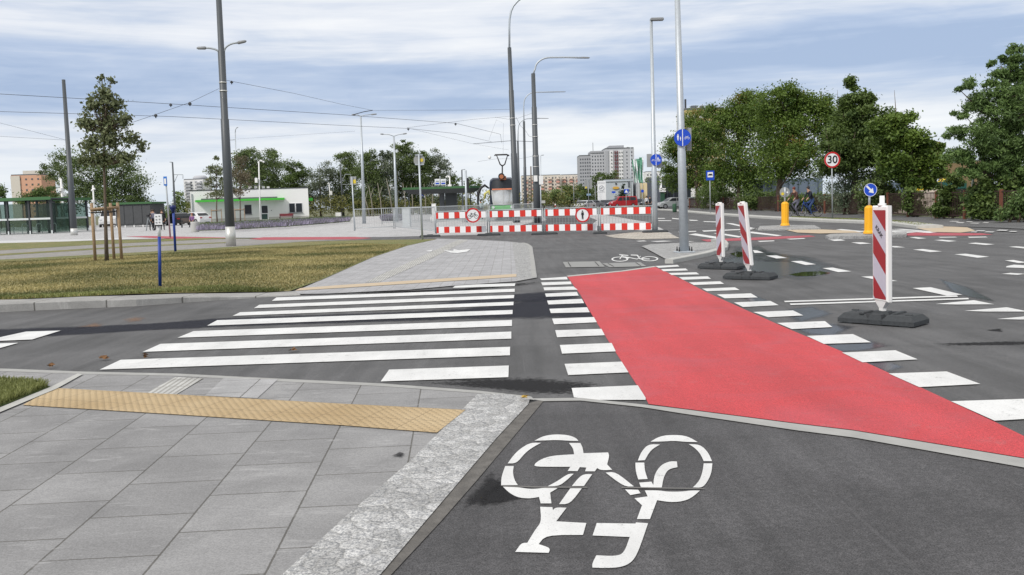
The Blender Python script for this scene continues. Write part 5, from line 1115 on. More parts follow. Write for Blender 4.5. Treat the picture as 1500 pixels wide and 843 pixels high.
vehicle('parked_van', 'red passenger van with dark side windows in front of the white showroom', 'van', G(913, 304.0), .28, 4.9, 1.9, VANP, VANC, paint('paint_red', (.40, .012, .02)), VANW, None, .34)
vehicle('parked_van', 'white van partly hidden by the tree stakes and the charcoal shed', 'van', G(162, 332.8), 1.85, 4.9, 1.95, [(-2.45, .28), (-2.5, .7), (-2.35, 1.05), (-1.6, 1.2), (2.42, 1.2), (2.45, .3)], [(-1.65, 1.18), (-1.0, 1.95), (-.7, 2.3), (2.4, 2.3), (2.42, 1.18)], paint('paint_white', (.72, .73, .74)), [[(-1.3, 1.25), (-.9, 1.85), (-.3, 1.85), (-.3, 1.25)]], None, .34)
# ---------------------------------------------------------------- tram
Y = 71; k = PX(Y); cx = PT(736, 300, Y).x; B = Vector((cx, Y, 0)); t = thing('tram', 'green and silver tram with dark windscreen and raised pantograph, facing the camera', 'tram', B)
TS = mat('tram_silver', (.62, .62, .60), .22, .55, var=.3, scale=1.5); TG = mat('tram_green', (.10, .46, .10), .4); TD = mat('tram_dark', (.010, .016, .035), .4)
W_ = 1.95; Lg = 26; sk_ = -.075
def sec(y, w, z0, z1, off=0): 
    x = cx+off+sk_*0*y; return [(x-w/2+.12, Y+y, z0), (x-w/2, Y+y, z0+.5), (x-w/2, Y+y, z1-.45), (x-w/2+.06, Y+y, z1-.16), (x-w/2+.26, Y+y, z1), (x+w/2-.26, Y+y, z1), (x+w/2-.06, Y+y, z1-.16), (x+w/2, Y+y, z1-.45), (x+w/2, Y+y, z0+.5), (x+w/2-.12, Y+y, z0)]
def lofts(nm, rows, m_, par=t):
    n = len(rows[0]); mb = MB(); mb.add([p for r in rows for p in r], [tuple(range(n)), tuple(range(len(rows)*n-1, (len(rows)-1)*n-1, -1))] + [(r*n+(i+1) % n, r*n+i, (r+1)*n+i, (r+1)*n+(i+1) % n) for r in range(len(rows)-1) for i in range(n)]); return mb.build(nm, m_, par)
body = lofts('body', [sec(-.1, W_-.14, .35, 3.2), sec(.5, W_-.04, .3, 3.34), sec(1.2, W_, .25, 3.35), sec(13, W_, .25, 3.35, -.9*0), sec(Lg, W_, .25, 3.35)], TD)
q = [(cx-W_/2+.28, Y-.12, 1.30), (cx+W_/2-.28, Y-.12, 1.30), (cx+.62, Y-.22, .55), (cx-.62, Y-.22, .55)]
mb = MB(); 
z_ = lambda zz: zz
NS = 10; vs = []
for zz, hw_ in ((1.28, .74), (1.55, .79), (1.95, .83), (2.38, .86)):
    for i in range(NS+1):
        u = -1+2*i/NS; vs.append((cx+.03+u*hw_, Y-.10-.34*(1-u*u)-(.14 if zz < 1.9 else .04), zz))
mb.add(vs, [(r*(NS+1)+i, r*(NS+1)+i+1, (r+1)*(NS+1)+i+1, (r+1)*(NS+1)+i) for r in range(3) for i in range(NS)], 0, True); mb.build('nose', TS, t)
vs = []
for zz, hw_ in ((2.40, .88), (2.8, .88), (3.14, .84)):
    for i in range(NS+1):
        u = -1+2*i/NS; vs.append((cx+.05+u*hw_, Y-.16-.30*(1-u*u)+(zz-2.40)*.18, zz))
mb = MB(); mb.add(vs, [(r*(NS+1)+i, r*(NS+1)+i+1, (r+1)*(NS+1)+i+1, (r+1)*(NS+1)+i) for r in range(2) for i in range(NS)], 0, True); mb.build('windscreen', GLASSD, t)
mb = MB(); mb.bev((cx, Y-.34, 1.02), (1.7, .5, .36), .08); mb.build('bumper', TG, t)
mb = MB(); mb.bev((cx, Y-.32, 2.44), (1.5, .35, .10), .02); mb.build('trim_strip', mat('orange_trim', (.65, .22, .12), .4), t)
for s in (-1, 1): MB().disc((cx+s*.70, Y-.62, 1.08), .10, .1, 14).build('headlight', LIGHTW, t)
MB().box((cx+.1, Y-.25, 3.28), (.5, .35, .30)).build('lamp_box', mat('orange_lamp', (.40, .14, .06), .5), t)
MB().disc((cx, Y-.55, 3.40), .25, .3, 16).build('roof_lamp_hood', BLACK, t); MB().disc((cx, Y-.72, 3.38), .16, .06, 14).build('roof_lamp', mat('orange_lamp', (.40, .14, .06), .5), t)
# curved side bow with a yellow edge, left of the nose
bow = [(-1.15, .95), (-1.22, 1.6), (-1.15, 2.2), (-.90, 2.65), (-.5, 2.85), (-.1, 2.6)]
MB().tube([(cx-W_/2+.05+x*.8, Y+.7, z-.05) for x, z in bow], [.06, .08, .10, .11, .10, .06], 8).build('side_bow', BLACK, t)
MB().tube([(cx-W_/2+.05+x*.8, Y+.45, z-.22) for x, z in [(-.62, 1.9), (-.50, 2.35), (-.15, 2.55), (.12, 2.2), (.2, 1.7)]], [.03, .10, .13, .10, .04], 8).build('yellow_bow', mat('pale_yellow', (.62, .58, .18), .5), t)
for i in range(7): MB().box((cx-W_/2-.012, Y+2.6+i*3.2, 2.05), (.02, 2.3, 1.15)).build('side_window', GLASSD, body)
MB().box((cx-W_/2-.012, Y+13, .8), (.018, 23, .8)).build('side_stripe', TG, body)
P0 = Vector((cx+.05, Y+1.4, 3.35)); w0, w1 = PT(733.5, 243, Y+1.4), PT(733.8, 242, Y+1.4)
pg = MB().tube([P0, PT(735.8, 258, Y+1.4), PT(735.8, 244, Y+1.4)], [.10, .06, .05], 6).build('pantograph', BLACK, t)
mb = MB(); c0 = [PT(*p, Y+1.4) for p in ((724.5, 227.5), (731.8, 242), (736.5, 242), (743, 227.5))]
mb.tube([PT(727.5, 228, Y+1.4), PT(732.6, 241, Y+1.4), PT(735.8, 243.5, Y+1.4), PT(739.4, 241, Y+1.4), PT(743.5, 228, Y+1.4)], [.035, .05, .07, .05, .035], 6); mb.build('pantograph_frame', BLACK, pg)
MB().tube([PT(724.5, 228.7, Y+1.4), PT(725.5, 227.2, Y+1.4), PT(742, 226.8, Y+1.4), PT(746, 228.4, Y+1.4)], .06, 6).build('contact_strip', BLACK, pg)
tag(MB().ell(PT(717, 231, 70), (.13, .13, .13), 8).build('white_ball', PLW, None, PT(717, 231, 70)), 'small pale ball hanging on the wire left of the pantograph', 'wire marker')
# ================================================================ buildings behind
def block(name, label, x0, x1, ytop, Y, dep, wallm, rows, cols, winm, side=None, base=None, ww=.5, wh=.5, balc=None, group=None, rot=0, cap=True):
    k = PX(Y); xa, xb = PT(x0, ytop+20, Y).x, PT(x1, ytop+20, Y).x; H = PT((x0+x1)/2, ytop, Y).z; w = xb-xa; cx = (xa+xb)/2
    t = thing(name, label, 'building', (cx, Y, 0), group); MB().box((cx, Y+dep/2, H/2), (w, dep, H)).build('wall', wallm, t)
    if cap: MB().box((cx, Y+dep/2, H+.012*H), (w*.98, dep*.98, H*.024)).build('roof', ROOFG, t)
    pw, ph = w/cols, (H*.94)/rows; first = None
    for r in range(rows):
        for c in range(cols):
            X = xa+pw*(c+.5); Z = H*.03+ph*(r+.5)
            if first is None: first = MB().box((X, Y-.06, Z), (pw*ww, .12, ph*wh)).build('window', winm, t); fl = Vector((X, Y-.06, Z))
            else:
                o = first.copy(); C.objects.link(o); o.parent = t; o.location = first.location+Vector((X, Y-.06, Z))-fl
    if balc:
        for c in balc['cols']:
            X = xa+w*c
            for r in range(rows): MB().box((X, Y-.8, H*.03+ph*(r+.30)), (w*balc['w'], 1.6, ph*.42)).build('balcony', balc['m'][r % len(balc['m'])] if not balc.get('same') else balc['m'][0], t)
    return t, xa, xb, H
WIN = mat('far_window', (.10, .11, .13), .4); WINR = mat('maroon_loggia', (.16, .06, .07), .7); PEACH = mat('peach_render', (.62, .36, .25), .9, var=.08, scale=.05); CREAM = mat('cream_render', (.62, .58, .52), .9, var=.05, scale=.05)
GREYB = mat('grey_panel', (.47, .48, .51), .9, var=.08, scale=.04); GREYD = mat('grey_panel_dark', (.38, .39, .42), .9, var=.08, scale=.04); WHB = mat('white_panel', (.74, .74, .75), .9, var=.04, scale=.04)
PINK = mat('pink_balcony', (.66, .34, .28), .85); PINKL = mat('pale_balcony', (.72, .62, .55), .85)
# far left tower
t, xa, xb, H = block('apartment_tower', 'peach coloured apartment tower far away at the left edge', 17, 61.5, 257, 520, 16, PEACH, 8, 5, WIN, ww=.28, wh=.32, group='distant tower blocks')
MB().box((xa+(xb-xa)*.16, 519.6, H*.5), ((xb-xa)*.30, .5, H*.98)).build('cream_panel', CREAM, t); MB().box(((xa+xb)/2+1, 528, H+1.4), ((xb-xa)*.55, 8, 2.6)).build('roof_house', CREAM, t)
t, xa, xb, H = block('apartment_tower', 'white high-rise with balconies behind the white building, left of the thick mast', 270, 299, 263.5, 560, 16, WHB, 11, 4, WIN, ww=.45, wh=.45, balc=dict(cols=(.22, .78), w=.30, m=[GREYB]), group='distant tower blocks')
MB().lathe(((xa+xb)/2+1.5, 568, H), [((xb-xa)*.36, 0), ((xb-xa)*.36, 1.6), ((xb-xa)*.25, 2.6)], 20).build('round_roof_house', GREYB, t)
block('low_house', 'small pale low house far behind the fence near the black car', 217, 226, 301, 330, 8, WHB, 2, 3, WIN, group='far low houses')
block('low_house', 'small light grey annexe just left of the white building', 276.5, 283, 305.8, 150, 5, GREYB, 1, 1, WIN, group='far low houses')
# long pink block
t, xa, xb, H = block('apartment_slab', 'long pink and cream apartment slab behind the dark masts', 764, 822, 257.5, 560, 14, CREAM, 8, 12, WIN, ww=.42, wh=.42, balc=dict(cols=(.12, .30, .52, .72, .92), w=.085, m=[PINK, PINKL]), group='pink apartment slabs')
t, xa, xb, H = block('apartment_slab', 'right part of the pink and cream slab, touching the grey towers', 822.5, 852, 256.5, 575, 14, CREAM, 8, 6, WIN, ww=.42, wh=.42, balc=dict(cols=(.14, .48, .82), w=.17, m=[PINK, PINKL]), group='pink apartment slabs')
# grey towers
t, xa, xb, H = block('apartment_tower', 'left and lowest of the three joined grey tower blocks', 849, 866, 229, 470, 16, GREYD, 13, 5, WIN, ww=.5, wh=.4, group='grey tower blocks')
t, xa, xb, H = block('apartment_tower', 'middle grey tower block with a dark roof edge and aerial', 866.2, 886, 224.5, 466, 16, GREYB, 14, 5, WIN, ww=.4, wh=.42, group='grey tower blocks')
MB().tube([((xa+xb)/2-2, 470, H), ((xa+xb)/2-2, 470, H+5.5)], .12, 5).build('aerial', FRAME, t)
MB().box(((xa+xb)/2, 474, H+.6), ((xb-xa)*1.04, 17, .9)).build('dark_parapet', GREYD, t)
t, xa, xb, H = block('apartment_tower', 'tallest grey tower block with white window strips and maroon loggias', 886.5, 929, 218.5, 460, 18, GREYB, 14, 6, WIN, ww=.22, wh=.36, group='grey tower blocks')
w_ = xb-xa
for c, ww, m_ in ((.06, .10, GREYD), (.22, .11, WHB), (.54, .16, WHB)): MB().box((xa+w_*c, 459.9, H*.5), (w_*ww, .5, H*.94)).build('white_strip', m_, t)
for c in (.345, .425):
    for r in range(14): MB().box((xa+w_*c, 459.7, H*.03+H*.94/14*(r+.5)), (w_*.045, .7, H*.94/14*.7)).build('loggia', WINR, t)
for c in (.22, .50, .58):
    for r in range(14): MB().box((xa+w_*c, 459.55, H*.03+H*.94/14*(r+.5)), (w_*.028, .5, H*.94/14*.34)).build('window', WIN, t)
MB().box((xa+w_*.42, 469, H+1.1), (w_*.5, 14, 1.5)).build('roof_house', GREYD, t)
# white showroom and totem, beige hall, dark hall
Y = 225; k = PX(Y); t, xa, xb, H = block('showroom', 'white clad car showroom behind the red van, yellow oval sign on its wall', 885, 927.5, 263.4, Y, 14, mat('white_cladding', (.46, .50, .54), .6, var=.05, scale=.5), 1, 1, WIN, ww=.02, wh=.02)
mb = MB(); pb(mb, 884, 265.5, 926, 266.4, Y, .2, yo=-.1); mb.build('roof_band', GALVD, t)
mb = MB(); pb(mb, 920, 266.5, 922.3, 274.5, Y, .2, yo=-.1); pb(mb, 920, 277.5, 922, 280, Y, .2, yo=-.1); mb.build('slit_window', WIN, t)
c = PT(902, 275.5, Y); MB().prism([(c.x+4.8*k*math.cos(a), Y-.2, c.z+1.9*k*math.sin(a)) for a in [2*PI*i/20 for i in range(20)]], (0, 1, 0), .2).build('oval_sign', mat('ochre_sign', (.62, .36, .06), .5), t)
mb = MB(); pb(mb, 901.3, 268.3, 903.3, 270.8, Y, .2, yo=-.1); mb.build('vent', FRAME, t)
mb = MB(); c = PT(927.5, 283, Y+6); mb.box((c.x+.4, Y+7, H*.5), (.8, 13.6, H)); mb.build('side_wall', GREYB, t)
Y = 200; k = PX(Y); c = PT(881.5, 284, Y); t = thing('sign_totem', 'tall white totem with a winged round emblem in front of the showroom', 'sign', (c.x, Y, 0))
zt = PT(881, 265.2, Y).z; MB().box((c.x, Y, zt/2), (12*k, .5, zt)).build('pylon', SWHITE, t)
q = PT(881, 276, Y); mb = MB().disc((q.x, Y-.28, q.z), 3.9*k, .06, 20, r2=3.2*k); mb.disc((q.x, Y-.28, q.z), .9*k, .06, 10)
mb.prism([(q.x-.4*k, Y-.28, q.z-1*k), (q.x+2.2*k, Y-.28, q.z+1.8*k), (q.x-.8*k, Y-.28, q.z+1.4*k)], (0, 1, 0), .05); mb.prism([(q.x-2.4*k, Y-.28, q.z-1.4*k), (q.x-.2*k, Y-.28, q.z-.4*k), (q.x-2.2*k, Y-.28, q.z+.5*k)], (0, 1, 0), .05); mb.build('emblem', GREYD, t)
for s, y in (('ŠKODA', 268.4), ('SALON', 281.6)):
    q = PT(881, y, Y); tv, tf = text_mesh(s, 2.9*k); MB().add([(q.x+v.x, Y-.27, q.z+v.y) for v in tv], tf).build('lettering', GREYB, t)
t, xa, xb, H = block('beige_hall', 'low beige hall right of the showroom with a brown gate', 928, 975, 268.3, 235, 18, mat('beige_render', (.72, .60, .38), .85, var=.05, scale=.3), 1, 8, mat('seam', (.55, .46, .30), .8), ww=.02, wh=.9, cap=False)
mb = MB(); pb(mb, 947.5, 287, 954, 300, 235, .3, yo=-.2); mb.build('gate', mat('brown_gate', (.20, .11, .06), .7), t)
DKB = mat('dark_hall_panel', (.055, .065, .085), .6); t, xa, xb, H = block('dark_hall', 'dark blue grey hall behind the green bin, half hidden by maples', 969, 1012, 258.5, 135, 14, DKB, 1, 5, GLASSD, ww=.7, wh=.35)
mb = MB(); pb(mb, 966.5, 258, 969.2, 277, 134.9, .4); mb.build('white_pilaster', SWHITE, t)
mb = MB(); pb(mb, 966, 276, 975, 281.5, 134.4, .5); mb.build('porch', WHB, t); mb = MB(); pb(mb, 967.5, 281.8, 973.5, 301, 134.5, .3); mb.build('green_door', mat('dark_green', (.02, .07, .04), .6), t)
block('grey_shed', 'blue grey shed glimpsed under the maples behind the cyclists', 1118, 1205, 262, 92, 8, mat('blue_grey_sheet', (.14, .18, .24), .7, var=.15, scale=.6), 1, 6, mat('sheet_rib', (.10, .13, .18), .7), ww=.03, wh=.95, cap=False, group='grey sheds behind the iron fence')
block('grey_shed', 'small blue grey container behind the willow bush', 1304, 1334, 266, 80, 5, mat('blue_grey_sheet', (.14, .18, .24), .7), 1, 4, mat('sheet_rib', (.10, .13, .18), .7), ww=.04, wh=.9, cap=False, group='grey sheds behind the iron fence')
block('low_white_house', 'bright low white house glimpsed through the maple trunks', 1012, 1095, 274, 150, 8, mat('bright_white', (.8, .8, .8), .8), 1, 3, WIN, ww=.1, wh=.3, cap=False, group='low white houses')
block('low_white_house', 'bright white wall seen through the leaves left of the yellow bollard', 1112, 1130, 268, 160, 8, mat('bright_white', (.8, .8, .8), .8), 1, 2, WIN, ww=.1, wh=.3, cap=False, group='low white houses')
t, xa, xb, H = block('apartment_tower', 'yellow and cream building top rising over the maples behind the tall lamp column', 1003, 1062, 161, 300, 14, mat('ochre_panel', (.55, .42, .20), .85), 12, 6, mat('pale_window', (.55, .55, .52), .6), ww=.6, wh=.5, group='distant tower blocks')
for x, w2 in ((1016, 8), (1028, 5), (1038, 6)): mb = MB(); pb(mb, x-w2/2, 155.5, x+w2/2, 161.5, 303, 2); mb.build('roof_unit', ROOFG, t)
mb = MB(); pb(mb, 1003, 146, 1005, 161, 303, 1); mb.build('aerial_cluster', FRAME, t)
t, xa, xb, H = block('apartment_tower', 'hazy white tower between the flags and the slim lamp column', 947, 969, 252, 420, 14, WHB, 7, 5, WIN, ww=.4, wh=.4, group='distant tower blocks')
block('timber_house', 'ochre timber framed house corner behind the locust tree', 1426, 1452, 236, 62, 5, mat('ochre_timber', (.24, .17, .09), .8, var=.3), 3, 4, mat('dark_timber', (.12, .08, .05), .8), ww=.3, wh=.4)
tag(block('far_terminal', 'pale low block seen below the span wires beyond the tram shelter', 790, 800, 290, 330, 8, GREYB, 2, 3, WIN)[0])
# flags
for i, (x0, y0, x1, y1, la) in enumerate(((925, 234, 934, 268, 'leftmost narrow green and white flag before the tallest tower'), (930, 233, 938, 268, 'middle narrow green and white flag, most white'), (936, 231, 941, 268, 'rightmost green flag, highest of the three'))):
    Y = 190-i; k = PX(Y); bp = PT(x1, 304, Y); bp.z = 0; t = thing('flag', la, 'flag', bp, 'showroom flags')
    MB().tube([bp, PT(x1-1.2*(2-i), y0-1, Y)], [.06, .04], 6).build('pole', GALV, t)
    mb = MB(); n = 10; vs = []
    for r in range(n+1):
        u = r/n; yy = y0+(y1-y0)*u; xa_ = x0+(x1-x0)*u*.55; wd = 6.2-2.6*u
        for s in range(4): p = PT(xa_+wd*s/3, yy, Y); vs.append((p.x, Y-.3+.25*math.sin(s*1.5+r*.8), p.z))
    mi = []
    for s in range(3): mb.add(vs, [(r*4+s, (r+1)*4+s, (r+1)*4+s+1, r*4+s+1) for r in range(n)], 1 if (s+i) % 3 == 1 else 0)
    mb.build('cloth', [mat('flag_green', (.10, .28, .19), .7), WHC], t)
# small signs and things on the far roadside
for x, y, by, r_, mm, la in ((825.5, 291, 305.5, 2.2, SWHITE, 'small white round sign on a post before the green bush'), (936+23.5, 0, 0, 0, None, None), (841*1.0, 273, 305, 0, None, None)):
    if mm is None: continue
    b = G(x-.6, by); q = PT(x, y, b.y); t = thing('road_sign', la, 'road sign', b); MB().tube([b, q], .06, 6).build('post', GALVD, t); MB().disc(q+Vector((0, -.1, 0)), r_*PX(b.y), .05, 16).build('plate', mm, t)
def psign(px0, py0, px1, py1, by, la, kind):
    b = G((px0+px1)/2, by); k = PX(b.y); t = thing('road_sign', la, 'road sign', b, 'far road signs'); q = PT((px0+px1)/2, py1, b.y); MB().tube([b, q], .05, 6).build('post', GALVD, t)
    mb = MB()
    if kind in 'ct': mb.disc(PT((px0+px1)/2, (py0+py1)/2, b.y)+Vector((0, -.1, 0)), (px1-px0)/2*k, .05, 18)
    else: pb(mb, px0, py0, px1, py1, b.y, .05, yo=-.1)
    pl = mb.build('plate', BLUE, t)
    if kind == 'z':
        mb = MB(); q = PT((px0+px1)/2, (py0+py1)/2, b.y)+Vector((0, -.14, 0)); s = (px1-px0)*.38*k; mb.prism([q+Vector((-s, 0, -s*.8)), q+Vector((s, 0, -s*.8)), q+Vector((0, 0, s))], (0, 1, 0), .02); mb.build('triangle', SWHITE, pl)
psign(914, 277.5, 920.5, 283.5, 304, 'blue square crossing sign above the red van', 'z'); psign(896, 280.5, 901.5, 283.2, 303, 'small violet blue arrow plate in front of the showroom wall', 'r')
psign(938.8, 278, 943.2, 282.5, 303, 'round blue sign on a thin post before the beige hall', 'c'); psign(824.5+5, 288.5, 833, 292, 304, 'small blue triangle sign beside the light green bush', 'z')
psign(597.6, 288.5, 603, 293.5, 311, 'blue crossing sign under the left end of the dark shelter roof', 'z'); psign(616, 285, 621, 291, 311, 'blue sign right behind the round sign back, under the dark shelter', 'z')
b = G(845, 303.5); t = thing('billboard', 'blue billboard above the silver cars, in front of the trees', 'billboard', b); k = PX(b.y); mb = MB(); pb(mb, 836, 282.5, 848, 289, b.y, .2); mb.build('panel', mat('billboard_blue', (.04, .13, .33), .5), t)
for x in (838, 846): q = PT(x, 289, b.y); MB().tube([(q.x, b.y, 0), q], .08, 6).build('post', GALVD, t)
b = G(988, 311.2); k = PX(b.y); t = thing('litter_bin', 'dark green slatted litter bin on the far pavement left of the tall lamp column', 'bin', b); MB().lathe(b, [(2.5*k, 0), (2.9*k, 2*k), (3*k, 11*k), (2.4*k, 12.5*k)], 12).build('shell', mat('bin_green', (.03, .09, .05), .6), t); MB().tube([b+Vector((.2, 0, 0)), b+Vector((.2, .15, 14*k))], .03, 6).build('post', FRAME, t)
for x, by, ty, la in ((841, 305.5, 269, 'thin light lamp stick left of the blue billboard'), (872.5, 303.5, 273, 'thin flag stick left of the white totem')):
    simple_post('thin_pole', la, 'pole', x, by, x-.8, ty, .06, GALVD, 0)
b = G(813.5, 306.5); MBx = MB().tube([b, b+Vector((0, 0, 1.0))], [.12, .10], 8); t = thing('marker_cone', 'small red and white marker post on the far road', 'marker post', b); MBx.build('body', SWHITE, t); MB().tube([b+Vector((0, 0, .4)), b+Vector((0, 0, .7))], .13, 8).build('red_band', ORED, t)
# yellow machines and rubble behind the iron fence
EXY = mat('machine_yellow', (.72, .52, .03), .5, var=.1)
Y = 64; b = PT(1387, 300, Y); b.z = 0; t = thing('excavator', 'yellow excavator cab glimpsed behind the iron fence', 'machine', b, 'yellow machines'); k = PX(Y)
mb = MB(); mb.bev((b.x, Y, PT(1387, 266, Y).z), (13*k, 2, 8.5*k), .2); mb.build('cab', EXY, t); MB().bev((b.x+.2, Y, 1.0), (1.6, 2.4, .9), .2).build('track', BLACK, t); MB().box((b.x+.3, Y, 1.65), (1.9, 2.2, .5)).build('deck', mat('machine_teal', (.02, .10, .09), .5), t)
b2 = PT(1413, 300, Y); b2.z = 0; t = thing('excavator', 'second yellow machine hood left of the grey post, behind the iron fence', 'machine', b2, 'yellow machines'); mb = MB(); mb.bev((b2.x, Y, PT(1413, 262.5, Y).z), (9*k, 1.6, 4.5*k), .15); mb.build('hood', EXY, t); MB().bev((b2.x, Y, 1.0), (1.6, 2.0, 1.0), .2).build('track', BLACK, t)
MB().box((b2.x, Y, 1.75), (.5, 1.2, 1.0)).build('neck', mat('machine_teal', (.02, .10, .09), .5), t)
Y = 70; b = PT(1346, 300, Y); b.z = 0; t = thing('lifting_arm', 'thin yellow lifting arm standing above the rubble heap', 'machine', b)
MB().tube([PT(1345.5, 285, Y), PT(1347, 262, Y)], [.30, .22], 6).build('arm_base', EXY, t); MB().tube([PT(1347.5, 264, Y), PT(1349, 238, Y)], [.09, .06], 6).build('arm', EXY, t); MB().box((b.x, Y, .8), (1.2, 1.2, 1.6)).build('chassis', EXY, t)
Y = 58; b = PT(1362, 300, Y); b.z = 0
mb = MB(); n = 9; vs = []; 
for i in range(n):
    for j in range(n):
        u, v = i/(n-1)*2-1, j/(n-1)*2-1; hh = max(0, 1.45*(1-u*u)*(1-v*v))*(1+random.uniform(-.25, .25)); vs.append((b.x+u*2.6, Y+v*2.4, hh))
mb.add(vs, [(i*n+j, (i+1)*n+j, (i+1)*n+j+1, i*n+j+1) for i in range(n-1) for j in range(n-1)])
for _ in range(60):
    u, v = random.uniform(-.9, .9), random.uniform(-.9, .4); mb.bev((b.x+u*2.6, Y+v*2.4, 1.3*(1-u*u)*(1-v*v)+.05), tuple(random.uniform(.15, .5) for _ in range(3)), .03, random.uniform(0, 3))
tag(mb.build('rubble_heap', mat('rubble', (.42, .36, .31), .95, var=.3, scale=3, bump=1), None, b), 'pale heap of rubble behind the iron fence', 'rubble heap')
# iron fence: posts, rails and bars
RUSTM = mat('rusty_iron', (.045, .025, .02), .85, var=.4, scale=7)
FP = [(1010, 306.2), (1060, 307.6), (1100, 309), (1140, 310.6), (1175, 312.2), (1208, 313.6), (1238, 315), (1269, 316.3), (1300, 317.5), (1330, 318.8), (1371, 320.6), (1413, 322.2), (1466, 324.4), (1520, 326.4), (1580, 328.5)]
FLAB = ['behind the bus stop sign, nearest the dark hall', 'just right of the bus stop sign post', 'behind the first striped boards', 'left of the far yellow bollard', 'right behind the cyclists', 'just left of the speed limit post', 'between the speed limit post and the blue arrow', 'behind the blue arrow sign', 'left of the big striped board stub', 'in front of the rubble heap', 'left of the grey post', 'behind the grey post', 'below the locust tree', 'at the right picture edge']
for i in range(len(FP)-1):
    A, B = G(*FP[i]), G(*FP[i+1]); d = B-A; L = d.length; u = d/L; Hh = 1.22
    t = thing('iron_fence_panel', 'rusty iron fence panel '+FLAB[i], 'fence', (A+B)/2, 'rusty iron fence panels')
    MB().box(A+Vector((0, 0, .65)), (.11, .11, 1.3), math.atan2(u.y, u.x)).build('post', mat('rust_post', (.17, .06, .035), .85, var=.3, scale=7), t)
    mb = MB(); mb.box((A+B)/2+Vector((0, 0, Hh)), (L, .04, .05), math.atan2(u.y, u.x)); mb.box((A+B)/2+Vector((0, 0, .18)), (L, .04, .05), math.atan2(u.y, u.x)); mb.build('rail', RUSTM, t)
    mb = MB(); n = int(L/.16)
    for j in range(1, n): p = A+u*(L*j/n); mb.add([p+Vector((-.012, 0, .1)), p+Vector((.012, 0, .1)), p+Vector((.012, 0, Hh)), p+Vector((-.012, 0, Hh)), p+Vector((-.012, .02, .1)), p+Vector((.012, .02, .1)), p+Vector((.012, .02, Hh)), p+Vector((-.012, .02, Hh))], [(0,1,2,3), (7,6,5,4), (1,5,6,2), (4,0,3,7)])
    mb.build('bars', RUSTM, t)
# ================================================================ vegetation
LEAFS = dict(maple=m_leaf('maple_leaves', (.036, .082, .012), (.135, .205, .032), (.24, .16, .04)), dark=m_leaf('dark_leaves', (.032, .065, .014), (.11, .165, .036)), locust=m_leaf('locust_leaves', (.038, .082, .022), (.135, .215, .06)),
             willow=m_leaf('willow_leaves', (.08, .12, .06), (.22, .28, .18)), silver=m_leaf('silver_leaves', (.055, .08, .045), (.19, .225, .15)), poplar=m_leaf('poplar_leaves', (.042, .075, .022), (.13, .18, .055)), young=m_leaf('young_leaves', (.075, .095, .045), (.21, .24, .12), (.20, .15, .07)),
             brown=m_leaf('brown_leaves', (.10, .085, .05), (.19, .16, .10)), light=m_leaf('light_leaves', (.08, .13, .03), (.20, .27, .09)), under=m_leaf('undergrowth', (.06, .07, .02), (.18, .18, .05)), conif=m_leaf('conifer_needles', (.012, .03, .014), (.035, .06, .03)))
def leafcloud(C0, blobs, nleaf, size, clump=.30, shell=.55, up=.5, aspect=.6, seedv=0, nclump=None):
    """blobs: list of (centre, (rx,ry,rz)); returns vertex array, faces, tint"""
    g = np.random.default_rng(seedv); vol = np.array([b[1][0]*b[1][2] for b in blobs]); vol = vol/vol.sum()
    V = []; T = []; cl = []
    for (c, r), w in zip(blobs, vol):
        nc = max(3, int((nclump or 40)*w)); n = max(6, int(nleaf*w)//nc)
        for _ in range(nc):
            d = g.normal(size=3); d /= np.linalg.norm(d); rad = shell+(1-shell)*g.random() if g.random() < .8 else g.random()*shell
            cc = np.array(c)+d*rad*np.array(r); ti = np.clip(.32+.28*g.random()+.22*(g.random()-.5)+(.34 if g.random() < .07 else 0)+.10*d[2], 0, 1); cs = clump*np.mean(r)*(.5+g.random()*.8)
            cl.append(cc)
            P = cc+g.normal(size=(n, 3))*cs*np.array([1, 1, .62])
            N = g.normal(size=(n, 3)); N[:, 2] += up*1.6; N /= np.linalg.norm(N, axis=1)[:, None]
            A = np.cross(N, g.normal(size=(n, 3))); A /= np.linalg.norm(A, axis=1)[:, None]; Bv = np.cross(N, A)
            s = size*(.6+.8*g.random(n))[:, None]
            q = np.stack([P-A*s*.5, P+Bv*s*aspect*.5-N*s*.08, P+A*s*.5, P-Bv*s*aspect*.5-N*s*.08], axis=1)
            V.append(q.reshape(-1, 3)); T.append(np.clip(ti+g.normal(size=n)*.13, 0, 1))
    V = np.concatenate(V); T = np.concatenate(T); return V, T, cl
def leafmesh(name, V, T, m_, par, org):
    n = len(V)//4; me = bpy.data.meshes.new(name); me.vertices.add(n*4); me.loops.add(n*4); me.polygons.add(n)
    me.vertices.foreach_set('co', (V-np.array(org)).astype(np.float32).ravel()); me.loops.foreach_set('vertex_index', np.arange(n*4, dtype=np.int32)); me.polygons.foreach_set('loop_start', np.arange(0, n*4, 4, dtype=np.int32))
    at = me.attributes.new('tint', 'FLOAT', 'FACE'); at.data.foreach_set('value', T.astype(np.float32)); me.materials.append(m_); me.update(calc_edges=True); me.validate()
    o = bpy.data.objects.new(name, me); C.objects.link(o)
    if par: o.parent = par
    else: o.location = org
    return o
sd_ = [100]
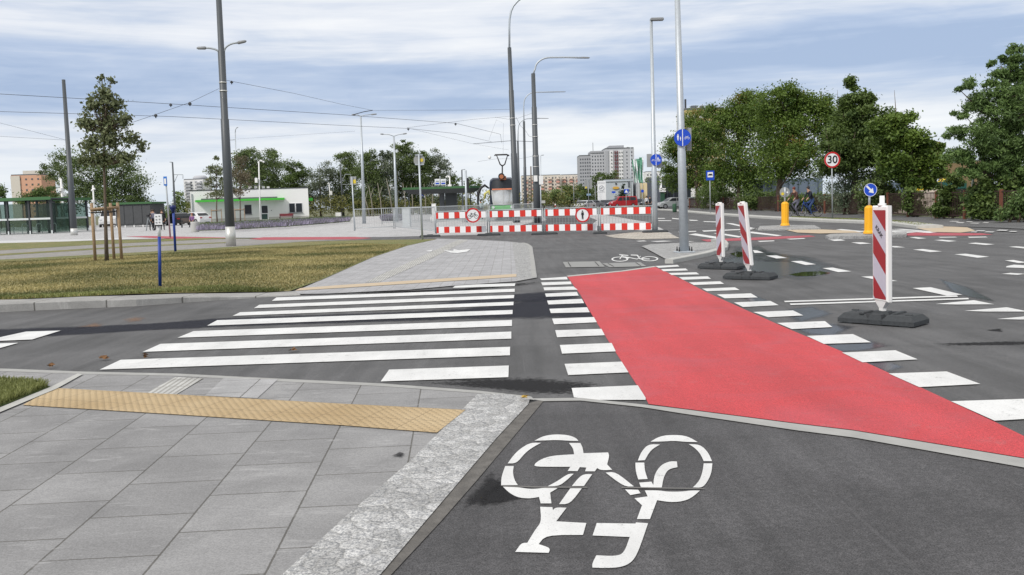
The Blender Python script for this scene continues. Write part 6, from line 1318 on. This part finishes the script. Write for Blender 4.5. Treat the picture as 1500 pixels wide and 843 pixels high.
def tree(label, bx, by, blobs, leaf, n=5000, size=.3, Y=None, trunk=.18, cat='tree', name='tree', group=None, bark=BARK, clump=.30, up=.5, aspect=.6, depth=1.0, limbs=14, z=0, nclump=None, shell=.55, stems=1, twigs=0):
    if leaf in ('maple', 'dark') and n > 10000: n = int(n*2.6); size *= .60; clump *= 1.05
    if leaf in ('poplar', 'silver', 'dark') and 2000 < n < 16000: n = int(n*1.6); size *= .78
    b = G(bx, by, z) if Y is None else PT(bx, by, Y); b.z = z; Y = b.y; k = PX(Y); sd_[0] += 1; random.seed(sd_[0])
    t = thing(name, label, cat, b, group); bl = []
    for i, q in enumerate(blobs):
        c = PT(q[0], q[1], Y); rx, rz_ = q[2]*k, q[3]*k; c.y += (q[4] if len(q) > 4 else random.uniform(-.4, .4)*rx*depth); bl.append((tuple(c), (rx, rx*depth, rz_)))
    V, T, cl = leafcloud(None, bl, n, size, clump, shell, up, aspect, sd_[0], nclump)
    keep = V.reshape(-1, 4, 3)[:, :, 2].min(axis=1) > z+.03; V = V.reshape(-1, 4, 3)[keep].reshape(-1, 3); T = T[keep]
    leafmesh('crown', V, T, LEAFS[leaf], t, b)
    zs = [c[2]+r[2] for c, r in bl]; top = max(zs); cxm = sum(c[0]*r[0]*r[2] for c, r in bl)/sum(r[0]*r[2] for c, r in bl)
    if trunk:
        mb = MB(); tops = []
        for s in range(stems):
            ox = 0 if stems == 1 else random.uniform(-1, 1)*trunk*7; ex = cxm+ox*1.5 if stems > 1 else cxm
            P = [b+Vector((ox, random.uniform(-.3, .3)*(stems > 1), 0))]; Hh = (top-z)*(.86 if stems == 1 else random.uniform(.6, .85))
            for j in range(1, 6): u = j/5; P.append(Vector((b.x+ox+(ex-b.x-ox)*u**1.5+random.uniform(-1, 1)*trunk*.6, P[0].y+random.uniform(-1, 1)*trunk*.6, z+Hh*u)))
            mb.tube(P, [trunk*1.25, trunk, trunk*.8, trunk*.6, trunk*.4, trunk*.12], 8); tops.append(P)
        random.shuffle(cl)
        for c in cl[:limbs]:
            c = Vector(c); P = random.choice(tops); j = min(range(1, 5), key=lambda q: abs(P[q].z-(c.z-(c.xy-P[q].xy).length*.6))); a = P[j]; mdl = a.lerp(c, .55)+Vector((0, 0, -.06*(c-a).length)); mb.tube([a, mdl, c], [trunk*.38, trunk*.24, trunk*.07], 5)
        for _ in range(twigs):
            c = Vector(random.choice(cl)); mb.tube([c, c+Vector((random.uniform(-.3, .3), 0, random.uniform(.8, 2.2)))*1.0], [.04, .008], 4)
        mb.build('trunk', bark, t)
    return t
# maples along the right
GM = 'maples behind the iron fence'
tree('leftmost maple right behind the tall lamp column, its leaves yellowing', 1022, 305.5, [(985, 222, 20, 26), (1010, 205, 26, 34), (1005, 255, 36, 26), (1035, 225, 32, 46), (1045, 262, 34, 24), (1030, 180, 22, 22), (978, 250, 14, 18)], 'maple', 15000, .34, trunk=.2, group=GM, nclump=150, clump=.24)
tree('second maple with a rounded bushy crown behind the bus stop sign', 1082, 307.5, [(1070, 180, 30, 34), (1095, 165, 30, 34), (1080, 225, 40, 42), (1060, 255, 32, 28), (1105, 255, 32, 30), (1118, 200, 26, 40), (1062, 166, 22, 18), (1098, 148, 26, 20), (1040, 185, 22, 24)], 'maple', 17000, .32, trunk=.22, group=GM, nclump=160, clump=.24)
tree('third and tallest broad maple, behind the far yellow bollard', 1140, 310, [(1135, 155, 34, 32), (1160, 150, 24, 28), (1150, 190, 42, 44), (1185, 175, 36, 34), (1165, 230, 46, 36), (1130, 250, 30, 26), (1215, 170, 28, 34), (1150, 140, 24, 20), (1188, 154, 26, 20), (1228, 190, 26, 30)], 'maple', 19000, .30, trunk=.24, group=GM, nclump=170, clump=.24)
tree('dark maple whose ragged top sticks out above the others', 1250, 315, [(1240, 136, 17, 15), (1254, 129, 14, 14), (1268, 143, 14, 14), (1250, 150, 24, 16), (1255, 166, 28, 18), (1245, 190, 36, 34), (1280, 190, 32, 36), (1225, 225, 34, 34), (1262, 235, 38, 34), (1300, 235, 28, 36)], 'dark', 19000, .28, trunk=.22, group=GM, nclump=130, clump=.22, twigs=9)
tree('right end maple with reddish edge leaves beside the gap of sky', 1335, 317, [(1320, 185, 26, 20), (1340, 205, 26, 26), (1355, 235, 24, 32), (1320, 235, 30, 34), (1370, 215, 14, 14), (1345, 262, 28, 18), (1300, 190, 24, 26), (1365, 240, 22, 24)], 'maple', 14000, .27, trunk=.2, group=GM, nclump=110, clump=.22, twigs=3)
tree('feathery locust tree reaching into the picture from the right edge', 1486, 327, [(1484, 78, 20, 18), (1500, 110, 34, 30), (1450, 92, 12, 10), (1422, 128, 18, 12), (1445, 150, 30, 20), (1480, 160, 40, 34), (1412, 168, 16, 10), (1400, 192, 22, 13), (1440, 200, 34, 24), (1490, 215, 44, 34), (1455, 240, 34, 22), (1410, 225, 22, 18), (1500, 265, 40, 34), (1475, 300, 32, 24), (1440, 285, 26, 24), (1425, 250, 22, 20), (1462, 120, 20, 16), (1470, 200, 30, 24)], 'locust', 56000, .17, trunk=.17, Y=39, up=.2, aspect=.28, nclump=340, clump=.20, limbs=50)
for la, bx, by, bl, lf, n in (('low dark bush under the leftmost maples', 1050, 307.3, [(1040, 290, 22, 16), (1070, 293, 22, 14)], 'dark', 4500), ('low dark bush behind the first two striped boards', 1110, 309, [(1100, 294, 24, 14), (1135, 292, 24, 17)], 'dark', 4500),
    ('dark bush behind the cyclists', 1185, 313, [(1165, 298, 20, 13), (1200, 298, 20, 13)], 'dark', 3500), ('silver green willow bush left of the blue arrow sign', 1240, 315.2, [(1220, 248, 20, 16), (1245, 258, 24, 24), (1230, 285, 26, 26), (1262, 285, 24, 26), (1275, 262, 16, 18)], 'willow', 9000),
    ('mid green bush behind the blue arrow sign', 1290, 317.2, [(1285, 285, 22, 26), (1305, 295, 16, 22)], 'poplar', 4500), ('thin bush growing through the fence before the rubble', 1338, 318.8, [(1335, 295, 12, 20), (1345, 308, 12, 10)], 'dark', 1200),
    ('tangled bush in front of the yellow excavator', 1392, 321, [(1385, 282, 14, 16), (1400, 300, 20, 18), (1375, 306, 14, 12), (1398, 262, 10, 14)], 'dark', 4000), ('dark bush right of the grey post under the locust', 1448, 323.5, [(1440, 300, 20, 20), (1465, 290, 22, 26), (1440, 275, 14, 16)], 'dark', 5500),
    ('drooping green shrub at the lower right below the locust', 1492, 326.5, [(1480, 310, 18, 14), (1505, 300, 22, 24), (1530, 305, 24, 24)], 'locust', 6000)):
    tree(la, bx, by, bl, lf, n, .15 if lf in ('willow', 'locust') else .2, trunk=.05, stems=3, cat='bush', name='bush', group='bushes along the iron fence', nclump=60, clump=.3, aspect=.35 if lf in ('willow', 'locust') else .6, limbs=8)
# left groups
tree('slender birch with hanging twigs at the left of the big group', 92, 331, [(66, 248, 10, 12), (82, 245, 9, 22), (92, 240, 12, 26), (97, 262, 14, 24), (75, 262, 8, 14)], 'poplar', 3000, .26, Y=125, trunk=.12, bark=BARKW, nclump=60, clump=.3)
tree('big dark willow behind the young staked tree', 160, 331, [(130, 250, 30, 30), (165, 245, 34, 26), (190, 265, 28, 30), (150, 285, 40, 28), (200, 290, 20, 22), (115, 285, 22, 26), (178, 300, 34, 18)], 'poplar', 15000, .30, Y=121, trunk=.25, nclump=130, clump=.26)
tree('low dark bush in front of the peach tower', 60, 331, [(45, 290, 18, 8), (70, 284, 16, 12), (30, 294, 12, 6), (85, 292, 12, 10)], 'dark', 3500, .3, Y=130, trunk=.08, stems=3, cat='bush', name='bush', nclump=50)
tree('dark bush cut by the left picture edge', 2, 333, [(-2, 282, 8, 12)], 'dark', 900, .3, Y=130, trunk=.08, cat='bush', name='bush')
tree('light green bush below the white high-rise', 258, 327, [(255, 308, 14, 9), (263, 292, 10, 14), (275, 306, 10, 8), (240, 313, 12, 6)], 'light', 3500, .28, Y=160, trunk=.1, stems=2, cat='bush', name='bush', nclump=50)
tree('low bush beside the charcoal shed', 228, 328, [(222, 314, 10, 6), (236, 317, 9, 5)], 'dark', 1200, .28, Y=170, trunk=.05, stems=2, cat='bush', name='bush')
tree('dark poplar directly right of the thick mast, behind the white building', 372, 322, [(365, 235, 20, 18), (385, 245, 22, 28), (375, 270, 26, 26), (350, 250, 14, 24)], 'poplar', 9000, .34, Y=150, trunk=.2, nclump=90)
tree('paler poplar next to it with a thin top', 404, 322, [(402, 230, 10, 16), (404, 258, 15, 24), (398, 282, 18, 18)], 'poplar', 5000, .3, Y=155, trunk=.16, nclump=60, clump=.26)
tree('compact dark rounded tree above the right end of the white building', 432, 318, [(425, 250, 13, 17), (440, 254, 13, 17), (432, 275, 22, 22)], 'dark', 7000, .34, Y=165, trunk=.18, nclump=70)
tree('silvery poplar right of the white building', 470, 316, [(475, 250, 15, 17), (462, 275, 17, 20), (480, 285, 18, 24), (455, 295, 12, 18)], 'silver', 7500, .3, Y=158, trunk=.16, nclump=80, clump=.26)
GP = 'poplars of the long row'
for la, bx, bl, lf, n in (('first poplar of the long row, behind the square sign back', 508, [(505, 235, 15, 15), (515, 255, 18, 26), (500, 270, 16, 24), (510, 292, 20, 16)], 'poplar', 8000), ('second poplar of the long row, behind the double lamp', 540, [(540, 235, 14, 16), (535, 258, 18, 24), (550, 262, 16, 26), (540, 288, 20, 14)], 'poplar', 8000),
    ('third poplar of the row, a ragged gap on its right', 565, [(563, 228, 9, 12), (570, 250, 12, 24), (563, 275, 15, 20)], 'silver', 5500), ('tallest poplar of the row with the highest top', 592, [(584, 216, 10, 14), (600, 222, 16, 14), (592, 240, 20, 26), (605, 258, 18, 26), (585, 275, 18, 20)], 'poplar', 9500),
    ('poplar with sloping top right of the tallest one', 622, [(618, 235, 14, 14), (628, 250, 15, 22), (615, 272, 18, 20)], 'poplar', 6500), ('sparse airy poplar left of the stop board', 645, [(640, 232, 10, 12), (648, 245, 13, 16), (655, 262, 12, 14), (640, 265, 12, 14)], 'silver', 3800),
    ('last thin low tree of the row behind the stop board', 675, [(665, 265, 10, 8), (690, 268, 14, 7), (700, 274, 8, 6), (670, 280, 12, 10)], 'dark', 2500)):
    tree(la, bx, 313.5, bl+[(bx-8, 298, 15, 13), (bx+9, 299, 15, 12)], lf, int(n*1.5), .3, Y=150+random.random()*14, trunk=.14, group=GP, bark=BARKW, nclump=130, clump=.26, stems=2, limbs=16)
for i, (x0, y0, x1, y1) in enumerate(((541, 303, 530, 278), (546, 303, 540, 272), (559, 303, 553, 268), (575, 302, 566, 262), (594, 300, 590, 268), (604, 300, 602, 268), (623, 300, 621, 270), (632, 300, 633, 268))):
    b = PT(x0, y0, 141); b.z = 0; q = PT(x1, y1, 141); LL = ['leaning left, first of the bare trunks', 'second bare pale trunk, nearly straight', 'third bare pale trunk, leaning left', 'long leaning trunk before the double armed lamp', 'just left of the blue crossing sign', 'just right of the blue crossing sign', 'right of the round sign back', 'left of the shelter column']
    t = thing('bare_trunk', 'thin pale birch trunk in the poplar row, '+LL[i], 'tree', b, 'pale bare trunks'); MB().tube([b, b.lerp(q, .5)+Vector((.1, 0, 0)), q], [.11, .08, .04], 6).build('trunk', mat('grey_bark', (.22, .20, .16), .9, var=.3, scale=4), t)
    MB().tube([b.lerp(q, .6), b.lerp(q, .6)+Vector((.5, 0, 1.5))], [.05, .02], 5).build('branch', BARKW, t)
x_ = PT(560, 300, 146); o = leafcloud(None, [((x_.x+i*3.3, 146+random.random()*3, 1.2), (2.4, 1.5, 2.0+random.random()*1.2)) for i in range(-9, 10)], 14000, .28, .4, .4, .5, .6, 55, 160); V, T, _ = o
tag(leafmesh('undergrowth', V[:], T, LEAFS['under'], None, (x_.x, 146, 0)), 'yellow green undergrowth along the foot of the poplar row', 'undergrowth', kind='stuff')
# middle distance
tree('light green bushy tree behind the slim post, before the pink slab', 812, 304, [(812, 287, 13, 9), (800, 294, 9, 7), (822, 293, 10, 8)], 'light', 3500, .35, Y=185, trunk=.15, nclump=60)
tree('dark tree left of the light green one', 797, 303, [(795, 287, 8, 8), (790, 295, 8, 7)], 'dark', 1600, .35, Y=200, trunk=.15)
tree('dark tree under the pink slab, right of the light green one', 834, 303, [(832, 279, 9, 9), (842, 288, 12, 10), (828, 290, 9, 9)], 'dark', 3200, .38, Y=210, trunk=.18, nclump=60)
tree('green tree behind the blue billboard', 853, 303, [(850, 277, 9, 9), (858, 285, 10, 12), (862, 295, 10, 8)], 'poplar', 2800, .38, Y=215, trunk=.18, nclump=60)
tree('dark spindly tree before the grey towers, left of the showroom', 873, 303, [(876, 262, 7, 8), (872, 275, 8, 12), (880, 256, 6, 6), (871, 290, 8, 10)], 'dark', 1800, .38, Y=228, trunk=.15, nclump=50)
tree('dark tree top above the showroom roof', 896, 303, [(888, 259, 7, 7), (898, 256, 7, 8), (886, 268, 8, 8)], 'dark', 1500, .4, Y=250, trunk=.2, nclump=40)
tree('bushes above the beige hall roof, right of the flags', 958, 303, [(950, 266, 8, 5), (962, 265, 8, 5), (938, 270, 5, 5)], 'dark', 1300, .4, Y=258, trunk=.15, nclump=30)
tree('pointed dark conifer in front of the white showroom', 913, 304, [(913.5, 274, 2, 5), (913.5, 281, 4, 4), (913, 286, 7, 4), (914, 290, 10, 4), (916, 295, 10, 5)], 'conif', 2500, .3, Y=215, trunk=.12, nclump=60, clump=.4)
tag(sheet('green_patch', [[(868, 306.5), (872, 305), (880, 304.8), (884, 306)]], .03, GREEN))
# young staked trees
def stakes(label, bx, by, w, h, Y=None, n=3):
    b = G(bx, by, .0) if Y is None else PT(bx, by, Y); b.z = .012; k = PX(b.y); t = thing('tree_stakes', label, 'tree support', b, 'wooden tree supports')
    P = [(-w/2, -.35), (w/2, .1), (-w*.12, .42)][:n]
    for x, y in P: MB().tube([b+Vector((x, y, 0)), b+Vector((x*.97, y, h))], .045, 10).build('stake', WOOD, t)
    MB().tube([b+Vector((-w/2-.02, -.40, h-.18)), b+Vector((w/2+.03, .05, h-.14))], .038, 8).build('crossbar', WOOD, t); MB().tube([b+Vector((-w/2, -.30, h-.2)), b+Vector((-w*.12, .42, h-.18))], .038, 8).build('crossbar', WOOD, t)
    MB().tube([b+Vector((-w/2, -.41, h-.27)), b+Vector((0, -.12, h-.29)), b+Vector((w/2, -.02, h-.25))], .022, 6).build('strap', BLACK, t); return b
tree('young sparse tree held by wooden stakes on the dry lawn', 156.5, 384, [(150, 114, 6, 7, 0), (162, 118, 6, 8, 0), (154, 135, 14, 14), (140, 155, 16, 16), (165, 152, 16, 16), (130, 182, 16, 16), (155, 180, 22, 18), (182, 178, 12, 16), (135, 210, 16, 16), (160, 205, 22, 18), (190, 205, 14, 14), (208, 215, 8, 10), (148, 232, 22, 14), (185, 232, 16, 12), (125, 235, 10, 12)], 'young', 5400, .105, z=.012, trunk=.052, nclump=760, clump=.27, limbs=150, shell=.2, up=.1)
b = stakes('large three legged wooden support around the young tree on the lawn', 162, 383, 29*PX(27.4), 1.72)
tree('young tree left of the thick mast before the white building', 318.5, 330.5, [(316, 232, 5, 8), (312, 250, 10, 12), (322, 255, 12, 14), (308, 268, 12, 10), (330, 272, 14, 14), (318, 285, 18, 10)], 'young', 3400, .20, Y=108, trunk=.08, nclump=90, clump=.26, limbs=24)
stakes('wooden support of the young tree left of the thick mast', 318.5, 329, 1.05, 1.75, 108)
tree('browning young tree right of the thick mast before the white building', 352.5, 330, [(352, 238, 10, 10), (348, 255, 14, 14), (362, 262, 12, 14), (350, 280, 14, 10)], 'brown', 2400, .19, Y=108, trunk=.07, nclump=80, clump=.26, limbs=24)
stakes('wooden support of the browning young tree right of the thick mast', 352.5, 328.5, 1.0, 1.75, 108)
# lavender beds and grass
def scatter(name, label, cat, poly, z, n, h, m_, w=.02, seedv=1, kind='stuff', lean=.4, tintf=None, zt=None):
    P = gpts(poly, z); g = np.random.default_rng(seedv); xs = [p.x for p in P]; ys = [p.y for p in P]; out = []
    cnt = 0
    while cnt < n:
        X = g.uniform(min(xs), max(xs), n*2); Yv = g.uniform(min(ys), max(ys), n*2); ins = np.zeros(len(X), bool); j = len(P)-1
        for i in range(len(P)):
            c = ((P[i].y > Yv) != (P[j].y > Yv)) & (X < (P[j].x-P[i].x)*(Yv-P[i].y)/(P[j].y-P[i].y+1e-9)+P[i].x); ins ^= c; j = i
        out.append(np.stack([X[ins], Yv[ins]], 1)); cnt += ins.sum()
    Q = np.concatenate(out)[:n]; zz = np.full(n, z) if zt is None else zt(Q)
    a = g.uniform(0, 2*PI, n); hh = h*(.5+g.random(n)*.8); dx, dy = np.cos(a)*w, np.sin(a)*w; lx, ly = g.normal(size=n)*lean*hh, g.normal(size=n)*lean*hh
    V = np.stack([np.stack([Q[:, 0]-dx, Q[:, 1]-dy, zz], 1), np.stack([Q[:, 0]+dx, Q[:, 1]+dy, zz], 1), np.stack([Q[:, 0]+lx+dx*.4, Q[:, 1]+ly+dy*.4, zz+hh], 1), np.stack([Q[:, 0]+lx-dx*.4, Q[:, 1]+ly-dy*.4, zz+hh], 1)], 1).reshape(-1, 3)
    c = sum(P, Vector())/len(P); nz = np.array([noise.noise(Vector((q[0]*.5, q[1]*.5, 0))) for q in Q]); T = np.clip(.45+nz*.9+g.normal(size=n)*.18, 0, 1)
    o = leafmesh(name, V, T, m_, None, (c.x, c.y, z)); tag(o, label, cat, kind=kind); return o
LAV = m_leaf('lavender_flowers', (.13, .13, .13), (.27, .24, .33)); LAVG = m_leaf('lavender_green', (.06, .10, .04), (.16, .21, .09)); DRYB = m_leaf('dry_blades', (.12, .135, .045), (.36, .31, .14)); GRB = m_leaf('green_blades', (.11, .13, .035), (.24, .26, .09))
bed1 = [(290, 338.5), (340, 337), (420, 332.5), (470, 328.5), (512, 325), (512, 321.5), (450, 324), (400, 327), (300, 332.5), (284, 335.5)]
scatter('lavender_bed', 'long lavender bed with purple heads in front of the white building', 'lavender', bed1, 0, 26000, .36, LAVG, .05, 3); scatter('lavender_flower_heads', 'purple flower heads over the lavender bed by the white building', 'lavender', [(x, y-1.0) for x, y in bed1], .22, 9000, .22, LAV, .04, 4)
bed2 = [(560, 324.5), (585, 324), (592, 321.5), (575, 319.5), (562, 321)]
scatter('lavender_bed', 'small oval lavender bed at the foot of the galvanised lamps', 'lavender', bed2, 0, 4000, .45, LAV, .06, 5)
gl = [(-30, 440.5, .11), (0, 439.6, .11), (100, 435.4, .11), (200, 430.8, .10), (267, 429.2, .08), (333, 428.2, .04), (423, 427.2), (470, 410.5), (546, 377), (597, 360), (520, 358), (345, 366), (200, 375), (0, 386), (-30, 388)]
kz_ = [(G(-250, 441, .11)), G(423, 427, .01)]
def lawn_z(Q):     # height of the lawn surface below each blade
    from mathutils.bvhtree import BVHTree
    me = bpy.data.objects['lawn'].data; bm = bmesh.new(); bm.from_mesh(me); bmesh.ops.triangulate(bm, faces=bm.faces); tr = BVHTree.FromBMesh(bm); bm.free(); out = []
    for q in Q:
        h = tr.ray_cast(Vector((q[0], q[1], 5)), Vector((0, 0, -1)))[0]; out.append(h.z if h is not None else -.2)
    return np.array(out)-.004
scatter('dry_grass', 'short dry yellowish grass over the lawn', 'grass', gl, .0, 110000, .032, DRYB, .016, 6, zt=lawn_z)
scatter('grass_fringe', 'greener grass fringe along the lawn kerb', 'grass', [(-30, 440, .09), (100, 435.6, .09), (200, 431, .08), (333, 428.6, .02), (400, 428, 0), (420, 427, 0), (330, 424), (200, 427, .07), (100, 431.5, .08), (-30, 435.5, .09)], .02, 9000, .045, GRB, .010, 7, zt=lawn_z)
scatter('corner_grass', 'green grass in the little corner at the lower left', 'grass', [(-40, 575), (0, 560), (60, 564.5), (70, 566.5), (0, 594), (-40, 612)], .02, 9000, .05, GRB, .004, 8)
scatter('verge_grass', 'thin green verge beyond the far kerb', 'grass', [(1160, 318.9), (1265, 323), (1310, 325.3), (1368, 331.2), (1345, 333.4), (1312, 328.4), (1265, 325.4), (1160, 320.8)], .03, 7000, .08, GRB, .02, 9)
# litter: fallen leaves
def leaf_litter(x, y, s, la, m_, z=.02):
    b = G(x, y, z); mb = MB(); random.seed(int(x*7))
    for _ in range(5):
        a = random.uniform(0, 6.3); c = b+Vector((random.uniform(-1, 1)*s*.6, random.uniform(-1, 1)*s*.6, random.uniform(0, .02))); d = Vector((math.cos(a), math.sin(a), random.uniform(-.2, .4)))*s*.6; e = Vector((-math.sin(a), math.cos(a), random.uniform(0, .5)))*s*.3
        mb.add([c-d, c+e*.9+Vector((0, 0, .01)), c+d, c-e], [(0,1,2,3)])
    tag(mb.build('fallen_leaves', m_, None, b), la, 'leaves', 'fallen leaves on the ground')
LB = mat('leaf_brown', (.20, .10, .04), .9, var=.3, scale=30); LY = mat('leaf_yellow', (.55, .36, .05), .8, var=.3, scale=30)
for x, y, s, la in ((76, 536.5, .05, 'brown leaf clump near the left kerb, the leftmost one'), (152, 525.5, .06, 'brown leaf clump left of the long nearest zebra bar'), (213, 522.5, .05, 'brown leaf clump just above the left end of the nearest long zebra bar'), (426, 514, .06, 'brown leaf clump lying between two zebra bars')): leaf_litter(x, y, s, la, LB)
leaf_litter(767, 584.5, .035, 'yellow leaf pair on the tip of the granite strip', LY, .03)
